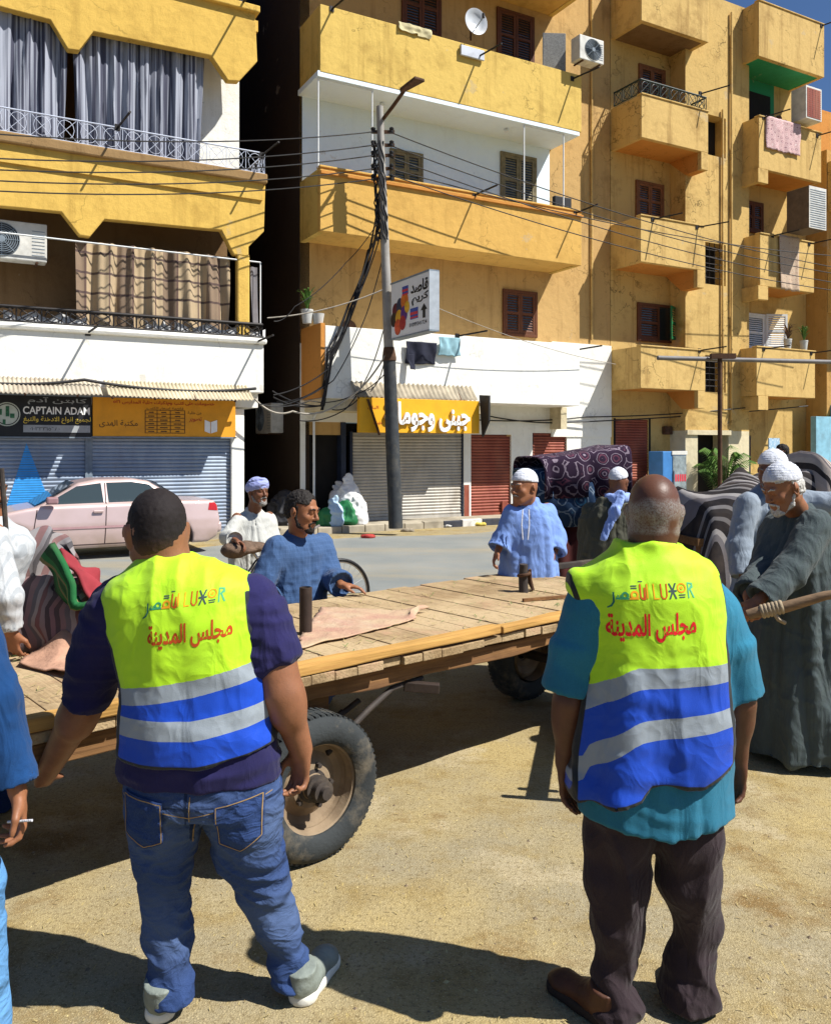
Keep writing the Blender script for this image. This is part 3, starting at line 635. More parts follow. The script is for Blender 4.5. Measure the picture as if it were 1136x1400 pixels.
    def clip(s, fn):         # keep only where fn(X,Y,Z) < 0
        X, Y, Z = s.ax[0][:,None,None], s.ax[1][None,:,None], s.ax[2][None,None,:]
        s.D = np.maximum(s.D, np.broadcast_to(fn(X, Y, Z), s.D.shape)).astype(np.float32); return s
    def mesh(s):
        D = s.D; I = D < 0
        for a in range(3):
            sl = [slice(None)]*3; sl[a] = 0; I[tuple(sl)] = False; sl[a] = -1; I[tuple(sl)] = False
        c = [I[i:I.shape[0]-1+i, j:I.shape[1]-1+j, k:I.shape[2]-1+k] for i in (0,1) for j in (0,1) for k in (0,1)]
        al = c[0].copy(); an = c[0].copy()
        for q in c[1:]: al &= q; an |= q
        act = an & ~al; idx = np.argwhere(act); vid = np.full(act.shape, -1, np.int64); vid[act] = np.arange(len(idx))
        corner = np.array([(i,j,k) for i in (0,1) for j in (0,1) for k in (0,1)])
        val = np.stack([D[idx[:,0]+q[0], idx[:,1]+q[1], idx[:,2]+q[2]] for q in corner], 1)
        acc = np.zeros((len(idx), 3)); cnt = np.zeros(len(idx))
        for a in range(8):
            for b in range(a+1, 8):
                if abs(corner[a]-corner[b]).sum() != 1: continue
                va, vb = val[:,a], val[:,b]; m = (va < 0) != (vb < 0)
                t = np.clip(va[m]/(va[m]-vb[m]), .02, .98)
                acc[m] += corner[a]+(corner[b]-corner[a])*t[:,None]; cnt[m] += 1
        V = s.lo+s.h*(idx+acc/np.maximum(cnt, 1)[:,None]); F = []
        for a in range(3):
            b, cc = (a+1) % 3, (a+2) % 3
            s0 = [slice(None)]*3; s1 = [slice(None)]*3; s0[a] = slice(0, -1); s1[a] = slice(1, None)
            e = I[tuple(s0)] != I[tuple(s1)]; E = np.argwhere(e)
            E = E[(E[:,b] > 0) & (E[:,cc] > 0) & (E[:,b] < act.shape[b]) & (E[:,cc] < act.shape[cc])]
            ins = I[E[:,0], E[:,1], E[:,2]]
            def at(db, dc): q = E.copy(); q[:,b] -= db; q[:,cc] -= dc; return vid[q[:,0], q[:,1], q[:,2]]
            Q = np.stack([at(1,1), at(0,1), at(0,0), at(1,0)], 1); Q[~ins] = Q[~ins][:, ::-1]
            F.append(Q[(Q >= 0).all(1)])
        return V, np.concatenate(F)
def vnormals(V, F):
    n = np.cross(V[F[:,2]]-V[F[:,0]], V[F[:,3]]-V[F[:,1]]); N = np.zeros_like(V)
    for i in range(4): np.add.at(N, F[:,i], n)
    return N/(np.linalg.norm(N, axis=1, keepdims=True)+1e-9)
def relax(V, F, it=2, w=.5):
    for _ in range(it):
        S_ = np.zeros_like(V); c = np.zeros(len(V))
        for i in range(4):
            np.add.at(S_, F[:,i], V[F[:,(i+1) % 4]]); np.add.at(S_, F[:,i], V[F[:,(i+3) % 4]]); np.add.at(c, F[:,i], 2)
        V = V*(1-w)+S_/c[:,None]*w
    return V
def skin_mesh(name, V, F, mats, parent, attrs=None, mi=None):
    me = bpy.data.meshes.new(name); me.from_pydata(V.tolist(), [], F.tolist())
    for m in (mats if isinstance(mats, list) else [mats]): me.materials.append(m)
    me.polygons.foreach_set('use_smooth', [True]*len(F))
    if mi is not None: me.polygons.foreach_set('material_index', np.asarray(mi, np.int32))
    for k, a in (attrs or {}).items():
        at = me.attributes.new(k, 'FLOAT', 'POINT'); at.data.foreach_set('value', np.asarray(a, np.float32))
    o = bpy.data.objects.new(name, me); C.objects.link(o); o.parent = parent; return o
def finish(f, name, mats, parent, disp=None, it=1, attrs=None, smooth=.5):
    V, F = f.mesh(); V = relax(V, F, it, smooth)
    if disp is not None: N = vnormals(V, F); V = V+N*disp(V, N)[:,None]; V = relax(V, F, 1, .35)
    A = attrs(V) if attrs else None
    return skin_mesh(name, V, F, mats, parent, A)
# ---- cloth and skin materials
def skinm(name, col, hair=None, rough=.5):
    t = NT(name); c = t.mix(t.val(t.noise(14, 5), .35, .7), col, tuple(x*.78 for x in col))
    c = t.mix(t.val(t.noise(90, 3), .5, .75, 0, .35), c, tuple(x*.6 for x in col))
    if hair: c = t.mix(t.math('MULTIPLY', t.val(t.attr('hair').outputs['Fac'], .3, .6), t.val(t.noise(170, 4, rough=.8), .36, .58, .0, 1.)), c, hair)
    t.bump(t.math('ADD', t.noise(180, 3), t.math('MULTIPLY', t.noise(35, 3), .8)), .22, .003)
    t.p.inputs['Subsurface Weight'].default_value = .06; t.p.inputs['Subsurface Radius'].default_value = (.01, .004, .002)
    MATS[name] = t.fin(c, rough, 0, .35); return MATS[name]
def cloth(name, col, var=.2, weave=420, strength=.25, rough=.9, stripes=None, crease=((4.2, 4.2, 1.7), .55), big=3., col2=None, spec=.12, stretch=None):
    t = NT(name); c = t.mix(t.val(t.noise(big, 5), .35, .68), col, col2 or tuple(x*(1-var) for x in col))
    c = t.mix(t.val(t.noise(weave*.5, 2, stretch=stretch), .42, .62, 0, .22), c, tuple(x*.5 for x in col)); cr = t.crease(crease[0], crease[1])
    for sp in (stripes or []):       # direction, frequency, width, colour, amount
        wv = t.n('ShaderNodeTexWave'); wv.bands_direction = sp[0]; wv.inputs['Scale'].default_value = sp[1]; wv.inputs['Distortion'].default_value = sp[5] if len(sp) > 5 else .15
        t.L(t.tc.outputs['Object'], wv.inputs[0]); c = t.mix(t.val(wv.outputs['Fac'], 1-sp[2], 1-sp[2]*.6, 0, sp[4]), c, sp[3])
    t.bump(t.math('ADD', t.math('MULTIPLY', t.noise(weave, 2, stretch=stretch), .14), cr), strength*2.2, .02)
    t.p.inputs['Sheen Weight'].default_value = .08
    MATS[name] = t.fin(c, rough, 0, spec); return MATS[name]
def Rz(a): return Matrix.Rotation(a, 3, 'Z')
def head_prims(f, c, M, s=1., neck=None, nr=.055):
    c = Vector(c); T = lambda *p: tuple(c + M @ (Vector(p)*s))
    Mx = np.array(M)
    def e(p, r, k=.02, op='u', rot=None): f.ell(T(*p), tuple(x*s for x in r), k, M if rot is None else M @ rot, op)
    def cp(a, b, ra, rb, k=.012, op='u'): f.cap(T(*a), T(*b), ra*s, rb*s, k, None, op)
    e((0, -.014, .036), (.077, .097, .088)); e((0, -.035, -.005), (.07, .07, .07), .03)
    e((0, .03, -.03), (.061, .063, .082), .03); e((0, .052, -.083), (.036, .036, .03), .03)
    for q in (-1, 1):
        cp((q*.052, -.005, -.055), (q*.022, .06, -.09), .022, .02, .03)       # jaw line
        e((q*.037, .06, -.02), (.024, .022, .02), .025)                        # cheek
        e((q*.03, .092, .012), (.017, .013, .012), .012, 's')                  # eye socket
        e((q*.03, .0795, .011), (.0125, .0125, .0115), .006)                   # eyeball and lid
        e((q*.077, -.012, -.008), (.009, .021, .034), .006, rot=Matrix.Rotation(q*R(-18), 3, 'Z'))
        e((q*.085, -.016, .004), (.006, .02, .026), .006, rot=Matrix.Rotation(q*R(-24), 3, 'Z'))
        e((q*.085, -.006, -.008), (.006, .008, .016), .005, 's')
        cp((q*.01, .1, -.027), (q*.013, .094, -.027), .008, .007, .008)
    cp((-.034, .083, .031), (.034, .083, .031), .011, .011, .02)
    cp((0, .089, .02), (0, .111, -.019), .008, .0115, .012); e((0, .109, -.022), (.012, .012, .009), .008)
    cp((-.02, .088, -.053), (.02, .088, -.053), .0065, .0065, .01); cp((-.018, .087, -.064), (.018, .087, -.064), .0075, .0075, .01)
    cp((-.02, .098, -.0585), (.02, .098, -.0585), .003, .003, .004, 's')
    if neck is not None: f.cap(T(0, -.022, -.06), neck, nr*.95, nr*1.15, .04)
def face_bits(par, c, M, s, skin_dark, hairm, kinds=(), eyes=True):
    c = Vector(c); T = lambda *p: tuple(c + M @ (Vector(p)*s))
    if eyes:
        for q in (-1, 1):
            m = MB(); Mt = Matrix.Translation(T(q*.03, .0775, .0105)) @ M.to_4x4()
            pr = [(.0001, -.0122)] + [(.0122*s*math.sin(a*.2618), -.0122*s*math.cos(a*.2618)) for a in range(1, 12)] + [(.0001, .0122*s)]
            m.lathe(pr, 12, 0, Mt @ Matrix.Rotation(R(-90), 4, 'X'))
            n = len(m.f); m.mi = [1 if (i//12) >= 9 else 0 for i in range(n)]
            m.build('eye', [M_eyew, M_eyed], par, smooth=60)
    lo, hi = np.array(c)-.2*s, np.array(c)+.2*s
    f = Field(lo, hi, .0035*s); got = False
    def cp(a, b, ra, rb, k=.006): f.cap(T(*a), T(*b), ra*s, rb*s, k)
    for q in (-1, 1):
        if 'brow' in kinds: cp((q*.014, .098, .031), (q*.032, .095, .037), .0042, .0042); cp((q*.032, .095, .037), (q*.05, .082, .032), .0042, .003); got = True
        if 'moustache' in kinds: cp((q*.002, .104, -.043), (q*.026, .091, -.052), .007, .0045); got = True
        if 'beard' in kinds:
            cp((q*.072, .002, -.03), (q*.055, .025, -.075), .008, .014, .015); cp((q*.055, .025, -.075), (q*.02, .075, -.098), .014, .017, .015); cp((q*.02, .075, -.098), (0, .082, -.104), .017, .018, .015)
            cp((q*.03, .084, -.06), (q*.018, .086, -.085), .006, .01, .01); got = True
        if 'burns' in kinds: cp((q*.074, .006, .03), (q*.071, .006, -.035), .008, .007); got = True
    if got: finish(f, 'facial_hair', hairm, par, lambda V, N: .003*s*vnoise(V*160/s))
def hand(f, W, d, thumb, n, s=1., curl=(.35, .5, .4), spread=.06):
    W, d, th, n = Vector(W), Vector(d).normalized(), Vector(thumb), Vector(n)
    th = (th-d*th.dot(d)).normalized(); n = (n-d*n.dot(d)-th*n.dot(th)).normalized(); P_ = lambda a, b, c_=0: W+(d*a+th*b+n*c_)*s
    f.cap(P_(-.02, 0), P_(.03, 0), .03*s, .033*s, .02, (n, .62)); f.cap(P_(.025, .012), P_(.078, .014), .026*s, .024*s, .015, (n, .52)); f.cap(P_(.025, -.012), P_(.074, -.016), .026*s, .022*s, .015, (n, .52))
    for i, (o, ln) in enumerate(((.029, .074), (.0095, .082), (-.0105, .076), (-.0295, .06))):
        p = P_(.083-(.008 if i == 3 else 0), o); a = 0; dd = (d+th*(spread*(1.5-i))).normalized()
        for j, q in enumerate((.44, .31, .25)):
            a += curl[j]*(1+.12*i); v = dd*math.cos(a)+n*math.sin(a); e = p+v*ln*q*s
            f.cap(p, e, (.0092-.0009*j)*s, (.0086-.001*j)*s, .005); p = e
    p = P_(.012, .026, .006); v = (d*.72+th*.62+n*.3).normalized(); e = p+v*.048*s; f.cap(p, e, .0145*s, .0115*s, .018)
    v2 = (d*.93+th*.1+n*.34).normalized(); e2 = e+v2*.03*s; f.cap(e, e2, .011*s, .009*s, .005); f.cap(e2, e2+v2*.012*s, .009*s, .0075*s, .004)
M_eyew = mat('eye_white', (.34, .30, .26), .3, .05, 20, 0); M_eyed = mat('eye_iris', (.02, .012, .008), .2, .05, 20, 0)
def hairm(name, col): return mat(name, col, .75, .55, 90, .5, 300, bdist=.003)
M_hblack = hairm('black_hair', (.018, .014, .012)); M_hgrey = hairm('grey_hair', (.30, .28, .26)); M_hwhite = hairm('white_hair', (.62, .60, .56)); M_hfade = hairm('faded_hair', (.03, .02, .016))
M_sk1 = skinm('skin_brown', (.27, .115, .058)); M_sk2 = skinm('skin_dark', (.115, .046, .025), (.24, .215, .195), .46); M_sk3 = skinm('skin_tan', (.30, .125, .06)); M_sk4 = skinm('skin_deep', (.19, .075, .038))
def folds_v(kx, amp, z0, z1, seed=0, kz=1.1):       # hanging folds that deepen from z1 down to z0
    def fn(V, N, c=None):
        cen = V[:, :2].mean(0); a = np.arctan2(V[:,1]-cen[1], V[:,0]-cen[0])
        p = np.stack([np.cos(a)*kx+seed, np.sin(a)*kx+seed*2, V[:,2]*kz+seed], 1); r_ = vnoise(p)+.5*vnoise(p*2.1+7)
        w_ = np.clip((z1-V[:,2])/(z1-z0), 0, 1); return amp*(.2+.8*w_)*(np.abs(r_)*2-.7)
    return fn
def wrinkle(kx, ky, kz, amp, seed=0.):
    def fn(V, N):
        p = np.stack([V[:,0]*kx+seed, V[:,1]*ky+seed, V[:,2]*kz+seed], 1); p = p+.6*vnoise(V*5+seed)[:,None]
        n1 = 1-np.abs(vnoise(p))*2.2; return amp*(.7*n1+.5*vnoise(p*2.3+3.))
    return fn
def both(*fs): return lambda V, N: sum(f(V, N) for f in fs)
def robe_man(label, X, Y, heading, robe, skin, J, hat=None, hairm_=None, face=('brow', 'moustache'), rows=None, group=None, h=.009, fold=.02, sleeve=(.075, .085), sash=None, seed=1., armr=.042, scale=1., cat='person', neckv=True, z0=0., kind='galabeya'):
    # heading: direction the chest faces; J joints given in world space
    rz = math.atan2(-heading[0], heading[1]); root = thing('person', label, cat, (X, Y, z0), rz, group)
    Mi = (Matrix.Translation((X, Y, z0)) @ Matrix.Rotation(rz, 4, 'Z')).inverted(); Wl = lambda p: Mi @ Vector(p)
    hc = Wl(J['head']); hy = J.get('yaw', 0); HM = Euler((R(J.get('pitch', 0)), R(J.get('roll', 0)), R(hy))).to_matrix(); hs = J.get('hs', 1.)
    sh = [Wl(J['shl']), Wl(J['shr'])]; el = [Wl(J['ell']), Wl(J['elr'])]; wr = [Wl(J['wrl']), Wl(J['wrr'])]
    sh = [p+Vector((0, 0, J.get('lift', .045))) for p in sh]; nb = (sh[0]+sh[1])/2 + Vector((0, -.01, .03)); allp = [hc]+sh+el+wr
    lo = np.min([np.array(p) for p in allp], 0)-.28; hi = np.max([np.array(p) for p in allp], 0)+.28; lo[2] = min(lo[2], .95)
    f = Field(lo, hi, h*.62)
    f.loft([(lo[2]+.05, 0, 0, .12, .09), (sh[0].z-.15, nb.x, nb.y, .14, .1), (nb.z-.02, nb.x, nb.y, .1, .07)], .03)
    head_prims(f, hc, HM, hs, nb, .066)
    for i in (0, 1):
        f.cap(sh[i], el[i], .052, armr*.95, .03); f.cap(el[i], wr[i], armr*.9, .027, .02)
        hd = J.get('hl' if i == 0 else 'hr')
        d = (wr[i]-el[i]).normalized() if hd is None else (Mi.to_3x3() @ Vector(hd[0]))
        th = Vector((0, 1, 0)) if hd is None else Mi.to_3x3() @ Vector(hd[1]); n = Vector((1 if i == 0 else -1, 0, 0)) if hd is None else Mi.to_3x3() @ Vector(hd[2])
        hand(f, wr[i]+d*.015, d, th, n, 1.05, (hd[3] if hd and len(hd) > 3 else (.35, .5, .4)))
    finish(f, 'body', skin, root, it=1, smooth=.4)
    face_bits(root, hc, HM, hs, None, hairm_ or M_hgrey, face)
    if hairm_:
        g_ = Field(np.array(hc)-.2, np.array(hc)+.2, .005); T = lambda *p: tuple(hc + HM @ Vector(p)*hs)
        g_.ell(T(0, -.016, .038), (.083*hs, .102*hs, .092*hs), .01, HM); g_.ell(T(0, -.04, -.01), (.077*hs, .075*hs, .075*hs), .02, HM)
        Hi = np.array(HM.transposed())
        def cutf(X_, Y_, Z_):
            x, y, z = X_-hc[0], Y_-hc[1], Z_-hc[2]; yy = Hi[1,0]*x+Hi[1,1]*y+Hi[1,2]*z; zz = Hi[2,0]*x+Hi[2,1]*y+Hi[2,2]*z
            return np.where(zz > .062, yy-.075, np.maximum(yy+.005, -.062-zz))
        g_.clip(cutf); finish(g_, 'hair', hairm_, root, lambda V, N: .006*vnoise(V*75)+.003*vnoise(V*160))
    # robe
    g_ = Field(np.minimum(lo, np.array((-.5, -.5, -.02))), np.maximum(hi, np.array((.5, .5, sh[0].z+.12))), h)
    cx, cy = nb.x, nb.y
    rows = rows or [(.06, 0, 0, .30, .25), (.5, 0, 0, .27, .21), (.95, cx*.3, cy*.3, .235, .175), (1.2, cx*.7, cy*.7, .225, .16)]
    zs_ = (sh[0].z+sh[1].z)/2; hw = (sh[0]-sh[1]).length/2
    rr = [r_ for r_ in rows if r_[0] < zs_-.1] + [(zs_-.08, cx, cy, hw+.03, .145), (zs_, cx, cy, hw*.96, .115), (zs_+.04, cx, cy-.005, hw*.62, .09), (zs_+.085, cx, cy-.01, .078, .076), (zs_+.1, cx, cy-.01, .07, .068)]
    g_.loft(rr, .02)
    if neckv: g_.cap((cx, cy+.12, zs_+.06), (cx, cy+.135, zs_-.07), .028, .01, .01, None, 's')
    for i in (0, 1):
        g_.cap(sh[i]+Vector((0, 0, -.03)), el[i], sleeve[0], sleeve[0]*1.0, .05); e = el[i]+(wr[i]-el[i])*.93; g_.cap(el[i], e, sleeve[0]*.98, sleeve[1], .03, cone=True); g_.ell(tuple(el[i]), (sleeve[0]*.99,)*3, .02)
        q = e+(wr[i]-el[i]).normalized()*.02; g_.cap(e-(wr[i]-el[i]).normalized()*.035, q, sleeve[1]*.82, sleeve[1]*.85, .006, op='s', cone=True)
    finish(g_, kind, robe, root, both(folds_v(2.1, fold, .1, 1.35, seed), wrinkle(9, 9, 13, .006, seed)), it=2)
    if hat:
        g_ = Field(np.array(hc)-.24, np.array(hc)+.24, .006); T = lambda *p: tuple(hc + HM @ Vector(p)*hs)
        if hat[0] == 'cap':
            g_.ell(T(0, -.016, .045), (.086*hs, .105*hs, .095*hs), .01, HM); Hi = np.array(HM.transposed()); tilt = hat[2] if len(hat) > 2 else .25
            g_.clip(lambda X_, Y_, Z_: -((Hi[2,0]*(X_-hc[0])+Hi[2,1]*(Y_-hc[1])+Hi[2,2]*(Z_-hc[2])) - .046*hs - tilt*(Hi[1,0]*(X_-hc[0])+Hi[1,1]*(Y_-hc[1])+Hi[1,2]*(Z_-hc[2]))))
            finish(g_, 'skull_cap', hat[1], root, lambda V, N: .0022*vnoise(V*70)+.0012*np.sin(V[:,2]*420))
        else:
            rot = HM @ Euler((R(14), 0, 0)).to_matrix()
            g_.ell(T(0, -.018, .062), (.083*hs, .1*hs, .082*hs), .01, HM)
            for k_, (zz, rr_, tx, ty) in enumerate(((.038, .083, 10, 6), (.052, .087, 16, -7), (.07, .085, 6, 5), (.088, .074, 20, -4), (.062, .088, 12, 12))):
                g_.tor(T(0, -.018, zz), rr_*hs, .0165*hs, HM @ Euler((R(tx), R(ty), 0)).to_matrix(), .006, 1.35)
            Hi = np.array(HM.transposed())
            g_.clip(lambda X_, Y_, Z_: -((Hi[2,0]*(X_-hc[0])+Hi[2,1]*(Y_-hc[1])+Hi[2,2]*(Z_-hc[2])) - .012*hs - .28*(Hi[1,0]*(X_-hc[0])+Hi[1,1]*(Y_-hc[1])+Hi[1,2]*(Z_-hc[2]))))
            finish(g_, 'turban', hat[1], root, wrinkle(30, 30, 55, .0035, seed))
    return root, Mi, hc, HM
# ================================================================== the two men in safety vests
def bvh_of(o):
    me = o.data; return BVHTree.FromPolygons([v.co.copy() for v in me.vertices], [tuple(p.vertices) for p in me.polygons])
def drape(name, geos, mats, par, bvh, off=.0013, maxlen=.012, dirv=(0, 1, 0)):
    # flat lettering / patches pressed onto the cloth behind them
    bm = bmesh.new()
    for (vs, fs), mi in geos:
        bv = [bm.verts.new((x, -1.2, z)) for x, z in vs]
        for q in fs:
            try: fc = bm.faces.new([bv[i] for i in q]); fc.material_index = mi
            except ValueError: pass
    bmesh.ops.triangulate(bm, faces=bm.faces)
    for _ in range(4):
        le = [e for e in bm.edges if e.calc_length() > maxlen]
        if not le: break
        bmesh.ops.subdivide_edges(bm, edges=le, cuts=1); bmesh.ops.triangulate(bm, faces=[q for q in bm.faces if len(q.verts) > 3])
    for v in bm.verts:
        hit = bvh.ray_cast(v.co, Vector(dirv))
        if hit[0] is not None: v.co = hit[0]-Vector(dirv)*off
        else: v.tag = True
    bmesh.ops.delete(bm, geom=[v for v in bm.verts if v.tag], context='VERTS')
    me = bpy.data.meshes.new(name); bm.to_mesh(me); bm.free()
    for m in mats: me.materials.append(m)
    o = bpy.data.objects.new(name, me); C.objects.link(o); o.parent = par; return o
def gtext(body, cx, cz, width, height=None, bold=0., slant=0., curve=0.):
    v, f = text_geo(body, bold, width, height)
    return [(cx+a, cz+b+slant*a-curve*a*a) for a, b in v], f
def vestm(name, colors):
    t = NT(name); b = t.attr('band').outputs['Fac']
    c = t.ramp(b, colors, 'CONSTANT')
    c = t.mix(t.val(t.noise(4, 5), .35, .7, 0, .12), c, (.03, .05, .10))
    c = t.mix(t.val(t.attr('trim').outputs['Fac'], .45, .55), c, (.012, .016, .02))
    t.bump(t.math('ADD', t.math('MULTIPLY', t.noise(420, 2), .12), t.crease((3.6, 3.6, 2.6), .5)), .4, .02)
    t.p.inputs['Sheen Weight'].default_value = .1
    return t.fin(c, .62, 0, .25)
NEON, GREY, BLUE = (.45, .78, .012), (.26, .30, .34), (.003, .055, .46)
class Px:
    def __init__(s, X, Y): s.X, s.Y = X, Y
    def __call__(s, px, py, y=0.): p = PX(px, py, s.Y+y); return Vector((p.x-s.X, y, p.z))
    def rows(s, L): # (py, px0, px1, cy, ry)
        out = []
        for py, a, b, cy, ry in L:
            p, q = s(a, py, 0), s(b, py, 0); out.append((p.z, (p.x+q.x)/2, cy, (q.x-p.x)/2, ry))
        return out
    def line(s, pts): # (px,py) list -> z sorted arrays of z,x
        q = sorted((s(a, b, -.09 if b > 860 else -.0).z, s(a, b, -.09 if b > 860 else 0.).x) for a, b in pts); return [p[0] for p in q], [p[1] for p in q]
    def xz(s, pts):
        q = sorted((s(a, b, -.12).x, s(a, b, -.12).z) for a, b in pts); return [p[0] for p in q], [p[1] for p in q]
def vest(par, L, rows, left, right, hem, bandfn, collar, m, seed, amp=.006, h=.006, extra=None):
    zl, xl = L.line(left); zr_, xr = L.line(right); hx, hz = L.xz(hem)
    z0 = min(hz)-.05; lo = (-.5, -.4, z0-.03); hi = (.5, .4, 1.66)
    f = Field(lo, hi, h); f.loft(rows, .02)
    if extra: extra(f)
    c0, c1, r0, r1 = collar; f.cap(c0, c1, r0, r1, .012, cone=True)
    lx = lambda Z: np.interp(Z, zl, xl); rx = lambda Z: np.interp(Z, zr_, xr)
    f.clip(lambda X, Y, Z: np.maximum(np.maximum(lx(Z.ravel())[None,None,:]-X, X-rx(Z.ravel())[None,None,:]), np.interp(X.ravel(), hx, hz)[:,None,None]-Z))
    def disp(V, N):
        p = np.stack([V[:,0]*13+seed, V[:,1]*4, V[:,2]*2.6+V[:,0]*3+seed], 1); q = np.stack([V[:,0]*4+seed, V[:,1]*4, V[:,2]*20+V[:,0]*5], 1)
        lowz = np.clip((1.25-V[:,2])/.3, 0, 1)
        return .0014*(1-2*np.abs(vnoise(np.stack([V[:,0]*22+V[:,2]*9, V[:,1]*9, V[:,2]*26-V[:,0]*7+seed], 1))))+amp*(1.3*(1-2*np.abs(vnoise(p)))+(.3+.9*lowz)*vnoise(q)+.8*vnoise(V*9+seed))
    def at(V):
        d = np.minimum(np.minimum(np.abs(V[:,0]-lx(V[:,2])), np.abs(rx(V[:,2])-V[:,0])), np.abs(V[:,2]-np.interp(V[:,0], hx, hz)))
        return {'band': bandfn(V), 'trim': np.clip(1-d/.017, 0, 1)*(V[:,2] < max(zl)-.03)}
    return finish(f, 'safety_vest', m, par, disp, it=2, attrs=at)
# letters of the printed emblem
M_ink = [cloth('ink_%d' % i, c, .1, 300, .05) for i, c in enumerate(((.02, .17, .14), (.04, .28, .13), (.78, .33, .02), (.62, .10, .02), (.88, .42, .02), (.06, .09, .09), (.10, .42, .22)))]
M_inkr1 = cloth('ink_brownred', (.52, .075, .015), .15, 300, .05); M_inkr2 = cloth('ink_red', (.78, .02, .03), .1, 300, .05)
def emblem(L, pts, sl, k):
    # pts: pixel boxes; returns draped geometries (lettering as on the vest)
    G = []; px, py = pts; q = L(px, py, -.17); mpp = (L.Y-.17)/FPX
    W = lambda a: a*mpp*k
    def put(txt, dx, dy, w, h, mi, bold=.012):
        G.append((gtext(txt, q.x+W(dx), q.z-W(dy), W(w), W(h), bold, sl), mi))
    def poly(pts_, mi): G.append((([(q.x+W(a), q.z-W(b)+sl*W(a)) for a, b in pts_], [tuple(range(len(pts_)))]), mi))
    # right half: LUXOR with ornamented letters
    poly([(8,-20),(11,-20),(11,11),(21,11),(21,14),(8,14)], 4)
    U = [(24,-20),(27,-20),(27,6),(30,11),(34,11),(37,6),(37,-20),(40,-20),(40,7),(35.5,14),(28.5,14),(24,7)]; poly(U, 3)
    for s_ in (1, -1): poly([(43 if s_ > 0 else 58, -20), (47 if s_ > 0 else 62, -20), (62 if s_ > 0 else 47, 14), (58 if s_ > 0 else 43, 14)], 5)
    poly([(43,-5),(62,-5),(62,-1),(43,-1)], 5)
    ring = lambda cx, cy, r0, r1, mi: [poly([(cx+r1*math.cos(a*.3927), cy+r1*math.sin(a*.3927)), (cx+r1*math.cos((a+1)*.3927), cy+r1*math.sin((a+1)*.3927)), (cx+r0*math.cos((a+1)*.3927), cy+r0*math.sin((a+1)*.3927)), (cx+r0*math.cos(a*.3927), cy+r0*math.sin(a*.3927))], mi) for a in range(16)]
    ring(74, -9, 7.5, 11, 2); ring(74, -9, .4, 3.8, 4); poly([(66,5),(82,5),(82,7.5),(66,7.5)], 5); poly([(67,10),(81,10),(81,12.5),(67,12.5)], 5)
    poly([(88,-20),(91,-20),(91,14),(88,14)], 6); poly([(91,-20),(101,-18),(102,-8),(91,-3),(91,-6),(98,-9),(98,-15),(91,-17)], 6); poly([(93,-4),(96,-5),(104,14),(100,14)], 6)
    # left half, drawn letters
    poly([(-7,-20),(-3.5,-20),(-3.5,12),(-7,12)], 2); poly([(-22,-20),(-18.5,-20),(-18.5,8),(-14,12),(-12,12),(-12,-12),(-8.8,-12),(-8.8,15),(-16,15),(-22,10)], 3)
    poly([(-24,-26),(-14,-26),(-14,-24),(-24,-24)], 5)
    ring(-34, 4, 5, 9.5, 2); poly([(-46,10),(-24,10),(-24,14),(-46,14)], 2); poly([(-42,-12),(-28,-12),(-28,-9.5),(-42,-9.5)], 5); poly([(-42,-17),(-28,-17),(-28,-14.5),(-42,-14.5)], 5)
    ring(-55, 5, 4, 8, 1); poly([(-76,10),(-46,10),(-46,14),(-76,14)], 1); poly([(-66,4),(-63.5,4),(-63.5,11),(-66,11)], 1); poly([(-72,4),(-69.5,4),(-69.5,11),(-72,11)], 1)
    poly([(-82,-2),(-78.5,-2),(-78,20),(-83,30),(-93,35),(-93,32),(-86,27),(-82,19)], 0)
    return G
# ---------------------------------------------------------------- stocky man on the left
L = Px((270-568)/FPX*2.85, 2.85)
w1r = thing('person', 'stocky man seen from behind in neon vest over navy tee and blue jeans', 'person', (L.X, L.Y, 0))
HM = Euler((R(-6), R(0), R(27))).to_matrix(); hc = L(214, 729, .03)
f = Field((-.75, -.35, .62), (.55, .68, 1.8), .005)
head_prims(f, hc, HM, 1.2, tuple(L(232, 800, -.0)), .072)
f.cap(L(226, 745, .0), L(236, 800, -.0), .068, .085, .03)
f.loft([(.7, 0, 0, .14, .1), (1.2, -.03, 0, .16, .11), (1.4, -.03, 0, .12, .08)], .03)
rs, re, rw = L(348, 818, .02), L(385, 945, -.02), L(411, 1024, .04)
f.cap(rs, re, .07, .066, .03); f.cap(L(376, 900, -.01), re, .07, .066, .02); f.cap(re, rw, .064, .041, .02); f.ell(L(392, 965, -.015), (.066, .064, .08), .03)
ls, le, lw = L(150, 832, .03), L(112, 968, .12), L(61, 1062, .34)
f.cap(ls, le, .075, .068, .03); f.cap(le, lw, .066, .038, .02); f.ell(L(104, 985, .14), (.066, .07, .07), .03)
hand(f, rw+Vector((0, .0, -.015)), (-.03, .02, -1), (-.75, .55, 0), (-.55, -.75, .0), 1.08, (.42, .75, .5))
hand(f, lw, (-.16, .35, -.6), (.3, .7, .3), (.8, -.1, -.4), 1.05, (.3, .5, .4))
finish(f, 'body', M_sk1, w1r, it=1, smooth=.4)
face_bits(w1r, hc, HM, 1.2, None, M_hblack, ('brow', 'burns'))
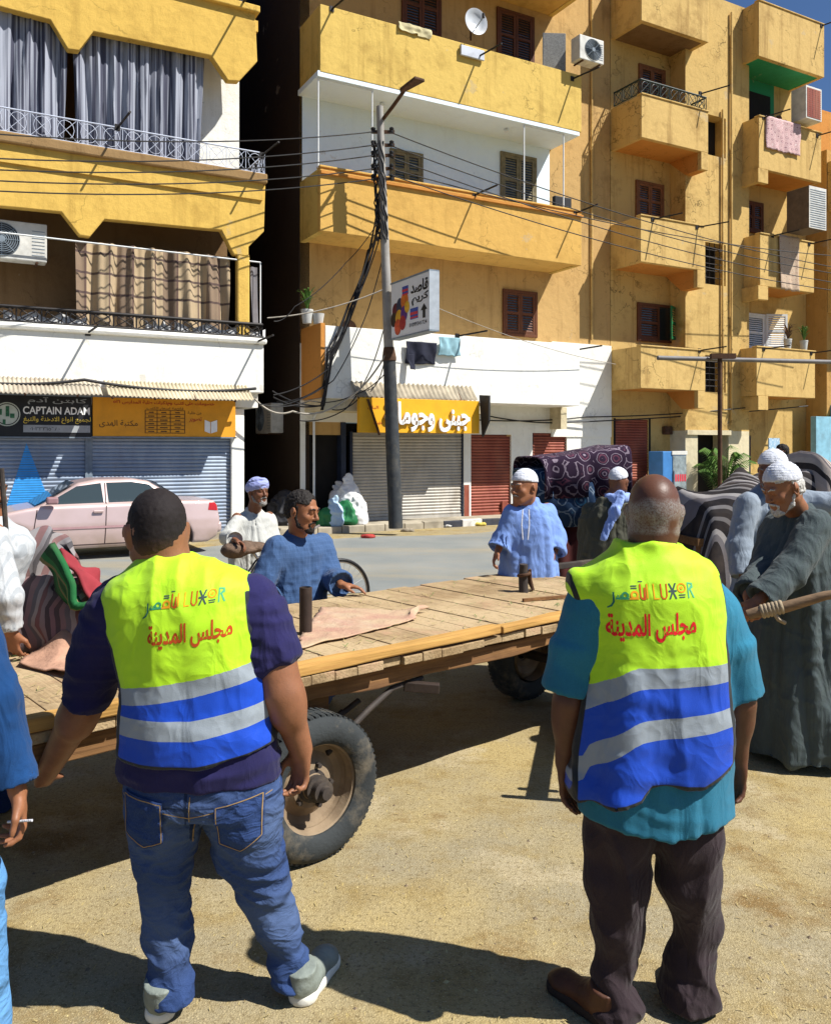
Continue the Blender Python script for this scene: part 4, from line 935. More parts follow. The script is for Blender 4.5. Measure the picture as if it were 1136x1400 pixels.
# cropped hair with a faded nape
Hi = np.array(HM.transposed())
def hair_cap(par, hc, HM, s, m, low, amp=.003, name='hair', fore=.07, side=.0, ear=-.012):
    g_ = Field(np.array(hc)-.2, np.array(hc)+.2, .004); T = lambda *p: tuple(hc + HM @ Vector(p)*s); Hi = np.array(HM.transposed())
    g_.ell(T(0, -.016, .038), (.0795*s, .0995*s, .0905*s), .01, HM); g_.ell(T(0, -.037, -.008), (.0722*s, .0722*s, .0722*s), .02, HM); g_.ell(T(0, -.035, -.04), (.06*s, .055*s, .05*s), .02, HM)
    def cutf(X_, Y_, Z_):
        x, y, z = X_-hc[0], Y_-hc[1], Z_-hc[2]; xx = Hi[0,0]*x+Hi[0,1]*y+Hi[0,2]*z; yy = Hi[1,0]*x+Hi[1,1]*y+Hi[1,2]*z; zz = Hi[2,0]*x+Hi[2,1]*y+Hi[2,2]*z
        a = np.where(zz > .055*s, yy-fore*s, np.where(zz > ear*s, yy-.022*s, np.maximum(yy+.022*s, low*s-zz))); return a
    g_.clip(cutf); return finish(g_, name, m, par, lambda V, N: amp*vnoise(V*90)+amp*.6*vnoise(V*210), it=3)
def fadem(name, hx, sk, zt):
    t = NT(name); sx = t.n('ShaderNodeSeparateXYZ'); t.L(t.tc.outputs['Object'], sx.inputs[0]); n = t.noise(380, 3, rough=.8)
    k = t.math('ADD', t.val(sx.outputs[2], zt-.09, zt+.03), t.math('MULTIPLY', t.math('SUBTRACT', n, .5), 1.0))
    c = t.mix(t.val(k, .2, .9), sk, hx); t.bump(n, .5, .003); return t.fin(c, .75, 0, .25)
hair_cap(w1r, hc, HM, 1.2, fadem('hair_faded', (.014, .010, .010), (.11, .05, .03), hc.z-.02), -.075, .0012)
# shirt, jeans, shoes
M_navy = cloth('navy_tee', (.022, .020, .085), .3, 500, .2); M_jean = None
def jeanm(name, a, b, fz=.5):
    t = NT(name); c = t.mix(t.val(t.noise(3.2, 5, stretch=(1, 1, .5)), .35, .66), a, b); wv = t.noise(700, 2, stretch=(1, 1, .25))
    c = t.mix(t.val(wv, .4, .62, 0, .45), c, tuple(min(1, x*2.1+.02) for x in a)); c = t.mix(t.val(t.attr('fade').outputs['Fac'], 0, 1, 0, .65), c, (.22, .30, .42))
    c = t.mix(t.val(t.attr('seam').outputs['Fac'], .4, .6, 0, .7), c, tuple(x*.35 for x in a))
    t.bump(t.math('ADD', t.math('MULTIPLY', wv, .12), t.crease((4, 4, 7), .75)), .5, .02); MATS[name] = t.fin(c, .88, 0, .15); return MATS[name]
M_jean = jeanm('blue_jeans', (.013, .031, .10), (.025, .052, .145)); M_jeanl = jeanm('light_jeans', (.05, .17, .36), (.09, .24, .45))
tee = L.rows([(1058, 164, 384, .0, .175), (1030, 163, 382, 0, .178), (1000, 166, 374, 0, .178), (950, 168, 367, 0, .172), (900, 163, 361, 0, .168), (850, 155, 356, 0, .165), (815, 148, 350, 0, .15), (795, 158, 338, 0, .128), (778, 180, 300, .0, .10), (765, 192, 272, .005, .078)])
f = Field((-.62, -.34, .74), (.56, .45, 1.66), .007); f.loft(tee, .02)
f.cap(L(345, 822, .01), L(372, 893, .0), .088, .084, .05); a, b = L(352, 830, 0), L(378, 905, -.01); f.cap(a, b, .092, .088, .03, cone=True)
f.cap(L(158, 835, .02), L(132, 900, .06), .095, .09, .06); a, b = L(150, 850, .03), L(117, 958, .11); f.cap(a, b, .098, .086, .03, cone=True)
finish(f, 'tee_shirt', M_navy, w1r, both(wrinkle(7, 5, 17, .007, 2), wrinkle(4, 4, 30, .003, 5)), it=2)
vrows = [(z+.012*(z > 1.25), cx, cy, rx+.014, ry+.016) for z, cx, cy, rx, ry in tee]
vlow = L.rows([(1030, 168, 374, 0, .185)])[0]
def band1(V):
    # seven-hundredths of a metre wide reflective bands, sagging to the left
    Yb = L.Y-.14; px = (V[:,0]+L.X)/Yb*FPX+568; py = HOR+(CAMZ-V[:,2])/Yb*FPX
    a = np.interp(px, [165, 265, 365], [941, 926, 903]); b = np.interp(px, [165, 265, 365], [978, 980, 964])
    t = np.where(py < a, (py-a)/100, np.where(py < a+24, .001+(py-a)/240, np.where(py < b, .1+.1*(py-a-24)/np.maximum(b-a-24, 1), np.where(py < b+26, .2+(py-b)/260, .3+(py-b-26)/200))))
    return np.clip(t*1.+.4, .0, 1)
M_vest = vestm('vest_left', [(0, NEON), (.4, GREY), (.5, BLUE), (.6, GREY), (.7, BLUE)])
v1 = vest(w1r, L, vrows, [(135, 790), (138, 812), (143, 840), (154, 885), (167, 935), (169, 960), (164, 1040)], [(336, 780), (345, 800), (351, 850), (357, 903), (366, 950), (376, 1040)],
    [(150, 1034), (200, 1040), (270, 1041), (330, 1032), (385, 1020)], band1, (L(232, 790, .005), L(231, 761, .012), .108, .093), M_vest, 1.)
bv = bvh_of(v1); G = emblem(L, (247, 822), .10, .56)
drape('printed_emblem', G, M_ink, w1r, bv)
q = L(258, 868, -.18); drape('printed_lettering', [(gtext(arab('مجلس المدينة'), q.x, q.z, 113*(L.Y-.18)/FPX, 35*(L.Y-.18)/FPX, .026, .10), 0)], [M_inkr1], w1r, bv)
jr = L.rows([(1100, 176, 386, -.0, .162), (1080, 174, 384, -.005, .168), (1060, 174, 380, -.005, .162), (1020, 180, 366, 0, .145)])
f = Field((-.5, -.36, .0), (.55, .4, .92), .0055); f.loft(jr, .06, 2.4)
def leg(pts):
    for (a, ra), (b, rb) in zip(pts[:-1], pts[1:]): f.cap(a, b, ra, rb, .03)
leg([(L(227, 1085, -.02), .122), (L(225, 1115, -.02), .120), (L(223, 1160, -.0), .104), (L(224, 1205, .03), .086), (L(230, 1275, .02), .080), (L(235, 1349, -.02), .074), (L(237, 1398, -.04), .077)])
leg([(L(331, 1085, -.01), .126), (L(334, 1115, -.01), .125), (L(339, 1155, .01), .112), (L(358, 1204, .05), .092), (L(380, 1268, .06), .074), (L(395, 1318, .06), .066), (L(401, 1352, .05), .066), (L(404, 1376, .03), .068)])
f.cap(L(268, 1190, -.05), L(270, 1148, -.12), .02, .015, .05, op='s')
f.clip(lambda X, Y, Z: .052-Z + 0*X)
zc0 = L(0, 1358).z; 
def jdisp(V, N):
    kn = np.exp(-((V[:,2]-.5)/.13)**2)+.9*np.exp(-((V[:,2]-.16)/.12)**2)+.35
    p = np.stack([V[:,0]*5, V[:,1]*5+3, V[:,2]*21+V[:,0]*12], 1); p = p+.7*vnoise(V*6)[:,None]; q = np.stack([V[:,0]*9+V[:,2]*8, V[:,1]*7, V[:,2]*15-V[:,0]*14+5], 1)+.5*vnoise(V*9+3)[:,None]; top = np.clip((.86-V[:,2])/.12, .15, 1); return top*(.010*kn*(.45-1.9*np.abs(vnoise(p)))+.006*(.4-1.6*np.abs(vnoise(q)))+.003*vnoise(V*14))
def jat(V):
    crx = np.interp(V[:,2], [.6, .95], [L(270, 1140).x, L(275, 1050).x]); back = V[:,1] < 0
    seam = ((np.abs(V[:,0]-crx) < .005) & back & (V[:,2] > .6)) | ((np.abs(V[:,2]-(.742+.04*np.abs(V[:,0]-crx))) < .004) & back)
    fade = .3*np.exp(-((V[:,2]-.66)/.12)**2)*back+.3*np.exp(-((V[:,2]-.3)/.12)**2)
    return {'seam': seam.astype(float), 'fade': fade}
j1 = finish(f, 'jeans', M_jean, w1r, jdisp, it=1, attrs=jat); bj = bvh_of(j1)
def pocket(L, cx, cy, w_, h_, sk=0):
    q = lambda a, b: (L(cx+a*w_, cy+b*h_+sk*a).x, L(cx+a*w_, cy+b*h_+sk*a).z)
    return ([q(-.5, -.5), q(.5, -.5), q(.48, .3), q(0, .52), q(-.48, .3)], [(0, 1, 2, 3, 4)])
def stitch(pts, w_=.0016):
    for a, b in zip(pts[:-1], pts[1:]):
        dx, dz = b[0]-a[0], b[1]-a[1]; l = math.hypot(dx, dz)+1e-6; nx, nz = -dz/l*w_, dx/l*w_; yield [(a[0]+nx, a[1]+nz), (b[0]+nx, b[1]+nz), (b[0]-nx, b[1]-nz), (a[0]-nx, a[1]-nz)], [(0, 1, 2, 3)]
M_thread = mat('thread_tan', (.30, .20, .09), .9, .2, 50, 0)
def outline(pc): p_ = pc[0]; c_ = (sum(a for a, _ in p_)/len(p_), sum(b for _, b in p_)/len(p_)); p_ = [(c_[0]+(a-c_[0])*.92, c_[1]+(b-c_[1])*.92) for a, b in p_]; return p_[1:]+[p_[0], p_[1]]
for pc in (pocket(L, 340, 1103, 62, 72, -12), pocket(L, 214, 1100, 58, 70, 8)): drape('stitching', [(g_, 0) for g_ in stitch(outline(pc))], [M_thread], w1r, bj, .0125, .02)
drape('seam_stitching', [(g_, 0) for g_ in list(stitch([(L(278, 1062).x, L(278, 1062).z), (L(276, 1100).x, L(276, 1100).z), (L(270, 1140).x, L(270, 1140).z)]))+list(stitch([(L(172, 1088).x, L(172, 1070).z), (L(275, 1090).x, L(275, 1090).z), (L(384, 1070).x, L(384, 1066).z)]))], [M_thread], w1r, bj, .002, .02)
drape('back_pocket', [(pocket(L, 340, 1103, 62, 72, -12), 0)], [M_jean], w1r, bj, .010); drape('back_pocket', [(pocket(L, 214, 1100, 58, 70, 8), 0)], [M_jean], w1r, bj, .010)
M_shoe = mat('shoe_grey', (.22, .25, .22), .7, .35, 14, .3, 120); M_sole = mat('shoe_sole', (.70, .68, .60), .8, .25, 10, .3, 60, dirt=.5)
M_brown = mat('brown_leather', (.085, .032, .016), .55, .4, 12, .3, 80)
def shoe(par, heel, ang, m, sole, s=1., up=.0):
    T = Matrix.Translation(heel) @ Matrix.Rotation(ang, 4, 'Z'); q = lambda *p: tuple(T @ (Vector(p)*s)); c = Vector(heel)
    lo, hi = np.array(heel)-np.array((.34, .34, .02)), np.array(heel)+np.array((.34, .34, .2)); R3 = T.to_3x3()
    f = Field(lo, hi, .006); f.ell(q(0, .055, .06), (.043*s, .065*s, .06*s), .03, R3); f.cap(q(0, .07, .055), q(.004, .2, .036), .045*s, .04*s, .03); f.ell(q(.006, .215, .034), (.046*s, .06*s, .034*s), .03, R3); f.cap(q(0, .045, .07), q(0, .035, .115), .044*s, .05*s, .02, cone=True)
    f.clip(lambda X, Y, Z: heel[2]+.03*s-Z+0*X); sh_ = finish(f, 'shoe', m, par, lambda V, N: .0018*vnoise(V*50))
    f = Field(lo, hi, .006); f.cap(q(0, .048, .016), q(.002, .13, .016), .047*s, .042*s, .02, ((0, 0, 1), .9)); f.cap(q(.002, .12, .016), q(.006, .225, .016), .044*s, .05*s, .02, ((0, 0, 1), .9)); f.clip(lambda X, Y, Z: np.maximum(heel[2]-Z, Z-heel[2]-.036*s)+0*X)
    finish(f, 'sole', sole, sh_); return sh_
shoe(w1r, (L(404, 1395, -.04).x, -.005, 0), R(-16), M_shoe, M_sole, 1.08); shoe(w1r, (L(230, 1395).x, -.09, 0), R(16), M_shoe, M_sole, 1.08)
# ---------------------------------------------------------------- bald man on the right
L = Px((893-568)/FPX*2.8, 2.8)
w2r = thing('person', 'bald grey haired man seen from behind in neon vest over teal tee and dark trousers', 'person', (L.X, L.Y, 0))
HM = Euler((R(-5), 0, R(-13))).to_matrix(); hc = L(894, 702, .02)
f = Field((-.5, -.4, .55), (.5, .45, 1.86), .005)
head_prims(f, hc, HM, 1.06, tuple(L(889, 790, -.0)), .064)
f.cap(L(891, 735, -.01), L(888, 800, -.0), .07, .085, .03); f.loft([(.7, 0, 0, .14, .1), (1.2, 0, 0, .16, .11), (1.42, 0, 0, .12, .08)], .03)
ls, le, lw = L(806, 840, .02), L(779, 960, -.0), L(773, 1042, .03); rs, re, rw = L(976, 840, .02), L(1010, 960, .02), L(1007, 1036, .07)
for a, b, c in ((ls, le, lw), (rs, re, rw)): f.cap(a, b, .05, .052, .03); f.cap(b, c, .052, .035, .02); f.ell((b+c)/2+Vector((0, 0, .05)), (.05, .05, .08), .03)
hand(f, lw+Vector((0, 0, -.01)), (.02, .05, -1), (.55, .8, 0), (.8, -.55, 0), 1.06, (.22, .35, .3)); hand(f, rw+Vector((0, 0, -.01)), (-.01, .05, -1), (-.5, .85, 0), (-.85, -.5, 0), 1.06, (.25, .4, .35))
Hi = np.array(HM.transposed())
def hatt(V):
    d = (V-np.array(hc))@Hi.T/1.06; z, y = d[:,2], d[:,1]
    ring = np.clip((.045-.55*np.maximum(y, -.05)-z)/.045, 0, 1)*np.clip((z+.085)/.03, 0, 1)*np.clip((.03-y)/.025, 0, 1)
    return {'hair': ring*(.62+.38*vnoise(V*26))}
finish(f, 'body', M_sk2, w2r, it=1, smooth=.4, attrs=hatt); face_bits(w2r, hc, HM, 1.06, None, M_hgrey, ('brow', 'beard', 'moustache'))
M_teal = cloth('teal_tee', (.03, .19, .30), .3, 500, .2)
tee = L.rows([(1150, 790, 1005, 0, .168), (1130, 791, 1004, 0, .168), (1090, 791, 1001, 0, .165), (1050, 792, 1000, 0, .16), (1000, 795, 999, 0, .155), (950, 797, 996, 0, .152), (900, 798, 993, 0, .15), (850, 795, 990, 0, .146), (815, 782, 990, 0, .135), (795, 783, 984, 0, .118), (783, 790, 974, 0, .106), (770, 812, 958, .0, .094), (757, 834, 940, .003, .078), (745, 846, 930, .005, .07)])
f = Field((-.5, -.34, .56), (.52, .4, 1.68), .007); f.loft(tee, .02); hx, hz = L.xz([(780, 1126), (830, 1133), (880, 1140), (915, 1146), (960, 1136), (1010, 1128)])
for pts in (((800, 846, .0), (788, 884, 0), (775, 945, .0), .080, .085), ((982, 840, .02), (996, 880, .02), (1011, 950, .03), .078, .081)):
    a, b, c, r0, r1 = pts; f.cap(L(*a), L(*b), r0*.92, r0, .06); f.cap(L(*b), L(*c), r0, r1, .03, cone=True); d = (L(*c)-L(*b)).normalized(); f.cap(L(*c)-d*.03, L(*c)+d*.03, r1*.85, r1*.87, .005, op='s', cone=True)
f.clip(lambda X, Y, Z: np.where(np.abs(X) < .3, np.interp(X.ravel(), hx, hz)[:,None,None]-Z, -1))
finish(f, 'tee_shirt', M_teal, w2r, both(folds_v(2.6, .008, .58, 1.2, 4., .6), wrinkle(5, 5, 10, .004, 3)), it=2)
vrows = [(z+.014*(z > 1.25), cx, cy, rx+.008, ry+.018) for z, cx, cy, rx, ry in tee]
def band2(V):
    Yb = L.Y-.14; px = (V[:,0]+L.X)/Yb*FPX+568; py = HOR+(CAMZ-V[:,2])/Yb*FPX
    a = np.interp(px, [780, 797, 858, 870, 1000], [965, 951, 914, 910, 908]); b = np.interp(px, [780, 800, 808, 862, 872, 1000], [1046, 1038, 1021, 985, 981, 970]); w_ = np.interp(px, [790, 870, 1000], [31, 28, 26])
    t = np.where(py < a, (py-a)/100, np.where(py < a+w_, .001+.098*(py-a)/w_, np.where(py < b, .1+.1*(py-a-w_)/np.maximum(b-a-w_, 1), np.where(py < b+w_, .2+.1*(py-b)/w_, .3+(py-b-w_)/200))))
    return np.clip(t+.4, 0, 1)
M_vest2 = vestm('vest_right', [(0, NEON), (.4, GREY), (.5, BLUE), (.6, GREY), (.7, BLUE)])
def flare(f):
    f.cap(L(812, 960, -.03), L(806, 1100, -.05), .05, .085, .06); f.cap(L(862, 930, -.13), L(850, 1100, -.15), .03, .06, .05)
v2 = vest(w2r, L, vrows, [(774, 770), (776, 790), (790, 830), (802, 875), (804, 930), (798, 960), (787, 1030), (782, 1110)], [(968, 760), (975, 778), (985, 838), (992, 880), (996, 960), (1001, 1000), (1000, 1080)],
    [(776, 1090), (790, 1098), (830, 1092), (868, 1085), (884, 1067), (920, 1068), (955, 1070), (1004, 1046)], band2, (L(889, 778, .005), L(891, 744, .012), .105, .096), M_vest2, 4., .008, extra=flare)
bv = bvh_of(v2); G = emblem(L, (890, 812), .03, .60)
drape('printed_emblem', G, M_ink, w2r, bv)
q = L(893, 859, -.17); drape('printed_lettering', [(gtext(arab('مجلس المدينة'), q.x, q.z, 120*(L.Y-.17)/FPX, 40*(L.Y-.17)/FPX, .026, .05), 0)], [M_inkr2], w2r, bv)
M_trou = cloth('dark_trousers', (.030, .020, .024), .3, 400, .3, crease=((4.5, 4.5, 2.2), .7), col2=(.042, .029, .033))
f = Field((-.5, -.34, 0), (.5, .36, .86), .0055); f.loft(L.rows([(1112, 802, 986, 0, .135), (1095, 802, 986, 0, .135), (1080, 806, 986, 0, .13)]), .06, 2.4)
leg([(L(849, 1095, 0), .112), (L(846, 1140, 0), .110), (L(843, 1200, 0), .100), (L(840, 1270, .02), .086), (L(841, 1330, .01), .076), (L(842, 1370, -.0), .074), (L(845, 1402, -.02), .088)])
leg([(L(936, 1095, 0), .112), (L(938, 1140, 0), .110), (L(942, 1200, .01), .100), (L(955, 1265, .05), .070), (L(947, 1315, .06), .080), (L(940, 1360, .06), .098), (L(938, 1400, .05), .106)])
f.clip(lambda X, Y, Z: .028-Z+0*X)
def tdisp(V, N):
    p = np.stack([V[:,0]*9, V[:,1]*5, V[:,2]*4.5+V[:,0]*5], 1)+.8*vnoise(V*4)[:,None]; lw_ = np.clip((.25-V[:,2])/.2, 0, 1)
    q = np.stack([V[:,0]*5, V[:,1]*5, V[:,2]*24], 1); top = np.clip((.76-V[:,2])/.15, .1, 1); return top*(.017*(.5-1.9*np.abs(vnoise(p)))+.011*lw_*(.5-1.8*np.abs(vnoise(q)))+.004*vnoise(V*16))
finish(f, 'trousers', M_trou, w2r, tdisp, it=1)
M_dsole = mat('dark_sole', (.03, .02, .016), .8, .3, 10, .2); shoe(w2r, (L(835, 1390).x, -.05, 0), R(38), M_brown, M_dsole, 1.05); shoe(w2r, (L(940, 1390).x, .02, 0), R(-10), M_brown, M_dsole, .95)
# ================================================================== the people around the cart
M_rblue = cloth('robe_midblue', (.055, .11, .235), .25, 420, .3, stripes=[('X', 11, .12, (.11, .19, .38), .12), ('Z', 11, .12, (.11, .19, .38), .12)])
M_rwht = cloth('robe_offwhite', (.52, .52, .48), .15, 420, .25, stripes=[('X', 16, .1, (.40, .40, .40), .5)]); M_rsky = cloth('robe_skyblue', (.19, .31, .66), .15, 420, .25)
M_roliv = cloth('robe_olive', (.085, .085, .062), .3, 420, .25); M_rgrey = cloth('robe_charcoal', (.075, .098, .10), .25, 420, .3, stripes=[('X', 16, .25, (.06, .07, .08), .35, .4)])
M_rpale = cloth('robe_pale_grey', (.27, .32, .38), .2, 420, .25); M_cap = cloth('cap_white', (.66, .68, .74), .1, 260, .5, crease=((9, 9, 9), .08)); M_capb = cloth('turban_blue', (.34, .38, .70), .15, 300, .4, crease=((5, 5, 16), .3)); M_scf = cloth('scarf_blue', (.30, .42, .80), .15, 300, .3)
M_shirtw = cloth('shirt_white_striped', (.50, .52, .53), .1, 420, .25, stripes=[('Y', 11, .25, (.24, .27, .30), .45)])
Q = PX
robe_man('man in dusty blue galabeya leaning a hand on the far edge of the cart', Q(404, 700, 6.15).x, 6.15, (.75, -.66), M_rblue, M_sk3,
    dict(head=Q(413, 699, 6.02), yaw=18, pitch=-12, hs=1.18, lift=.10, shr=Q(378, 762, 5.95), shl=Q(440, 757, 6.3), elr=Q(352, 812, 5.85), wrr=Q(370, 822, 5.62), ell=Q(452, 789, 6.2), wrl=Q(468, 800, 6.0),
         hl=((1, -.15, -.12), (.1, -1, .1), (0, 0, -1), (.2, .3, .2)), hr=((.8, -.4, -.2), (0, 1, 0), (0, 0, -1))), None, M_hblack, ('brow', 'moustache', 'beard', 'burns'), seed=2., h=.008, fold=.012, sleeve=(.088, .098), armr=.045)
robe_man('thin man in pale galabeya and blue turban resting a hand on a bicycle saddle', Q(346, 700, 8.6).x, 8.6, (.35, -.94), M_rwht, M_sk4,
    dict(head=Q(353, 673, 8.55), yaw=26, hs=1.1, shr=Q(324, 714, 8.5), shl=Q(368, 712, 8.75), elr=Q(311, 735, 8.35), wrr=Q(322, 739, 8.1), ell=Q(378, 750, 8.7), wrl=Q(378, 790, 8.55), hr=((.8, -.4, -.35), (.2, -.8, .3), (0, 0, -1))),
    ('turban', M_capb), None, ('brow', 'moustache', 'beard'), seed=5., sleeve=(.07, .09))
r5, Mi5, h5, _ = robe_man('elderly man in bright sky blue galabeya and white cap standing past the cart', Q(722, 700, 7).x, 7.0, (-.22, -.97), M_rsky, M_sk3,
    dict(head=Q(716, 667, 6.95), yaw=-36, pitch=-4, hs=1.16, shr=Q(700, 705, 6.95), shl=Q(748, 703, 7.05), elr=Q(688, 735, 6.95), wrr=Q(681, 752, 6.9), ell=Q(762, 735, 7.05), wrl=Q(757, 757, 6.95)),
    ('cap', M_cap, .15), None, ('brow', 'moustache'), seed=8., fold=.022, sleeve=(.08, .095), rows=[(.06, 0, 0, .32, .25), (.5, 0, 0, .28, .21), (.95, 0, 0, .235, .18), (1.2, 0, 0, .21, .16)])
f = Field((-.2, -.1, .9), (.2, .5, 1.5), .007)
m = MB()
for s_ in (-1, 1): m.tube([(s_*.025, .2, 1.4), (s_*.03, .235, 1.28), (s_*.02, .245, 1.16)], .006, 5)
m.build('neck_embroidery', M_cap, r5, smooth=50)
r6, Mi6, h6, H6 = robe_man('man in dark olive galabeya with pale blue scarf seen from behind at the carpet stall', Q(826, 700, 8.3).x, 8.3, (.55, .83), M_roliv, M_sk4,
    dict(head=Q(846, 659, 8.3), hs=1.08, shl=Q(806, 700, 8.35), shr=Q(852, 699, 8.2), ell=Q(801, 730, 8.4), wrl=Q(806, 756, 8.5), elr=Q(860, 728, 8.2), wrr=Q(866, 752, 8.4)), ('cap', M_cap, .2), None, ('moustache',), seed=11., fold=.025, sleeve=(.08, .1), rows=[(.06, 0, 0, .33, .27), (.5, 0, 0, .3, .23), (.95, 0, 0, .26, .19), (1.2, 0, 0, .24, .17)])
f = Field(np.array(h6)-.55, np.array(h6)+.35, .009); Lc = lambda *a: np.array(Mi6 @ Q(*a))
f.tor(tuple(Vector(h6)+Vector((0, -.03, -.15))), .1, .035, None, .02, 1.3)
f.cap(Lc(848, 678, 8.14), Lc(840, 700, 8.06), .06, .06, .03, ((.3, 1, 0), .4)); f.cap(Lc(840, 700, 8.06), Lc(824, 738, 8.03), .055, .04, .03, ((.3, 1, 0), .35))
finish(f, 'scarf', M_scf, r6, wrinkle(25, 25, 8, .006, 3.), it=2)
robe_man('stooping man in charcoal galabeya and white cap gripping a wooden shaft', Q(1096, 700, 5.2).x, 5.2, (-.85, -.52), M_rgrey, M_sk3,
    dict(head=Q(1070, 668, 5.05), yaw=-14, pitch=-24, hs=1.16, shl=Q(1115, 722, 4.98), shr=Q(1068, 718, 5.4), ell=Q(1080, 783, 4.86), wrl=Q(1036, 822, 4.78), elr=Q(1048, 778, 5.2), wrr=Q(1022, 815, 4.92),
         hl=((-.6, -.1, -.7), (-.6, .5, .5), (-.2, 1, .2), (.7, .9, .6)), hr=((.1, -.1, -1), (-.5, -.8, .3), (.3, -1, .2), (.7, .9, .6))), ('cap', M_cap, .35), M_hwhite, ('brow', 'beard', 'moustache'), seed=14., h=.008, fold=.03, sleeve=(.1, .088), armr=.05,
    rows=[(.05, .0, .02, .36, .33), (.5, 0, .03, .32, .29), (.95, 0, .04, .27, .23), (1.2, 0, .05, .25, .2)])
robe_man('man in pale grey galabeya and cap standing behind the stooping man', Q(1045, 700, 6.1).x, 6.1, (-.35, -.93), M_rpale, M_sk4,
    dict(head=Q(1056, 645, 6.05), yaw=-25, pitch=-10, hs=1.18, shr=Q(1022, 692, 6.0), shl=Q(1078, 686, 6.2), elr=Q(1010, 745, 5.95), wrr=Q(1017, 792, 5.85), ell=Q(1122, 690, 6.1), wrl=Q(1172, 684, 6.0)), ('cap', M_cap, .2), None, ('brow', 'beard'), seed=17., fold=.02, sleeve=(.085, .09))
r9, Mi9, h9, _ = robe_man('man in white striped shirt at the left edge beside the blanket heap', Q(-22, 700, 4.3).x, 4.3, (.97, -.25), M_shirtw, M_sk3,
    dict(head=Q(-22, 672, 4.28), yaw=4, pitch=-6, hs=1.08, shr=Q(-8, 742, 4.1), shl=Q(-8, 742, 4.5), elr=Q(6, 815, 4.05), wrr=Q(14, 862, 4.1), ell=Q(10, 815, 4.5), wrl=Q(34, 868, 4.4)), None, M_hblack, ('brow', 'moustache'), seed=20., fold=.008, sleeve=(.075, .06), rows=[(.84, 0, 0, .19, .17), (1.0, 0, 0, .2, .17), (1.2, 0, 0, .215, .15)], kind='shirt')
f = Field((-.4, -.35, 0), (.4, .35, 1.0), .012); f.loft([(.8, 0, 0, .17, .14), (.93, 0, 0, .175, .15)], .03)
for s_ in (-1, 1): f.cap((s_*.09, 0, .85), (s_*.11, .02, .45), .095, .075, .03); f.cap((s_*.11, .02, .45), (s_*.12, 0, .03), .075, .07, .03)
finish(f, 'trousers', M_jean, r9, wrinkle(5, 5, 18, .006, 3.), attrs=lambda V: {'seam': V[:,0]*0, 'fade': V[:,0]*0})
# denim man at the very edge
r10, Mi10, h10, _ = robe_man('man in denim shirt and pale jeans holding a cigarette at the left edge', Q(-118, 700, 2.75).x, 2.75, (.85, .5), cloth('denim_shirt', (.012, .06, .19), .3, 500, .3), M_sk3,
    dict(head=Q(-118, 688, 2.75), yaw=10, hs=1.1, shl=Q(-190, 800, 2.95), shr=Q(-58, 805, 2.68), ell=Q(-210, 930, 3.0), wrl=Q(-190, 1040, 3.1), elr=Q(-8, 955, 2.66), wrr=Q(24, 1082, 2.64), hr=((.12, .05, -1), (.5, -.8, 0), (-.8, -.4, 0), (.5, .7, .4))), None, M_hblack, ('brow',), seed=23., h=.008, fold=.008, sleeve=(.078, .068), armr=.045, rows=[(.8, 0, 0, .19, .15), (1.0, 0, 0, .2, .15), (1.2, 0, 0, .215, .15)], kind='denim_shirt')
f = Field((-.4, -.45, 0), (.5, .45, 1.0), .009); f.loft([(.78, 0, 0, .18, .15), (.93, 0, 0, .18, .15)], .03); Lq = lambda *a: Mi10 @ Q(*a)
a, b, c = Lq(-70, 1050, 2.72), Lq(-38, 1220, 2.62), Lq(-24, 1400, 2.62); f.cap(a, b, .115, .09, .03); f.cap(b, c, .09, .08, .03); a, b = (-.1, 0, .82), (-.16, .03, .05); f.cap(a, b, .11, .08, .03)
finish(f, 'jeans', M_jeanl, r10, wrinkle(5, 5, 18, .007, 3.), attrs=lambda V: {'seam': V[:,0]*0, 'fade': V[:,0]*0+.2})
cg = MB(); p = Q(44, 1122, 2.6); cg.tube([(0, 0, 0), (-.085, .02, -.014)], .004, 8); o = cg.build('cigarette', M_cap, None, loc=p); tag(o, 'thin white cigarette held in the fingers at the left edge', 'cigarette')
hp = FW(P(1064, 150, .85)[0], .85, 10.42)
robe_man('small dark haired person looking out over the pink rug on the upper balcony', hp.x, hp.y, (.2, -.98), cloth('dark_shirt', (.04, .03, .03), .2), M_sk4,
    dict(head=hp+Vector((0, -.02, 1.62)), hs=1.1, shr=hp+Vector((-.18, 0, 1.4)), shl=hp+Vector((.18, 0, 1.4)), elr=hp+Vector((-.26, -.12, 1.2)), wrr=hp+Vector((-.12, -.3, 1.4)), ell=hp+Vector((.26, -.12, 1.2)), wrl=hp+Vector((.12, -.3, 1.4))), None, M_hblack, ('brow',), seed=3., h=.012, fold=.01, z0=hp.z, kind='shirt', rows=[(.1, 0, 0, .16, .14), (1., 0, 0, .19, .15)])
pp = GR(1068, 720); pp = Vector((Q(1068, 600, 14.).x, 14., 0))
robe_man('distant dark haired passer by half hidden behind the striped blankets', pp.x, pp.y, (-.9, .3), cloth('dusty_shirt', (.10, .09, .10), .2), M_sk4,
    dict(head=pp+Vector((0, 0, 1.83)), hs=1.05, shr=pp+Vector((.05, .2, 1.58)), shl=pp+Vector((-.05, -.2, 1.58)), elr=pp+Vector((.05, .28, 1.28)), wrr=pp+Vector((-.02, .27, 1.02)), ell=pp+Vector((-.02, -.28, 1.28)), wrl=pp+Vector((-.08, -.27, 1.02))), None, M_hblack, ('brow',), seed=3., h=.012, fold=.01)
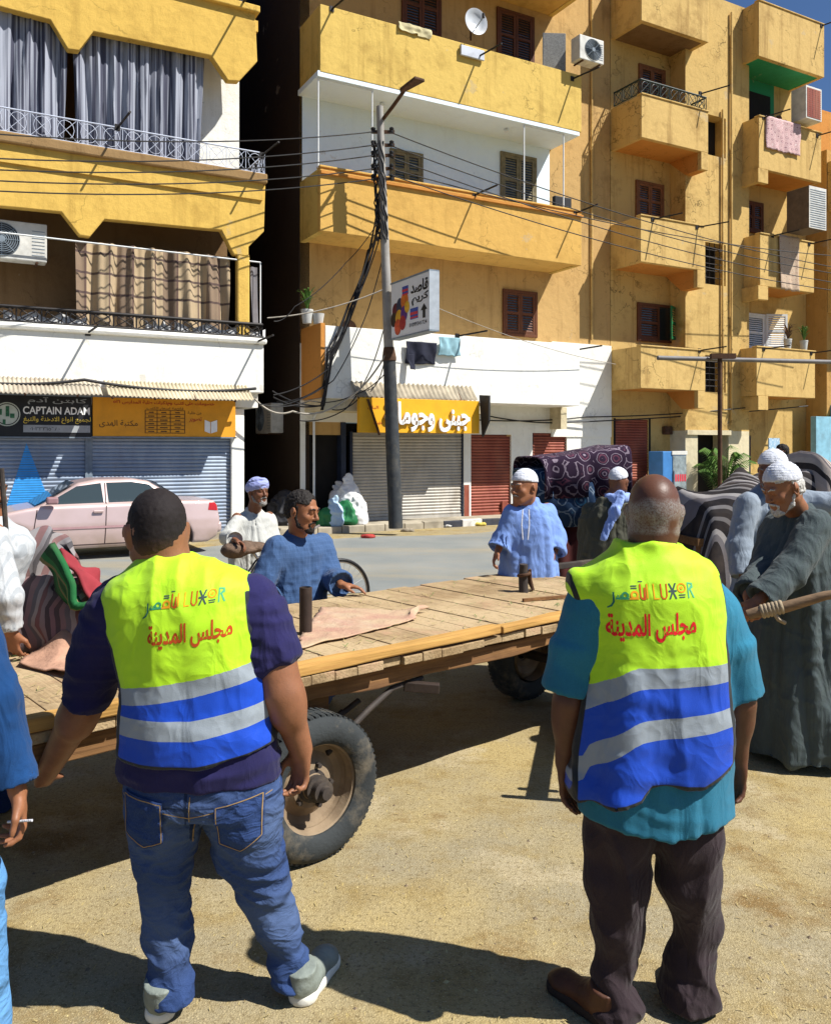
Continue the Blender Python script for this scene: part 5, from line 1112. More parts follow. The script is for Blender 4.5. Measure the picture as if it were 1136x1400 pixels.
# ================================================================== the flat cart
def woodm(name, a, b, grain=(1, 30, 30), dirt=.5, dust=False):
    t = NT(name); c = t.mix(t.val(t.noise(1.6, 7, stretch=grain, rough=.65), .35, .66), a, b); c = t.mix(t.val(t.noise(2.3, 6), .5, .7, 0, dirt), c, tuple(x*.35 for x in a))
    c = t.mix(t.val(t.noise(.9, 6), .42, .66, 0, min(1, dirt*1.7)), c, (.45, .35, .21)) if dust else c; t.bump(t.noise(2, 6, stretch=tuple(x*1.5 for x in grain)), .5, .006); MATS[name] = t.fin(c, .85, 0, .2); return MATS[name]
CA = R(41); CO = Vector((-1.44, 3.10, 0)); CL, CW, CZ = 4.45, 1.56, .85
ce, cn = Vector((math.cos(CA), math.sin(CA), 0)), Vector((-math.sin(CA), math.cos(CA), 0))
cart = thing('flat_cart', 'long flat wooden cart with dusty plank deck and rubber tyred car wheels', 'cart', CO, CA)
M_deck = woodm('deck_wood', (.36, .26, .145), (.27, .20, .115), (30, 1, 30), .5, True); M_unused = None
def deckm():
    t = NT('deck_dusty'); c = t.mix(t.val(t.noise(1.6, 7, stretch=(30, 1, 30), rough=.65), .35, .66), (.34, .235, .125), (.20, .135, .072))
    c = t.mix(t.val(t.noise(1.3, 8, rough=.66), .40, .58, 0, .88), c, (.46, .345, .20)); c = t.mix(t.val(t.noise(2.1, 8, rough=.7), .56, .66, 0, .75), c, (.44, .27, .17))
    c = t.mix(t.val(t.noise(4.5, 8, rough=.75), .58, .70, 0, .8), c, (.15, .095, .05)); c = t.mix(t.val(t.noise(70, 3), .56, .68, 0, .6), c, (.22, .16, .08))
    t.bump(t.math('ADD', t.noise(3, 6, stretch=(30, 1, 30)), t.noise(22, 6)), .6, .008); return t.fin(c, .92, 0, .12)
M_deck = deckm()
M_rim = woodm('rim_wood', (.50, .29, .085), (.36, .19, .055), (1, 30, 30), .3); M_beam = woodm('beam_wood', (.24, .125, .05), (.12, .06, .028), (1, 30, 30), .7)
def rough_board(x0, x1, y0, y1, z0, z1, sd, j=.006):
    n = int((x1-x0)/.12); m = MB(); vs = []
    for i in range(n+1):
        x = x0+(x1-x0)*i/n; d = vnoise(np.array([[x*3+sd, k*1.7, sd] for k in range(4)])+.0)*j
        vs += [(x, y0+d[0], z0+d[1]), (x, y1+d[1], z0+d[2]), (x, y1+d[2], z1+d[3]), (x, y0+d[3], z1+d[0])]
    m.add(vs, [(4*i+a, 4*i+(a+1) % 4, 4*i+4+(a+1) % 4, 4*i+4+a) for i in range(n) for a in range(4)]+[(3, 2, 1, 0), (4*n, 4*n+1, 4*n+2, 4*n+3)]); return m
x = 0.; k = 0; M_steel = mat('brown_steel', (.06, .042, .034), .6, .4, 10, .25, 60, metal=.3)
dk = MB()
while x < CL-.02:
    w_ = min(random.uniform(.12, .19), CL-x); dk.box(x+.001, x+w_-.002, -.035+random.uniform(-.022, .012), CW+random.uniform(-.02, .02), CZ-.045-random.uniform(0, .004), CZ-random.uniform(.0, .007)); x += w_
dk.build('deck', M_deck, cart, bevel=.004)
for y0 in (-.05,):
    rough_board(-.02, 2.5, y0, y0+.075, CZ+.008, CZ+.058, 3+y0, .009).build('rim_board', M_rim, cart, bevel=.008); rough_board(2.52, CL+.02, y0+.006, y0+.078, CZ+.008, CZ+.050, 9+y0, .009).build('rim_board', M_rim, cart, bevel=.008)
for y0 in (.02, CW-.1): rough_board(-.02, CL+.02, y0, y0+.08, CZ-.15, CZ-.06, 5+y0, .012).build('side_beam', M_beam, cart, bevel=.006)
for s_ in (.95, 1.5, 2.6, 3.6, 4.1): MB().box(s_, s_+.1, .1, CW-.14, CZ-.17, CZ-.055).build('cross_beam', M_beam, cart, bevel=.006)
for s_ in (1.05, 3.7): MB().box(s_, s_+.4, .12, .22, CZ-.30, CZ-.165).build('axle_block', M_beam, cart, bevel=.006); MB().box(s_, s_+.4, CW-.4, CW-.3, CZ-.30, CZ-.165).build('axle_block', M_beam, cart, bevel=.006)
M_tyre = mat('tyre_rubber', (.035, .04, .042), .85, .4, 5, .5, 60, dirt=.85, dcol=(.26, .21, .14)); M_rimm = mat('dusty_rim', (.30, .22, .14), .85, .4, 5, .4, 40, dirt=.75, dcol=(.10, .055, .03)); M_axle = mat('axle_steel', (.05, .04, .035), .7, .4, 8, .3, 50, dirt=.5, dcol=(.2, .15, .1))
def wheel(par, c, out, tilt=0, r=.335):
    T = Matrix.Translation(c) @ Matrix.Rotation(R(90)*out+R(180)*(out > 0)*0, 4, 'X')     # z axis of lathe points outward
    m = MB(); w_ = .095
    m.lathe([(.205, w_*.82), (.225, w_*1.0), (.27, w_*1.08), (.305, w_*.96), (.325, w_*.8), (.334, w_*.5), (r, 0), (.334, -w_*.5), (.325, -w_*.8), (.30, -w_), (.25, -w_), (.205, -w_*.8), (.205, w_*.82)], 48, 0, T); ty = m.build('tyre', M_tyre, par, smooth=40)
    tr = MB()
    for k in range(64):
        for sg in (-1, 1):
            a = 6.28319*(k+.25*sg)/64; A = T @ Matrix.Rotation(a, 4, 'Z'); tr.box(.322, .3362, -.009, .009, sg*.012, sg*w_*.74, 0, A)
    tr.build('tread', M_tyre, ty)
    m = MB(); m.lathe([(.21, w_*.80), (.222, w_*.86), (.214, w_*.74), (.196, w_*.66), (.188, w_*.1), (.18, -.01), (.15, -.028), (.12, -.01), (.10, .012), (.062, .016), (.058, .03), (.05, .032)], 40, 0, T); m.lathe([(.19, -.09), (.188, w_*.2)], 40, 0, T); m.build('rim', M_rimm, par, smooth=35)
    m = MB(); m.lathe([(.075, .014), (.075, .022), (.056, .026), (.054, .055), (.062, .058), (.062, .068), (.045, .071), (.043, .098), (.05, .1), (.05, .112), (.03, .116), (.028, .14), (.0001, .142)], 20, 0, T)
    for k in range(5): m.lathe([(.0001, .04), (.012, .038), (.012, .012)], 6, 0, T @ Matrix.Rotation(6.28319*k/5, 4, 'Z') @ Matrix.Translation((.095, 0, 0)))
    m.build('hub', M_axle, par, smooth=35)
for s_ in (1.245, 3.88):
    for yy, o in ((-.02, 1), (1.0, -1)):
        w_ = bpy.data.objects.new('wheel', None); C.objects.link(w_); w_.parent = cart; w_.location = (s_, yy, .335); wheel(w_, Vector((0, 0, 0)), o)
    m = MB(); m.tube([(s_, .05, .335), (s_, 1.0, .335)], .035, 10); m.build('axle', M_axle, cart)
    for yy in (.16, CW-.36):
        m = MB()
        for j in range(3): m.tube([(s_-.42+.1*j+t*(.84-.2*j), yy, .50-.035*j-.12*math.sin(math.pi*t)+.10) for t in [i/12 for i in range(13)]], .018, 6)
        m.build('leaf_spring', M_axle, cart, smooth=50)
m = MB(); m.bar((1.88, .06, CZ-.19), (2.02, -.06, CZ-.205), .05, .05); m.build('rope_hook', M_steel, cart, bevel=.005)
m = MB(); m.tube([(1.35, -.0, .45), (1.62, .02, .6), (1.8, .06, .66), (2.0, .05, .68)], .016, 8); m.build('brake_bar', M_axle, cart, smooth=50)
def clocal(p): q = p-CO; return Vector((q.dot(ce), q.dot(cn), p.z))
c = clocal(GR(418, 866, CZ)); m = MB(); m.lathe([(.034, -.05), (.036, .0), (.036, .26), (.03, .262), (.029, .15), (.0001, .15)], 20, 0, Matrix.Translation(c)); m.build('stake', M_steel, cart, smooth=40)
c = clocal(GR(716, 809, CZ)); m = MB(); m.tube([c+Vector((0, 0, -.05)), c+Vector((.004, .01, .1)), c+Vector((.0, .0, .2))], [.036, .034, .03], 10); m.build('stake', M_axle, cart, smooth=40)
m = MB(); 
for j in range(5): m.tube([c+Vector((.045+.008*math.sin(j), -.02+.012*j, .16-.012*j)), c+Vector((.075, .0+.008*j, .08)), c+Vector((.07+.012*j, .012*j-.03, .004))], .011, 6)
m.tube([c+Vector((.04*math.cos(t*.6), .04*math.sin(t*.6), .1+.004*t)) for t in range(14)], .012, 6); m.build('rope', M_rust, cart, smooth=60)
a, b = clocal(GR(738, 782, CZ)), clocal(GR(850, 770, CZ)); m = MB(); m.bar(a+Vector((0, 0, .03)), b+Vector((0, 0, .04)), .05, .05); m.build('iron_bar', M_axle, cart, bevel=.006)
# draw bar running out towards the street side, with its cross handle
m = MB(); a, b = clocal(Vector((1.62, 6.25, .72))), clocal(Vector((1.27, 4.35, .80))); m.bar(a, b, .07, .08); m.build('draw_bar', M_beam, cart, bevel=.01)
d = (b-a).normalized(); p_ = Vector((d.y, -d.x, 0)); m = MB(); m.tube([b-p_*.2+Vector((0, 0, .02)), b+p_*.16+Vector((0, 0, .02))], .022, 8); m.tube([b-d*.12-p_*.1, b-d*.12+p_*.1], .02, 8); m.build('cross_handle', M_beam, cart, smooth=50)
# ---- things lying on the deck
def cloth_sheet(name, label, cat, fn, nu, nv, m, th=.006, group=None):
    mm = MB(); mm.grid(fn, nu, nv); o = mm.build(name, m, None, smooth=70, solid=th); tag(o, label, cat, group); return o
M_sack = mat('dusty_sacking', (.46, .335, .21), .95, .35, 5, .6, 40, col2=(.40, .22, .16), bdist=.012, dirt=.8, dcol=(.52, .44, .32))
def deckp(px, py): return GR(px, py, CZ)
cor = [deckp(396, 893), deckp(560, 852), deckp(584, 838), deckp(470, 826), deckp(440, 832)]
def sk(i, j):
    a = cor[0].lerp(cor[1], i); b = cor[4].lerp(cor[2], i); p = a.lerp(b, j); n_ = float(vnoise(np.array([[p.x*6, p.y*6, 1.5]]))[0]); n2 = float(vnoise(np.array([[p.x*17, p.y*17, 4.5]]))[0])
    e = min(i, 1-i, j, 1-j); fold = .035*math.exp(-((i-.95)/.06)**2)*math.exp(-((j-.75)/.3)**2)
    p = p + Vector((n2*.03*(e < .08), n_*.04*(e < .08), 0)); p.z = CZ+.008+max(0, .014*n_+.012*n2)+fold; return p
cloth_sheet('sack_cloth', 'dusty pinkish sacking spread flat over the middle of the cart deck', 'sack', sk, 34, 30, M_sack)
cor2 = [Vector(deckp(26, 912)), Vector(deckp(118, 935)), Vector(deckp(190, 880)), Vector(deckp(60, 880))]
def sk2(i, j):
    p = cor2[0].lerp(cor2[1], i).lerp(cor2[3].lerp(cor2[2], i), j); n_ = float(vnoise(np.array([[p.x*5, p.y*5, 2.5]]))[0]); n2 = float(vnoise(np.array([[p.x*15, p.y*15, 3.5]]))[0])
    lump = .13*math.exp(-((i-.35)/.18)**2-((j-.7)/.28)**2); p.z = CZ+.012+max(0, .03*n_+.015*n2)+lump; return p
cloth_sheet('sack_cloth', 'rumpled pink brown sacking with a lump at the left end of the deck', 'sack', sk2, 26, 26, mat('pink_sacking', (.48, .27, .18), .95, .45, 6, .6, 40, bdist=.012))
def stripe_mat(name, cols, scale, direction='X', dist=1.2):
    t = NT(name); wv = t.n('ShaderNodeTexWave'); wv.wave_profile = 'SAW'; wv.bands_direction = direction; wv.inputs['Scale'].default_value = scale; wv.inputs['Distortion'].default_value = dist; wv.inputs['Detail'].default_value = 1
    t.L(t.tc.outputs['UV'], wv.inputs[0]); n = len(cols); c = t.ramp(wv.outputs['Fac'], [(i/n, q) for i, q in enumerate(cols)], 'CONSTANT')
    c = t.mix(t.val(t.noise(5, 5), .4, .7, 0, .35), c, (.12, .09, .07)); t.bump(t.math('ADD', t.noise(350, 2), t.noise(30, 3)), .4, .006); MATS[name] = t.fin(c, .95, 0, .1); return MATS[name]
def uv_sheet(name, label, cat, fn, nu, nv, m, th=.012, group=None):
    mm = MB(); mm.grid(fn, nu, nv); o = mm.build(name, m, None, smooth=70, solid=th); uv = o.data.uv_layers.new(name='UVMap')
    for lp in o.data.loops: k = lp.vertex_index; uv.data[lp.index].uv = ((k % (nu+1))/nu, (k//(nu+1))/nv)
    tag(o, label, cat, group); return o
# blanket heap on the left end (two striped blankets, a green and red saddle cloth)
def heap(c, w_, h_, d_, seed, lean=0., ax=Vector((1, 0, 0)), ay=Vector((0, 1, 0)), z0=CZ, jag=1.):
    def fn(i, j):
        # j runs front bottom -> over the top -> back bottom
        a = (i-.5)*w_; t = j*math.pi; y = -math.cos(t)*d_/2; z = math.sin(t)**.75*h_*(1-.25*(2*i-1)**2); q = np.array([[a*4+seed, j*5+seed, seed]]); n_ = float(vnoise(q)[0]); n2 = float(vnoise(q*2.7)[0]); r_ = float(vnoise(np.array([[a*11+seed, z*1.5, 3+seed]]))[0])
        s_ = math.sin(t); p = c+ax*(a+lean*z+.04*n2)+ay*(y*(1+.12*n_)+(.05*r_*jag)*(1 if j < .5 else -1)); p = Vector(p); p.z = z0+.012+z*(1+.12*n_)+.02*n2*s_; return p
    return fn
M_bl1 = stripe_mat('striped_rose', [(.22, .13, .135), (.09, .065, .07), (.24, .15, .15), (.15, .13, .14), (.32, .27, .26), (.20, .10, .10), (.25, .19, .19), (.08, .06, .065)], .9, 'X', 2.)
M_bl2 = stripe_mat('striped_grey', [(.20, .19, .20), (.07, .07, .08), (.28, .26, .26), (.20, .11, .11)], 1.2, 'X', 2.)
uv_sheet('folded_blanket', 'rose and grey striped blanket heaped at the left end of the cart', 'blanket', heap(Q(76, 700, 4.5)*1, .50, .36, .5, 1., -.15), 30, 34, M_bl1)
uv_sheet('folded_blanket', 'dark and pale striped blanket slumped against the white shirted man', 'blanket', heap(Q(42, 700, 4.62), .42, .56, .4, 4., .12), 30, 34, M_bl2)
def saddle(i, j):
    a, b = Q(64, 752, 4.22), Q(138, 842, 4.12); p = a.lerp(b, i); n_ = float(vnoise(np.array([[i*5, j*4, 8.]]))[0]); return p+Vector((-.10*j+.03*n_, .20*j, -.05*math.sin(i*3)+.04*n_-.05*j))
uv_sheet('saddle_cloth', 'green cloth with a red edge lying over the striped blankets', 'saddle cloth', saddle, 20, 12, stripe_mat('green_red', [(.012, .07, .028), (.012, .06, .025), (.02, .13, .045), (.16, .15, .07), (.02, .12, .04)], .98, 'Y', .3), .03)
def saddle2(i, j):
    a, b = Q(94, 754, 4.4), Q(142, 834, 4.3); p = a.lerp(b, i); n_ = float(vnoise(np.array([[i*4, j*3, 28.]]))[0]); return p+Vector((-.06+.12*j+.02*n_, .2*j, .03*math.sin(i*3)+.02*n_-.14*j))
uv_sheet('saddle_cloth', 'red cloth sticking out behind the green saddle cloth', 'saddle cloth', saddle2, 20, 12, mat('red_cloth', (.30, .035, .045), .9, .3, 6, .4, 40), .02)
m = MB(); a = Q(18, 770, 4.2); b = Q(2, 640, 4.2); m.tube([a+Vector((0, 0, -.32)), b], .013, 8); tag(m.build('wooden_stick', M_axle), 'thin dark stick standing upright beside the white shirted man', 'stick')
m = MB(); a, b = clocal(GR(715, 823, CZ)), clocal(GR(775, 818, CZ)); q = cart.matrix_basis; m.bar(CO+ce*a.x+cn*a.y+Vector((0, 0, CZ+.012)), CO+ce*b.x+cn*b.y+Vector((0, 0, CZ+.012)), .025, .02); tag(m.build('wood_strip', M_beam), 'thin wooden strip lying loose on the deck near the rope bound stake', 'stick')
# the pole gripped by the stooping man
m = MB(); a, b = Q(1022, 841, 4.72), Q(1240, 789, 4.45); m.tube([a.lerp(b, t/8)+Vector((0, 0, .006*math.sin(t*2.1))) for t in range(9)], [.028+.004*math.sin(t) for t in range(9)], 10); pole = m.build('wooden_shaft', woodm('pole_wood', (.26, .17, .10), (.17, .11, .065), (1, 20, 20)), None, smooth=60); tag(pole, 'long pale wooden shaft gripped by the stooping man at right', 'pole')
kn = MB(); c = a.lerp(b, .16)
for j in range(6): kn.lathe([(.033, -.012), (.04, -.004), (.04, .004), (.033, .012)], 10, 0, Matrix.Translation(c+(b-a).normalized()*(.02*j-.05)) @ (b-a).to_track_quat('Z', 'Y').to_matrix().to_4x4())
kn.tube([c, c+Vector((.02, -.04, -.05)), c+Vector((.06, -.03, -.07))], .012, 6); kn.build('rope_binding', mat('pale_rope', (.36, .28, .18), .9, .3, 20, .4), pole, smooth=60)

# straw and green scraps strewn over the deck
sr = random.Random(4); mm = MB()
for i in range(520):
    a_ = sr.uniform(.1, CL-.1); b_ = sr.uniform(.08, CW-.08) if i % 3 else sr.choice((.55, 1.2, .25))+sr.gauss(0, .08); p = CO+ce*a_+cn*b_+Vector((0, 0, CZ+.004)); an = sr.uniform(0, 3.14); l = sr.uniform(.008, .035); d = Vector((math.cos(an), math.sin(an), 0))*l; n = Vector((-d.y, d.x, 0)).normalized()*.0022
    mm.add([p-d-n, p-d+n, p+d+n+Vector((0, 0, .006)), p+d-n+Vector((0, 0, .006))], [(0, 1, 2, 3)], 0 if sr.random() < .72 else 1)
o = mm.build('straw', [mat('straw_dry', (.42, .33, .14), .9, .3, 20, 0), mat('straw_green', (.12, .20, .05), .8, .3, 20, 0)]); tag(o, kind='stuff')
# ================================================================== things fixed to, hung from or standing before the buildings
def fthing(name, label, cat, u, v, z, group=None): return thing(name, label, cat, FW(u, v, z), FA, group)
def fobj(mb, name, mats, label, cat, u, v, z, group=None, **kw):       # one-mesh thing built round its own base
    o = mb.build(name, mats, None, loc=FW(u, v, z), **kw); o.rotation_euler.z = FA; return tag(o, label, cat, group)
M_ac = mat('ac_white', (.68, .67, .62), .6, .2, 5, .05, dirt=.45); M_blk = mat('black_plastic', (.02, .02, .022), .6, .3, 8, .05)
def ac_unit(label, u, v, z, w_=.85, h_=.58, d_=.32, fan=.36, group='air conditioner boxes on the facades'):
    t = fthing('air_conditioner', label, 'air conditioner', u, v, z, group)
    MB().box(-w_/2, w_/2, -d_, 0, 0, h_).build('casing', M_ac, t, bevel=.02)
    c = Matrix.Translation((-w_/2+w_*fan, -d_-.002, h_/2)) @ Matrix.Rotation(R(90), 4, 'X'); r = h_*.42
    m = MB(); m.lathe([(.0001, .006), (r*.98, .006)], 24, 0, c); b = m.build('fan_opening', M_blk, t)
    m = MB()
    for k in range(7): m.lathe([(r*(.25+.12*k), .012), (r*(.25+.12*k)+.008, .02), (r*(.25+.12*k)+.016, .012)], 24, 0, c)
    for k in range(8): a = k*.785; m.tube([c @ Vector((r*.15*math.cos(a), r*.15*math.sin(a), .016)), c @ Vector((r*math.cos(a), r*math.sin(a), .016))], .006, 4)
    m.lathe([(.0001, .026), (r*.2, .024), (r*.22, .012)], 16, 0, c); m.build('fan_grille', M_guide, t)
    m = MB()
    for k in range(8): m.box(w_/2-.26, w_/2-.04, -d_-.006, -d_-.001, h_*.15+k*h_*.09, h_*.15+k*h_*.09+.012)
    m.build('vent_slots', M_guide, t)
    m = MB(); m.bar((-w_*.35, -d_, -.02), (-w_*.35, .02, -.02), .04, .03); m.build('bracket', M_rust, t); m = MB(); m.bar((w_*.35, -d_, -.02), (w_*.35, .02, -.02), .04, .03); m.build('bracket', M_rust, t)
    return t
u, z = P(18, 355, .9); ac_unit('white air conditioner box under the scalloped balcony at the left edge', u, .62, z, 1.15, .72, fan=.33)
u, z = P(790, 95, 1.0); ac_unit('white air conditioner box with a dark round fan on top of the yellow parapet', u, 1.2, z, .8, .62, .35, fan=.55)
u, z = P(402, 592, -1.0); t = thing('air_conditioner', 'grey air conditioner box hanging in the dark alley', 'air conditioner', FW(MU0-.02, -1.6, z), FA-R(90), 'air conditioner boxes on the facades')
for ch in list(bpy.data.objects): 
    if ch.name == 'air_conditioner': src = ch
for ch in src.children: c_ = ch.copy(); C.objects.link(c_); c_.parent = t
def curtain(name, label, u0, u1, z0, z1, v, m, pl=9., amp=.07, taper=0., group=None, seed=0.):
    mm = MB(); w_ = u1-u0; n = int(w_*26)
    def fn(i, j):
        a = i*w_; k = vnoise(np.array([[a*1.3+seed, j*.8, seed]]))[0]*1.6
        y = -amp*math.sin(a*pl*2+k*2.2)*(.55+.45*(1-j))-amp*.4*math.sin(a*pl*4.7+3*k); sh_ = taper*(1-j)*(i-.5)+.05*float(k)*(1-j)
        return (a+sh_, y, (z1-z0)*j+(0 if j > .01 else .05*math.sin(a*5)))
    mm.grid(fn, n, 14); return fobj(mm, name, m, label, 'curtain', u0, v, z0, group, smooth=80)
def plaid(name, base, line, line2):
    t = NT(name); sx = t.n('ShaderNodeSeparateXYZ'); t.L(t.tc.outputs['Object'], sx.inputs[0]); c = t.mix(t.val(t.noise(2, 4), .35, .7), base, tuple(x*.8 for x in base))
    def stripe(sock, f, w_, off): return t.math('LESS_THAN', t.math('FRACT', t.math('ADD', t.math('MULTIPLY', sock, f), off)), w_)
    c = t.mix(t.math('MULTIPLY', stripe(sx.outputs[0], 1.15, .35, .1), .6), c, line); c = t.mix(t.math('MULTIPLY', stripe(sx.outputs[0], 2.3, .08, .6), .8), c, line)
    c = t.mix(t.math('MULTIPLY', stripe(sx.outputs[2], 2.6, .12, .2), .85), c, line2); t.bump(t.noise(160, 3), .3, .006); return t.fin(c, .9, 0, .1)
def pleat(name, a, b):
    t = NT(name); n = t.noise(7, 3, stretch=(3., .3, .03)); c = t.mix(t.val(n, .44, .56), a, b); t.bump(t.noise(160, 3), .2, .006); return t.fin(c, .85, 0, .15)
M_cg = pleat('curtain_grey', (.32, .34, .40), (.065, .068, .10)); zc0, zc1 = zl1+.03, P(200, 40)[1]
ug = P(96, 130, 1.05)[0]
curtain('curtain', 'grey pleated curtain closing the leftmost bay of the upper balcony', UL+.2, ug-.05, zc0, zc1, .98, M_cg, 9., .075, group='grey curtains of the upper balcony')
curtain('curtain', 'grey pleated curtain closing the bay beside the white end wall', ug+.02, P(280, 150, .98)[0], zc0+.02, zc1-.1, .95, M_cg, 9.5, .075, -.25, 'grey curtains of the upper balcony', 5.)
M_cp = plaid('curtain_plaid', (.46, .35, .22), (.10, .06, .055), (.075, .05, .05)); zq0, zq1 = rb0-.05, P(210, 338, 1.13)[1]
curtain('curtain', 'brown and cream plaid curtain on the rail of the lower balcony', P(103, 400, 1.13)[0], P(316, 400, 1.13)[0], zq0, zq1, 1.02, M_cp, 6.5, .09, seed=3.)
curtain('curtain', 'narrow dark curtain bunched at the end of the lower balcony', UE-.18, UE-.02, zq0+.3, zq1-.15, 1.0, M_bl2, 9, .05, seed=9.)
# ---- awnings
def awning(label, u0, u1, v0, v1, z0, z1, m, pitch=.075, amp=.016, sup=True):
    t = fthing('awning', label, 'awning', u0, v0, z0)
    n = int((u1-u0)/pitch*6); mm = MB(); mm.grid(lambda i, j: ((u1-u0)*i, -(v1-v0)*j, (z1-z0)*(1-j)+amp*math.sin(i*(u1-u0)/pitch*6.283)-.03*math.sin(i*2.7)*j), n, 3); mm.build('corrugated_sheet', m, t, smooth=80, solid=.006)
    if sup:
        for k in range(4): uu = (u1-u0)*(k+.1)/3.6; mm = MB(); mm.bar((uu, 0, z1-z0-.05), (uu, -(v1-v0), -.05), .035, .035); mm.build('support', M_rust, t)
    return t
M_tin = mat('corrugated_tin', (.50, .44, .34), .75, .35, 2.5, .2, 60, dirt=.75, dcol=(.17, .10, .06)); M_tins = mat('striped_tin', (.42, .36, .26), .75, .5, 3, .2, 60, dirt=.7)
ua = P(-130, 535, 1.7)[0]; ub = P(140, 540, 1.7)[0]; uc = P(347, 545, 1.7)[0]; za = P(250, 543, 1.75)[1]; zb = P(250, 524, 1.2)[1]
awning('rusty corrugated tin awning over the dark shop sign at the left edge', ua, ub, 1.2, 1.75, za+.02, zb, M_tin); awning('pale corrugated tin awning over the orange shop sign', ub+.1, uc, 1.2, 1.72, za, zb+.0, mat('beige_tin', (.62, .53, .36), .75, .3, 2.5, .2, 60, dirt=.5))
u0, u1 = P(487, 540, 1.5)[0], P(655, 535, 1.55)[0]; aw = awning('striped corrugated awning over the yellow cheese shop sign', u0, u1, 1.2, 1.48, P(600, 545, 1.5)[1], P(600, 530, 1.2)[1]+.06, M_tins, .12, .022)
# ---- shop signs
def board(name, label, u0, u1, z0, z1, v, m, th=.1, frame=None):
    t = fthing(name, label, 'sign', u0, v, z0); MB().box(0, u1-u0, 0, th, 0, z1-z0).build('panel', m, t, bevel=.006)
    if frame:
        w_, h_ = u1-u0, z1-z0; m2 = MB()
        for a in ((-.02, w_+.02, -.025, 0), (-.02, w_+.02, h_, h_+.025)): m2 = MB(); m2.box(a[0], a[1], -.015, th, a[2], a[3]); m2.build('frame', frame, t)
    return t, u1-u0, z1-z0
def lett(t, name, m, items, y=-.006, depth=0.):
    mm = MB()
    for (txt, cx, cz, w_, h_, b_) in items: flat_text(mm, txt, cx, cz, y, w_, h_, 0, b_, depth)
    return mm.build(name, m, t)
M_sblk = mat('sign_black', (.02, .02, .022), .5, .3, 4, .05); M_sorg = mat('sign_orange', (.78, .34, .02), .6, .12, 3, .05, dirt=.25); M_syel = mat('sign_yellow', (.85, .42, .015), .55, .12, 3, .05, dirt=.2)
M_wlet = mat('white_letters', (.85, .85, .83), .5, .05, 5, 0); M_ylet = mat('yellow_letters', (.75, .55, .08), .5, .1, 5, 0); M_rlet = mat('red_letters', (.42, .03, .02), .6, .1, 5, 0); M_dlet = mat('dark_letters', (.06, .03, .02), .6, .2, 5, 0); M_glet = mat('grey_letters', (.35, .37, .38), .5, .2, 5, 0)
u0, u1 = P(-75, 570, 1.0)[0], P(125, 570, 1.0)[0]; z0, z1 = P(60, 597, 1.0)[1], P(60, 541, 1.0)[1]
t, w_, h_ = board('shop_sign', 'black shop sign reading CAPTAIN ADAM with yellow Arabic line and a round emblem', u0, u1, z0, z1, 1.0, M_sblk, .12, M_guide)
px2u = w_/200; X_ = lambda px: (px+75)*px2u; Z_ = lambda py: h_*(597-py)/56
lett(t, 'lettering', M_wlet, [('CAPTAIN ADAM', X_(75), Z_(561), 95*px2u, 10.5*h_/56, .022)]); lett(t, 'lettering', M_glet, [(arab('كابتن آدم'), X_(76), Z_(548), 84*px2u, 10*h_/56, .01)])
lett(t, 'lettering', M_ylet, [(arab('لجميع انواع الادخنة والتبغ'), X_(76), Z_(574), 96*px2u, 10*h_/56, .012)]); mm = MB(); mm.box(X_(28), X_(123), -.008, -.001, Z_(591), Z_(581)); mm.build('white_strip', M_glet, t); lett(t, 'lettering', M_sblk, [('٠١٠٣٣٣١٥٦٨٠', X_(58), Z_(586), 42*px2u, 5*h_/56, 0)], -.01)
mm = MB(); T_ = Matrix.Translation((X_(6), -.004, Z_(567))) @ Matrix.Rotation(R(90), 4, 'X'); mm.lathe([(.0001, .001), (18*px2u, .001)], 32, 0, T_); em = mm.build('round_emblem', mat('emblem_pale', (.55, .60, .52), .6, .2, 8, 0), t)
mm = MB(); mm.lathe([(15*px2u, .003), (16.4*px2u, .003)], 32, 0, T_); mm.build('emblem_ring', M_sblk, em)
mm = MB()
for a, b, c_, d_ in ((-6, 560, 5, 8), (4, 556, 5, 14), (10, 566, 6, 6), (0, 574, 4, 7)): mm.box(X_(a), X_(a+c_), -.009, -.006, Z_(b+d_), Z_(b))
mm.build('emblem_figures', mat('emblem_green', (.05, .20, .10), .6, .6, 30, 0), em)
u0, u1 = P(127, 570, 1.02)[0], P(322, 570, 1.02)[0]; z0, z1 = P(225, 597, 1.02)[1], P(225, 545, 1.02)[1]
t, w_, h_ = board('shop_sign', 'orange shop sign with red Arabic heading, a ruled price table and an open book', u0, u1, z0, z1, 1.02, M_sorg, .1, M_guide); k_ = w_/195; X_ = lambda px: (px-127)*k_; Z_ = lambda py: h_*(597-py)/52
lett(t, 'lettering', M_rlet, [(arab('خصومات على كتب ومذكرات طلبة المدارس ١٢٥'), X_(222), Z_(551.5), 138*k_, 6.5*h_/52, .02)]); lett(t, 'lettering', M_dlet, [(arab('قائمة اسعار الكتب'), X_(222), Z_(558.5), 50*k_, 4.5*h_/52, 0), (arab('مكتبة الهدى'), X_(160), Z_(580), 50*k_, 10*h_/52, 0), (arab('عن طلبة'), X_(263), Z_(564), 20*k_, 5*h_/52, 0)])
lett(t, 'lettering', M_rlet, [(arab('تصوير'), X_(264), Z_(573), 18*k_, 7*h_/52, .01)])
mm = MB()
for px in (195, 211, 229, 249): mm.box(X_(px)-.006, X_(px)+.006, -.006, -.001, Z_(592), Z_(561))
mm2 = MB()
for py in (561, 566.2, 571.4, 576.6, 581.8, 587, 592): mm2.box(X_(195), X_(249), -.0075, -.0065, Z_(py)-.005, Z_(py)+.005)
a = mm.build('ruled_table', M_dlet, t); mm2.build('table_line', M_dlet, a)
mm = MB()
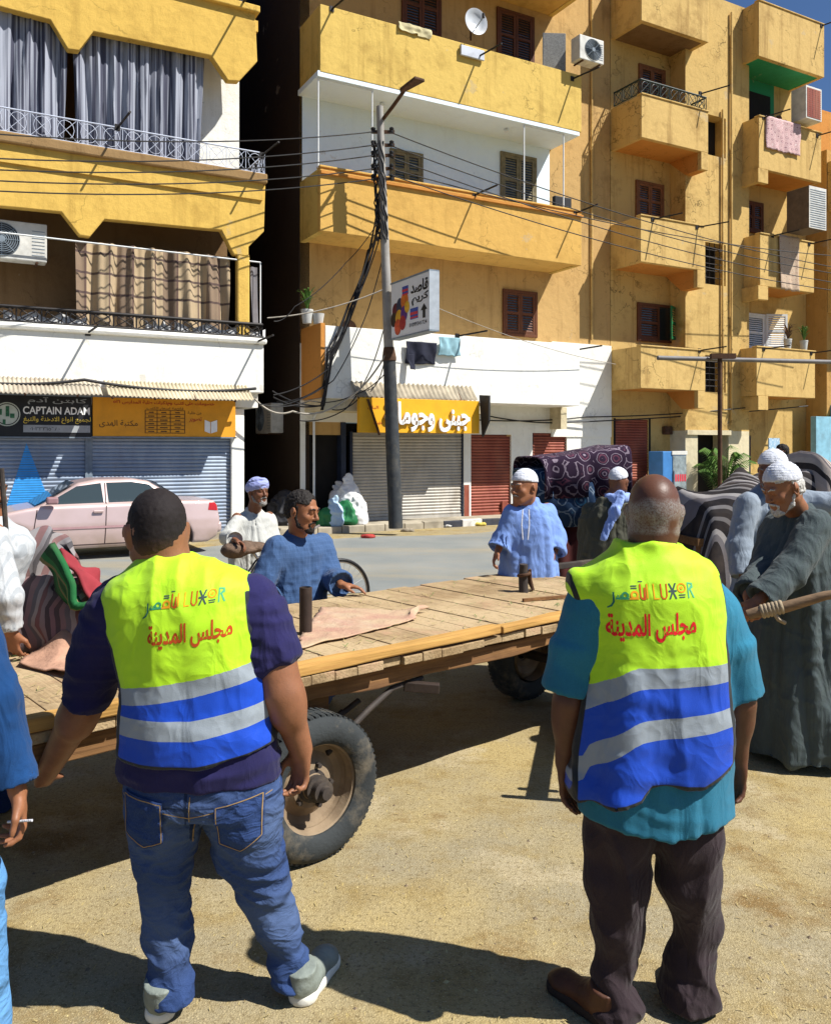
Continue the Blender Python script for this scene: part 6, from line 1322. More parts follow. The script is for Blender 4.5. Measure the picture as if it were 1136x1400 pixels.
for r_ in range(6):
    for c_ in range(3): px = (203, 220, 239)[c_]; ww = random.uniform(5, 11); mm.box(X_(px-ww/2), X_(px+ww/2), -.0055, -.0045, Z_(564.5+5.2*r_), Z_(563.2+5.2*r_))
w_o = mm.build('table_writing', M_dlet, a)
mm = MB(); bx = lambda pts: [(X_(a), -.008, Z_(b)) for a, b in pts]
mm.add(bx([(277, 573), (285, 576), (285, 592), (277, 589)]), [(0, 1, 2, 3)]); mm.add(bx([(286, 576), (295, 573), (295, 589), (286, 592)]), [(0, 1, 2, 3)]); mm.build('book_emblem', M_wlet, t)
u0, u1 = P(488, 570, 1.36)[0], P(651, 567, 1.36)[0]; z0, z1 = P(570, 592, 1.36)[1], P(570, 546, 1.36)[1]
t, w_, h_ = board('shop_sign', 'yellow shop sign with raised white Arabic letters above the wide grey shutter', u0, u1, z0, z1, 1.5, M_syel, .14); k_ = w_/163; X_ = lambda px: (px-488)*k_
lett(t, 'raised_lettering', [M_wlet], [(arab('جبنى وجومانة'), X_(577), h_*.48, 116*k_, 41*h_/46, .03)], -.02, .05); lett(t, 'lettering', M_rlet, [(arab('البان'), X_(505), h_*.72, 14*k_, .09, 0), (arab('حلويات'), X_(511), h_*.28, 12*k_, .09, 0)])
for px, nm in ((655, 'end_panel'),): mm = MB(); a = X_(px); mm.add([(a-.02, -.02, -.08), (a-.02, -.3, .3), (a-.02, -.3, h_+.12), (a-.02, .1, h_+.15), (a+.03, -.02, -.08), (a+.03, -.3, .3), (a+.03, -.3, h_+.12), (a+.03, .1, h_+.15)], [(0,1,2,3),(7,6,5,4),(0,4,5,1),(1,5,6,2),(2,6,7,3),(3,7,4,0)]); mm.build(nm, M_blk, t)
mm = MB(); mm.bar((X_(497), -.05, h_*.95), (X_(512), -.05, -.05), .09, .02); mm.build('loose_slat', M_rust, t)
# ---- utility pole with lamp, sign box and cables
pb = GR(541, 722, .15); tp = Q(519, 145, pb.y-.1)
pole = thing('utility_pole', 'tall grey street pole with dark base, lamp arm and a tangle of cables', 'pole', pb)
pl = lambda t_: Vector((tp-pb)*t_)
m = MB(); m.tube([pl(0), pl(.18), pl(.40)], [.155, .15, .135], 18); m.build('base_tube', mat('pole_dark', (.045, .05, .055), .7, .4, 6, .2, 60, dirt=.5, dcol=(.20, .17, .12)), pole, smooth=40)
m = MB(); m.tube([pl(.398), pl(.405), pl(.43)], [.15, .155, .115], 18); m.build('collar', M_rust, pole, smooth=40)
m = MB(); m.tube([pl(.405), pl(.7), pl(1.0)], [.112, .092, .075], 16); m.build('upper_tube', mat('pole_grey', (.34, .32, .29), .65, .3, 6, .15, 60, dirt=.6, dcol=(.13, .09, .06), stretch=(1, 1, .3)), pole, smooth=40)
def wp(px, py, dy=0.): return Q(px, py, pb.y+dy)-pb
m = MB(); m.tube([wp(523, 163, -.1), wp(537, 145, -.45), wp(552, 124, -.8)], .04, 8); m.build('lamp_arm', M_rust, pole, smooth=50)
m = MB(); a, b = wp(549, 126, -.8), wp(574, 109, -1.35); d = (b-a).normalized(); s_ = d.cross(Vector((0, 0, 1))).normalized(); up = s_.cross(d)
m.add([a+s_*.05, a-s_*.05, b-s_*.13, b+s_*.13, a+s_*.05+up*.09, a-s_*.05+up*.09, b-s_*.12+up*.06, b+s_*.12+up*.06], [(0,1,2,3),(7,6,5,4),(0,4,5,1),(1,5,6,2),(2,6,7,3),(3,7,4,0)]); m.build('lamp_head', M_rust, pole, bevel=.015)
m = MB()
for py in (182, 200, 214, 232, 246):
    z_ = wp(523, py); m.box(-.24+z_.x, .26+z_.x, -.12, -.06, z_.z-.03, z_.z+.03)
m2 = [m.v[i*8:i*8+8] for i in range(5)]
for vs in m2: mm = MB(); mm.v = vs; mm.f = m.f[:6]; mm.mi = [0]*6; mm.build('cross_arm', M_rust, pole)
for k, py in enumerate((182, 200, 214, 232, 246)):
    for s_ in (-1, 1):
        z_ = wp(523, py); mm = MB(); mm.lathe([(.0001, -.09), (.045, -.08), (.05, -.05), (.03, -.03), (.05, 0), (.05, .03), (.02, .05), (.0001, .06)], 10, 0, Matrix.Translation((z_.x+.2*s_, -.1, z_.z+.05))); mm.build('insulator', M_blk, pole, smooth=50)
m = MB()
for k in range(9):
    ang = k*.7; pts = []
    for j in range(14): zz = wp(525, 196).z+(wp(525, 330).z-wp(525, 196).z)*j/13; x_ = pl((zz)/(tp.z-pb.z)).x; pts.append((x_-.06+.12*math.cos(ang+.4*j)+.02*math.sin(3*j+k), -.1+.1*math.sin(ang+.37*j), zz))
    m.tube(pts, .017, 5)
m.build('cable_tangle', M_blk, pole, smooth=60)
M_cable = mat('black_cable', (.018, .017, .018), .6, .3, 8, 0); M_cablep = mat('pale_cable', (.40, .36, .30), .8, .3, 8, 0)
def cable(label, pts, r=.014, sag=.3, m=None, group='overhead cables', n=20):
    # straight between listed points with a little sag in every span
    out = []
    for a, b in zip(pts[:-1], pts[1:]):
        for i in range(n): t_ = i/n; p = a.lerp(b, t_); p = p.copy(); p.z -= sag*4*t_*(1-t_); out.append(p)
    out.append(pts[-1]); o0 = out[0].copy(); mm = MB(); mm.tube([p-o0 for p in out], r, 5); o = mm.build('cable', m or M_cable, None, loc=o0, smooth=60); return tag(o, label, 'cable', group)
py_ = pb.y
for i, (py, yl) in enumerate(((182, 168), (200, 206), (214, 222), (232, 236), (246, 250))):
    ul = P(-160, yl, 3.0); e = FW(ul[0], 3.0, ul[1]); zz = (wp(523, py)+pb).z
    cable('%s thin black cable running left from the pole to the balconies' % ('topmost', 'second highest', 'middle', 'second lowest', 'lowest')[i], [Vector((wp(515, py).x+pb.x, py_-.12, zz)), e], .013, .25)
for i, (py, pyr, v_) in enumerate(((182, 372, 2.2), (200, 380, 2.4), (216, 392, 2.6), (240, 402, 2.8), (232, 352, 2.0))):
    ur = P(1180, pyr, v_); cable('%s thin black cable running right from the pole across the facade' % ('topmost', 'second highest', 'middle', 'lowest', 'second lowest')[i], [Vector((wp(531, py).x+pb.x, py_-.12, (wp(523, py)+pb).z)), FW(ur[0], v_, ur[1])], .013, .35)
# bundle leaving the pole and dropping along the wall to the alley
for k in range(7):
    j = lambda a: random.uniform(-a, a); pts = [Vector((wp(521, 246+10*k).x+pb.x, py_-.1, (wp(521, 246+10*k)+pb).z))]
    for px, py, v_ in ((508, 345, 1.3), (480, 418, 1.35), (452, 480, 1.3), (440, 535 if k % 2 else 560, 1.15)): a = P(px+j(5), py+j(8), v_); pts.append(FW(a[0], v_+j(.05), a[1]))
    if k > 3: a = P(372+j(10), 538+j(12), .9); pts.append(FW(a[0], .9, a[1]))
    cable('black cable in the bundle sagging from the pole down past the white parapet', pts, .018, .1, group='cable bundle by the pole')
for k, (pts_, r_) in enumerate(((((527, 300), (492, 400), (448, 505), (374, 540)), .014), (((529, 330), (500, 430), (455, 520), (376, 556)), .012), (((530, 430), (505, 505), (470, 560), (408, 575)), .013), (((531, 470), (515, 520), (488, 545), (452, 560)), .013), (((526, 290), (470, 360), (400, 420), (372, 440)), .010), (((532, 505), (480, 540), (420, 548), (350, 552)), .012))):
    pp_ = [Vector((wp(*pts_[0]).x+pb.x, py_-.12, wp(*pts_[0]).z+pb.z))]+[FW(P(a_, b_, 1.3)[0], 1.3+.03*k, P(a_, b_, 1.3)[1]) for a_, b_ in pts_[1:]]
    cable('loose black cable drooping from the pole towards the alley, one of the outer loops', pp_, r_, .09, group='loose loops by the alley')
cable('pale cable looping low from the left awning to the pole base', [FW(*[P(348, 545, 1.3)[0], 1.3, P(348, 545, 1.3)[1]]), FW(P(400, 562, 1.3)[0], 1.3, P(400, 562, 1.3)[1]), FW(P(470, 548, 1.4)[0], 1.4, P(470, 548, 1.4)[1]), Vector((wp(531, 480).x+pb.x, py_-.15, wp(531, 480).z+pb.z))], .02, .15, M_cablep)
cable('white rope slung from the left parapet across to the sign box', [FW(UE+.1, 1.3, P(372, 436)[1]), Vector((wp(528, 395).x+pb.x, py_-.1, wp(528, 395).z+pb.z))], .014, .12, M_cablep)
cable('thin line from the sign box to the ochre balcony', [Vector((wp(540, 395).x+pb.x, py_-.1, wp(540, 395).z+pb.z)), FW(P(840, 498)[0], 1.25, P(840, 498)[1])], .008, .2, M_cablep)
for k, (a, b, c_) in enumerate((((652, 574), (800, 570), (1000, 558)), ((655, 566), (760, 578), (1080, 556)))):
    cable('black cable strung along the wall above the red shutters, %s' % ('upper strand', 'lower strand')[k], [FW(P(*p, .1)[0], .12 if p[0] < 900 else .75, P(*p, .1)[1]) for p in (a, b, c_)], .018, .06)
cable('black cable sagging along the awnings of the left shops', [FW(P(-100, 518, 1.45)[0], 1.45, P(0, 516, 1.45)[1]), FW(P(115, 517, 1.45)[0], 1.45, P(115, 519, 1.45)[1]), FW(P(350, 533, 1.45)[0], 1.45, P(350, 531, 1.45)[1])], .03, .12)
# sign box standing out from the pole
a = GR(535, 722, .15); sa = Q(534, 466, py_); se = Vector((FS, -FC, 0)); SW, SH, ST = 1.66, 1.16, .2
st = thing('lightbox_sign', 'white lightbox sign on the pole with Arabic words, coloured balls and an up arrow', 'sign', (pb.x-.10, py_-.22, sa.z+.02), math.atan2(se.y, se.x))
MB().box(.02, SW, 0, ST, 0, SH).build('box', mat('sign_white', (.74, .76, .80), .45, .06, 3, 0), st, bevel=.01)
m = MB()
for q in ((0, SW+.02, -.03, .0), (0, SW+.02, SH, SH+.03)): mm = MB(); mm.box(q[0], q[1], -.015, ST+.015, q[2], q[3]); mm.build('frame', M_guide, st)
mm = MB(); mm.box(SW+.001, SW+.02, -.015, ST+.015, 0, SH); mm.build('frame', mat('frame_steel', (.42, .46, .50), .5, .2, 6, .05, metal=.3), st)
kx, kz = SW/62., SH/72.; X_ = lambda px: (px-533)*kx*1.02; Z_ = lambda py: SH-(py-388)*kz*1.0
lett(st, 'lettering', M_sblk, [(arab('قاصد'), X_(579), Z_(402), 27*kx, 15*kz, .035), (arab('كريم'), X_(580), Z_(418), 26*kx, 14*kz, .035), ('01099341724', X_(577), Z_(449), 27*kx, 5*kz, .01)])
M_lb1 = mat('logo_blue', (.05, .09, .38), .5, .1, 6, 0); M_lb2 = mat('logo_red', (.62, .05, .07), .5, .1, 6, 0)
for cx, cy, s_ in ((557, 402, .8), (571, 435, 1.)):
    mm = MB(); mm.box(X_(cx-6*s_), X_(cx+6*s_), -.006, -.001, Z_(cy+7*s_), Z_(cy-7*s_)); lo_ = mm.build('logo_panel', M_lb1, st); mm = MB(); mm.box(X_(cx-6*s_), X_(cx+6*s_), -.009, -.0065, Z_(cy+1.5), Z_(cy-2*s_)); mm.box(X_(cx-6*s_), X_(cx+6*s_), -.009, -.0065, Z_(cy+6), Z_(cy+4)); mm.build('logo_band', M_lb2, lo_)
mm = MB(); mm.add([(X_(a), -.005, Z_(b)) for a, b in ((586, 426), (591, 434), (588, 434), (588, 444), (584, 444), (584, 434), (581, 434))], [tuple(range(7))]); mm.build('arrow', M_sblk, st)
for i, (cx, cy, r_, col) in enumerate(((541, 425, 5.5, (.15, .02, .03)), (548, 420, 5.5, (.04, .05, .10)), (556, 415, 6, (.75, .20, .03)), (538, 436, 5, (.05, .03, .02)), (547, 436, 6, (.78, .42, .03)), (555, 432, 5.5, (.12, .03, .25)), (545, 447, 5.5, (.72, .10, .03)), (553, 443, 5, (.45, .03, .03)), (560, 424, 4, (.85, .50, .04)))):
    mm = MB(); mm.lathe([(.0001, .002+.0006*i), (r_*kx, .002+.0006*i)], 20, 0, Matrix.Translation((X_(cx), 0, Z_(cy))) @ Matrix.Rotation(R(90), 4, 'X') @ Matrix.Diagonal((1, 1.15, 1, 1))); mm.build('picture_ball', mat('ball_%d' % i, col, .5, .4, 8, 0), st)
mm = MB(); mm.bar((-.12, ST/2, SH*.9), (.1, ST/2, SH*.9), .05); mm.build('bracket', M_rust, st); mm = MB(); mm.bar((-.12, ST/2, SH*.06), (.1, ST/2, SH*.06), .05); mm.build('bracket', M_rust, st)
# ---- washing and rugs
def hang(name, label, cat, px0, py0, px1, py1, v, m, amp=.05, group=None, shape=None, seed=0., th=.01):
    u0, z1 = P(px0, py0, v); u1, z0 = P(px1, py1, v); w_ = u1-u0
    def fn(i, j):
        n_ = float(vnoise(np.array([[i*5*w_+seed, j*1.3, seed]]))[0]); n2 = float(vnoise(np.array([[i*11*w_+seed, j*3, seed]]))[0]); x_ = i
        if shape: x_ = shape(i, j)
        return (w_*x_+.03*n2*(1-j), -amp*n_*(1.2-j)-.02*n2, (z1-z0)*(j+.0)+.02*n2*(1-j))
    mm = MB(); mm.grid(fn, 24, 20); o = fobj(mm, name, m, label, cat, u0, v, z0, group, smooth=80, solid=th); uv = o.data.uv_layers.new(name='UVMap')
    for lp in o.data.loops: k = lp.vertex_index; uv.data[lp.index].uv = ((k % 25)/24, (k//25)/20)
    return o
hang('trousers', 'dark navy trousers drying under the lightbox sign', 'laundry', 556, 466, 597, 498, 1.3, mat('dark_laundry', (.02, .022, .04), .9, .3, 6, .3), .08, seed=2.); hang('dark_garment', 'narrow dark garment hanging at the left of the navy trousers', 'laundry', 558, 484, 566, 506, 1.33, mat('dark_laundry', (.02, .022, .04)), .05, seed=4.)
hang('cloth', 'pale turquoise cloth drying on the white parapet', 'laundry', 600, 460, 629, 487, 1.3, mat('turquoise_laundry', (.28, .48, .55), .9, .25, 6, .3), .05, seed=7.)
hang('cloth', 'small pale cloth draped over the top yellow parapet', 'laundry', 545, 28, 590, 52, 1.24, mat('pale_laundry', (.62, .55, .32), .9, .25, 6, .3), .02, seed=9., shape=lambda i, j: i)
def rugm(name, a, b, c_, sc=9., rep=(1, 1), coord='UV'):
    t = NT(name); mp = t.n('ShaderNodeMapping'); mp.inputs['Scale'].default_value = (rep[0], rep[1], 1); t.L(t.tc.outputs[coord], mp.inputs[0])
    vo = t.n('ShaderNodeTexVoronoi'); vo.inputs['Scale'].default_value = sc; vo.inputs['Randomness'].default_value = .35; t.L(mp.outputs[0], vo.inputs['Vector'])
    n = t.noise(sc*1.6, 3, vec=mp.outputs[0]); k = t.math('FRACT', t.math('ADD', t.math('MULTIPLY', vo.outputs['Distance'], 1.7), t.math('MULTIPLY', n, .55)))
    c = t.ramp(k, [(0, a), (.34, b), (.42, a), (.62, c_), (.74, a), (.86, b), (.93, a)], 'CONSTANT'); c = t.mix(t.val(t.noise(4, 4), .4, .7, 0, .3), c, a); t.bump(t.noise(200, 2), .4, .005); MATS[name] = t.fin(c, .95, 0, .1); return MATS[name]
hang('rug', 'pink and white patterned rug hanging over the upper right balcony', 'rug', 1048, 157, 1094, 213, 1.26, rugm('rug_pink', (.55, .36, .36), (.68, .56, .54), (.26, .14, .17), 7.), .04, seed=12.)
hang('rug', 'faded brown runner hanging over the right balcony below the air cooler', 'rug', 1066, 320, 1093, 399, 1.27, rugm('rug_brown', (.48, .36, .26), (.56, .46, .36), (.36, .22, .17), 5., (1, 3)), .02, seed=15.)
# ---- dish, coolers, boards, pots
u, z = P(642, 36, 1.0); t = fthing('satellite_dish', 'round pale satellite dish fixed at the top yellow parapet', 'satellite dish', u, 1.05, z-.25)
mm = MB(); T_ = Matrix.Translation((0, -.15, .25)) @ Matrix.Rotation(R(90), 4, 'X'); mm.lathe([(.0001, .0), (.12, .012), (.22, .045), (.31, .1), (.315, .1), (.22, .03), (.0001, -.02)], 28, 0, T_); mm.build('reflector', mat('dish_grey', (.55, .58, .62), .5, .2, 4, .05, dirt=.4), t, smooth=40)
mm = MB(); mm.tube([(0, -.2, .1), (0, -.55, .22)], .012, 6); mm.build('feed_arm', M_guide, t); mm = MB(); mm.lathe([(.0001, -.05), (.035, -.05), (.035, .05), (.0001, .05)], 10, 0, Matrix.Translation((0, -.55, .25))); mm.build('receiver', M_blk, t); mm = MB(); mm.tube([(0, -.1, .25), (0, 0, .1), (0, 0, -.1)], .025, 8); mm.build('mount', M_rust, t)
u, z = P(647, 72, 1.3); mm = MB(); mm.box(-.33, .33, -.03, .03, -.1, .14); fobj(mm, 'white_board', mat('pale_board', (.58, .62, .70), .6, .2, 4, .1, dirt=.3), 'pale board hung on the top parapet under the dish', 'board', u, 1.26, z, bevel=.01)
u, z = P(760, 92, 1.1); mm = MB(); mm.box(-.3, .3, -.02, .02, 0, 1.05); fobj(mm, 'mesh_screen', mat('mesh_grey', (.26, .26, .25), .8, .4, 30, .4), 'grey framed mesh screen standing beside the parapet air conditioner', 'screen', u-.02, 1.05, z-.15, bevel=.01).rotation_euler.z += R(-25)
u, z = P(754, 272, .1); mm = MB(); mm.box(-.28, .28, -.1, .03, 0, .5); fobj(mm, 'black_box', M_blk, 'flat black box on the end of the white recessed balcony', 'box', u, .5, 8.05, bevel=.02)
def cooler(label, u, v, z, w_, h_, d_, red=False):
    t = fthing('air_cooler', label, 'air cooler', u, v, z); MB().box(-w_/2, w_/2, -d_, 0, 0, h_).build('casing', mat('cooler_dark', (.14, .10, .07), .7, .3, 6, .1) if not red else M_ac, t, bevel=.01)
    m = MB(); m.box(-w_/2, w_/2, -d_-.02, -d_-.002, 0, h_); g_ = m.build('front_panel', M_ac, t, bevel=.008); n = int(h_/.07)
    mm = MB()
    for i in range(n): mm.box(-w_/2+.05, w_/2-.05, -d_-.03, -d_-.021, .05+i*(h_-.1)/n, .05+i*(h_-.1)/n+.02)
    if red:
        for i in range(5): mm.box(-w_/2+.05+i*(w_-.1)/5, -w_/2+.03+(i+1)*(w_-.1)/5, -d_-.028, -d_-.021, .06, h_-.06)
    mm.build('grille', M_guide if not red else M_sred, g_); return t
u, z = P(1093, 320, 1.4); cooler('big air cooler with pale slatted front jutting over the balcony rail', u, 1.25, z+.02, .8, 1.25, .75); u, z = P(1100, 168, 1.2); cooler('white window cooler with red slatted grille on the green walled balcony', u, 1.0, z, .75, 1.0, .5, True)
def plant(name, label, loc, n, h_, spread, m, pot=None, blade=.03, seed=1, cat='plant', fr=False):
    rr = random.Random(seed); t = thing(name, label, cat, loc); mm = MB()
    for i in range(n):
        a = rr.uniform(0, 6.283); s_ = rr.uniform(.3, 1)*spread; hh = h_*rr.uniform(.55, 1.05); d = Vector((math.cos(a), math.sin(a), 0)); sd = Vector((-d.y, d.x, 0)); pts = []; K = 6
        for j in range(K+1): q = j/K; pts.append((d*(s_*q**1.4)+Vector((0, 0, (.25 if pot else .05)+hh*math.sin(q*1.9)/math.sin(1.57))), blade*math.sin(math.pi*min(1, q*.93+.05))+.003))
        if not fr:
            vs = []
            for p, w_ in pts: vs += [p+sd*w_, p-sd*w_+Vector((0, 0, .0))]
            mm.add(vs, [(2*j, 2*j+1, 2*j+3, 2*j+2) for j in range(K)])
        else:
            mm.tube([p for p, _ in pts], .008, 4)
            for j in range(3, 26):
                q = j/26*K; k0 = min(int(q), K-1); p = pts[k0][0].lerp(pts[k0+1][0], q-k0); ln = .30*math.sin(math.pi*(j/26))**.6+.06
                for sg in (-1, 1): e = p+sd*sg*ln*.8+d*ln*.55+Vector((0, 0, -ln*.45)); w2 = d*.02; mm.add([p-w2, p+w2, e+w2*.2, e-w2*.2], [(0, 1, 2, 3)])
    mm.build('leaves', m, t)
    if pot: mm = MB(); mm.lathe([(.0001, 0), (pot*.75, 0), (pot, .26), (pot*1.05, .26), (pot*1.05, .3), (pot*.9, .3), (pot*.85, .24), (.0001, .24)], 18); mm.build('pot', pot_m, t, smooth=40)
    return t
M_leaf = mat('leaf_green', (.055, .13, .02), .6, .55, 9, 0, col2=(.10, .20, .03)); M_leafd = mat('leaf_dark', (.03, .07, .02), .6, .5, 9, 0); M_leafr = mat('leaf_rust', (.12, .06, .03), .6, .5, 9, 0)
pot_m = mat('pot_pale', (.55, .55, .52), .7, .25, 5, .1)
a = P(421, 446, 1.0); plant('potted_plant', 'spiky green plant in a pale pot on the shaded corner of the white parapet', FW(a[0], .95, zc+.05), 26, .5, .3, M_leaf, .13, .02, 3)
a = P(432, 446, 1.0); mm = MB(); mm.lathe([(.0001, 0), (.1, 0), (.14, .22), (.12, .22), (.0001, .2)], 16); o = mm.build('flower_pot', pot_m, None, loc=FW(a[0]+.05, 1.0, zc+.05), smooth=40); tag(o, 'empty pale pot beside the spiky plant on the parapet corner', 'pot')
a = P(1076, 472, 1.1); plant('potted_plant', 'reddish spiky potted plant on the lowest right balcony', FW(a[0], 1.12, 4.94), 30, .5, .4, M_leafr, .12, .02, 5); a = P(1098, 472, 1.1); plant('potted_plant', 'thin green potted plant on the lowest right balcony', FW(a[0], 1.12, 4.94), 22, .5, .3, M_leaf, .12, .02, 6)
a = GR(963, 706, .15); plant('palm_bush', 'bushy young palm growing before the dark doorway at right', FW(9.6, 1.3, .1), 26, 1.75, .95, M_leaf, None, .05, 8, 'palm', True)
u, z = P(920, 620, .7); t = fthing('drinks_fridge', 'blue sided fridge with a pale glass front standing by the red shutter', 'fridge', P(905, 640, 1.0)[0], 1.0, .15)
w_, h_ = .95, P(920, 617, 1.0)[1]-.15; MB().box(.03, w_, 0, .55, 0, h_).build('cabinet', mat('fridge_blue', (.06, .22, .52), .5, .2, 4, .05), t, bevel=.02); mm = MB(); mm.box(.40, w_-.03, -.02, -.003, .1, h_-.12); d_ = mm.build('glass_door', mat('fridge_glass', (.30, .36, .38), .15, .5, 6, 0, spec=.5), t, bevel=.01); mm = MB(); mm.box(.36, w_+.01, -.03, .0, h_-.1, h_+.01); mm.build('header', M_ac, t, bevel=.01); mm = MB(); mm.box(.42, .45, -.05, -.02, .4, 1.1); mm.build('handle', M_guide, d_)
mm = MB(); 
for k in range(5): mm.box(.48+.09*k, .54+.09*k, -.026, -.0205, .35, .55); mm.box(.48+.09*k, .54+.09*k, -.026, -.0205, .8, 1.0)
mm.build('bottles', M_lb2, d_)
mm = MB(); mm.box(0, .5, -.02, .02, 0, 1.35); fobj(mm, 'poster', rugm('poster_blue', (.32, .48, .62), (.70, .74, .78), (.12, .16, .22), 3.), 'pale blue portrait poster hung on the wall beside the door at right', 'poster', P(1027, 620, .0)[0]-.1, .72, .85).data.uv_layers.new(name='UVMap')
mm = MB(); mm.box(-.14, .14, -.16, 0, 0, .24); fobj(mm, 'meter_box', M_rust, 'small rusty meter box on the wall beside the red shutter', 'box', P(906, 590, 0)[0]+.1, .0, P(906, 594, 0)[1], bevel=.02)
mm = MB(); mm.box(-.10, .10, -.14, 0, 0, .2); fobj(mm, 'meter_box', M_rust, 'small dark box under the white parapet above the red shutters', 'box', P(740, 545, 0)[0], .02, P(740, 552, 0)[1], bevel=.02)
# T post with a long tube
p0 = GR(984, 800); yT = 11.; base = Vector(((984-568)/FPX*yT, yT, 0)); t = thing('tube_post', 'thin dark post carrying a long horizontal tube at right', 'post', base); zt = CAMZ-(488-HOR)/FPX*yT
mm = MB(); mm.tube([(0, 0, 0), (0, 0, zt)], .03, 8); mm.build('post', M_rust, t, smooth=50); mm = MB(); a, b = Q(899, 489, yT-.1)-base, Q(1230, 497, yT+.8)-base; mm.tube([a, b], .03, 8); mm.build('tube', mat('tube_grey', (.20, .19, .19), .6, .3, 6, .05), t, smooth=50); mm = MB(); mm.box(-.12, .2, -.04, .04, zt-.02, zt+.045); mm.build('top_bracket', M_rust, t)
# ---- sacks and bags at the corner
def bag(name, label, c, r, m, seed, ears=0, group=None, cat='bag'):
    c = Vector(c); f = Field((-r[0]-.2, -r[1]-.2, -.02), (r[0]+.2, r[1]+.2, r[2]*2+.35), .02); f.ell((0, 0, r[2]*.72), r, .05); f.ell((0, 0, r[2]*.35), (r[0]*1.05, r[1]*1.05, r[2]*.5), .08); f.ell((.02, 0, r[2]*1.3), (r[0]*.6, r[1]*.6, r[2]*.6), .1)
    if ears:
        f.cap((0, 0, r[2]*1.5), (.0, 0, r[2]*1.95), .11, .05, .12)
        for s_, q_ in ((-1, .06), (1, .1), (.2, .14)): f.cap((0, 0, r[2]*1.9), (s_*.07, .02*s_, r[2]*1.9+q_), .04, .055, .05, ((s_, 1, 0), .45))
    f.clip(lambda X, Y, Z: -Z+0*X); root = finish(f, name, m, None, lambda V, N: .04*(1-2.2*np.abs(vnoise(V*4.5+seed)))+.02*(1-2*np.abs(vnoise(V*11+seed))), it=1); root.location = c; return tag(root, label, cat, group)
M_pb = mat('plastic_white', (.78, .78, .78), .45, .12, 4, .15, 30); M_pbb = mat('plastic_blue', (.42, .58, .74), .4, .2, 4, .15, 30); M_pbg = mat('plastic_green', (.02, .17, .06), .5, .3, 4, .2, 30); M_pbk = mat('plastic_black', (.03, .03, .035), .6, .3, 4, .2, 30)
B_ = lambda px, v_, z_=.15: FW(P(px, 700, v_)[0], v_, z_)
bag('rubbish_sack', 'tall white knotted sack on top of the rubbish beside the shutter', B_(476, .45, .42), (.26, .25, .36), M_pb, 1., 1); bag('rubbish_sack', 'white sack with a pink print at the right of the rubbish pile', B_(488, .72), (.21, .2, .34), M_pb, 3.); bag('rubbish_sack', 'dirty white tied sack leaning at the back left of the pile', B_(462, .3, .3), (.2, .2, .33), mat('plastic_dirty', (.55, .54, .56), .5, .3, 5, .2, 30), 5., 1)
bag('rubbish_sack', 'dark green sack in the middle of the rubbish pile', B_(473, .7), (.26, .22, .27), M_pbg, 7.); bag('rubbish_sack', 'pale blue carrier bag at the front left of the pile', B_(458, .78), (.16, .14, .26), M_pbb, 9., 1); bag('rubbish_sack', 'second green sack peeping out at the far left of the pile', B_(446, .7), (.17, .16, .2), M_pbg, 11.)
bag('rubbish_sack', 'dark heap of sacking inside the alley mouth', B_(390, .0, .1), (.4, .35, .42), M_pbk, 13.)
# ---- carpet covered stall and striped blankets
def draped(label, c, ax, w_, d_, h_, z0, m, name, cat, slope=0., front=0., seed=0., nu=40, nv=40, rag=.05, hem=0., lump=0.):
    ay = Vector((-ax.y, ax.x, 0)); c = Vector(c)
    def fn(i, j):
        a = (i-.5)*w_; q = j*(2*h_+d_); n_ = float(vnoise(np.array([[i*w_*3+seed, j*4+seed, seed]]))[0]); n2 = float(vnoise(np.array([[i*w_*7+seed, j*2, seed+5]]))[0])
        t_ = math.pi*j; cs, sn = math.cos(t_), math.sin(t_); ex = .2 if lump == 0 else .34; y = -d_/2*(abs(cs)**ex)*(1 if cs > 0 else -1)*(1+.12*n2*(1-sn)); z = h_*sn**ex
        n3 = float(vnoise(np.array([[i*w_*2.2+seed, y*2.5, seed+9]]))[0]); z += lump*n3*(z/h_)**2; z *= 1 if lump == 0 else min(1, (min(i, 1-i)+.001)/.16)**.5
        zz = z0+z+slope*i*(z/h_)+rag*n_*(.3+z/h_)+hem*(i-.5)*(1-z/h_); return c+ax*(a+.03*n2)+ay*y+Vector((0, 0, zz))
    return uv_sheet(name, label, cat, fn, nu, nv, m, .015)
cx = Q(784, 700, 9.); axc = Vector((.97, .24, 0)).normalized()
st2 = thing('market_stall', 'low dark stall wrapped in a maroon skirt under two carpets', 'stall', (cx.x, 9.35, 0), math.atan2(axc.y, axc.x))
for sx_ in (-.42, .42):
    for sy_ in (-.32, .32): mm = MB(); mm.box(sx_-.03, sx_+.03, sy_-.03, sy_+.03, 0, 1.15); mm.build('leg', M_rust, st2)
MB().box(-.43, .43, -.33, .33, 1.05, 1.42).build('load', M_dk, st2, bevel=.04); mm = MB()
mm.grid(lambda i, j: (-.46+.92*i, -.36-.02*math.sin(i*30), .06+1.06*j), 40, 4); mm.build('skirt', mat('maroon_skirt', (.07, .015, .014), .9, .3, 5, .3), st2, smooth=70)
draped('blue flowered carpet wrapped round the stall below the darker carpet', (cx.x, 9.35, 0), axc, .98, .80, .60, 1.06, rugm('carpet_blue', (.03, .06, .12), (.26, .33, .40), (.05, .17, .28), 4.6, (1, 1), 'Object'), 'carpet', 'carpet', .1, seed=3., rag=.02)
draped('dark purple carpet with pale medallions over the top of the stall', (cx.x+.02, 9.35, 0), axc, 1.02, .86, .40, 1.38, rugm('carpet_purple', (.030, .017, .034), (.25, .20, .24), (.13, .045, .07), 5.6, (1, 1), 'Object'), 'carpet', 'carpet', .14, seed=8., rag=.025, hem=.06)
bs = thing('market_stall', 'rough timber stall hidden under black striped blankets', 'stall', (Q(1030, 700, 8.2).x, 8.2, 0), R(8))
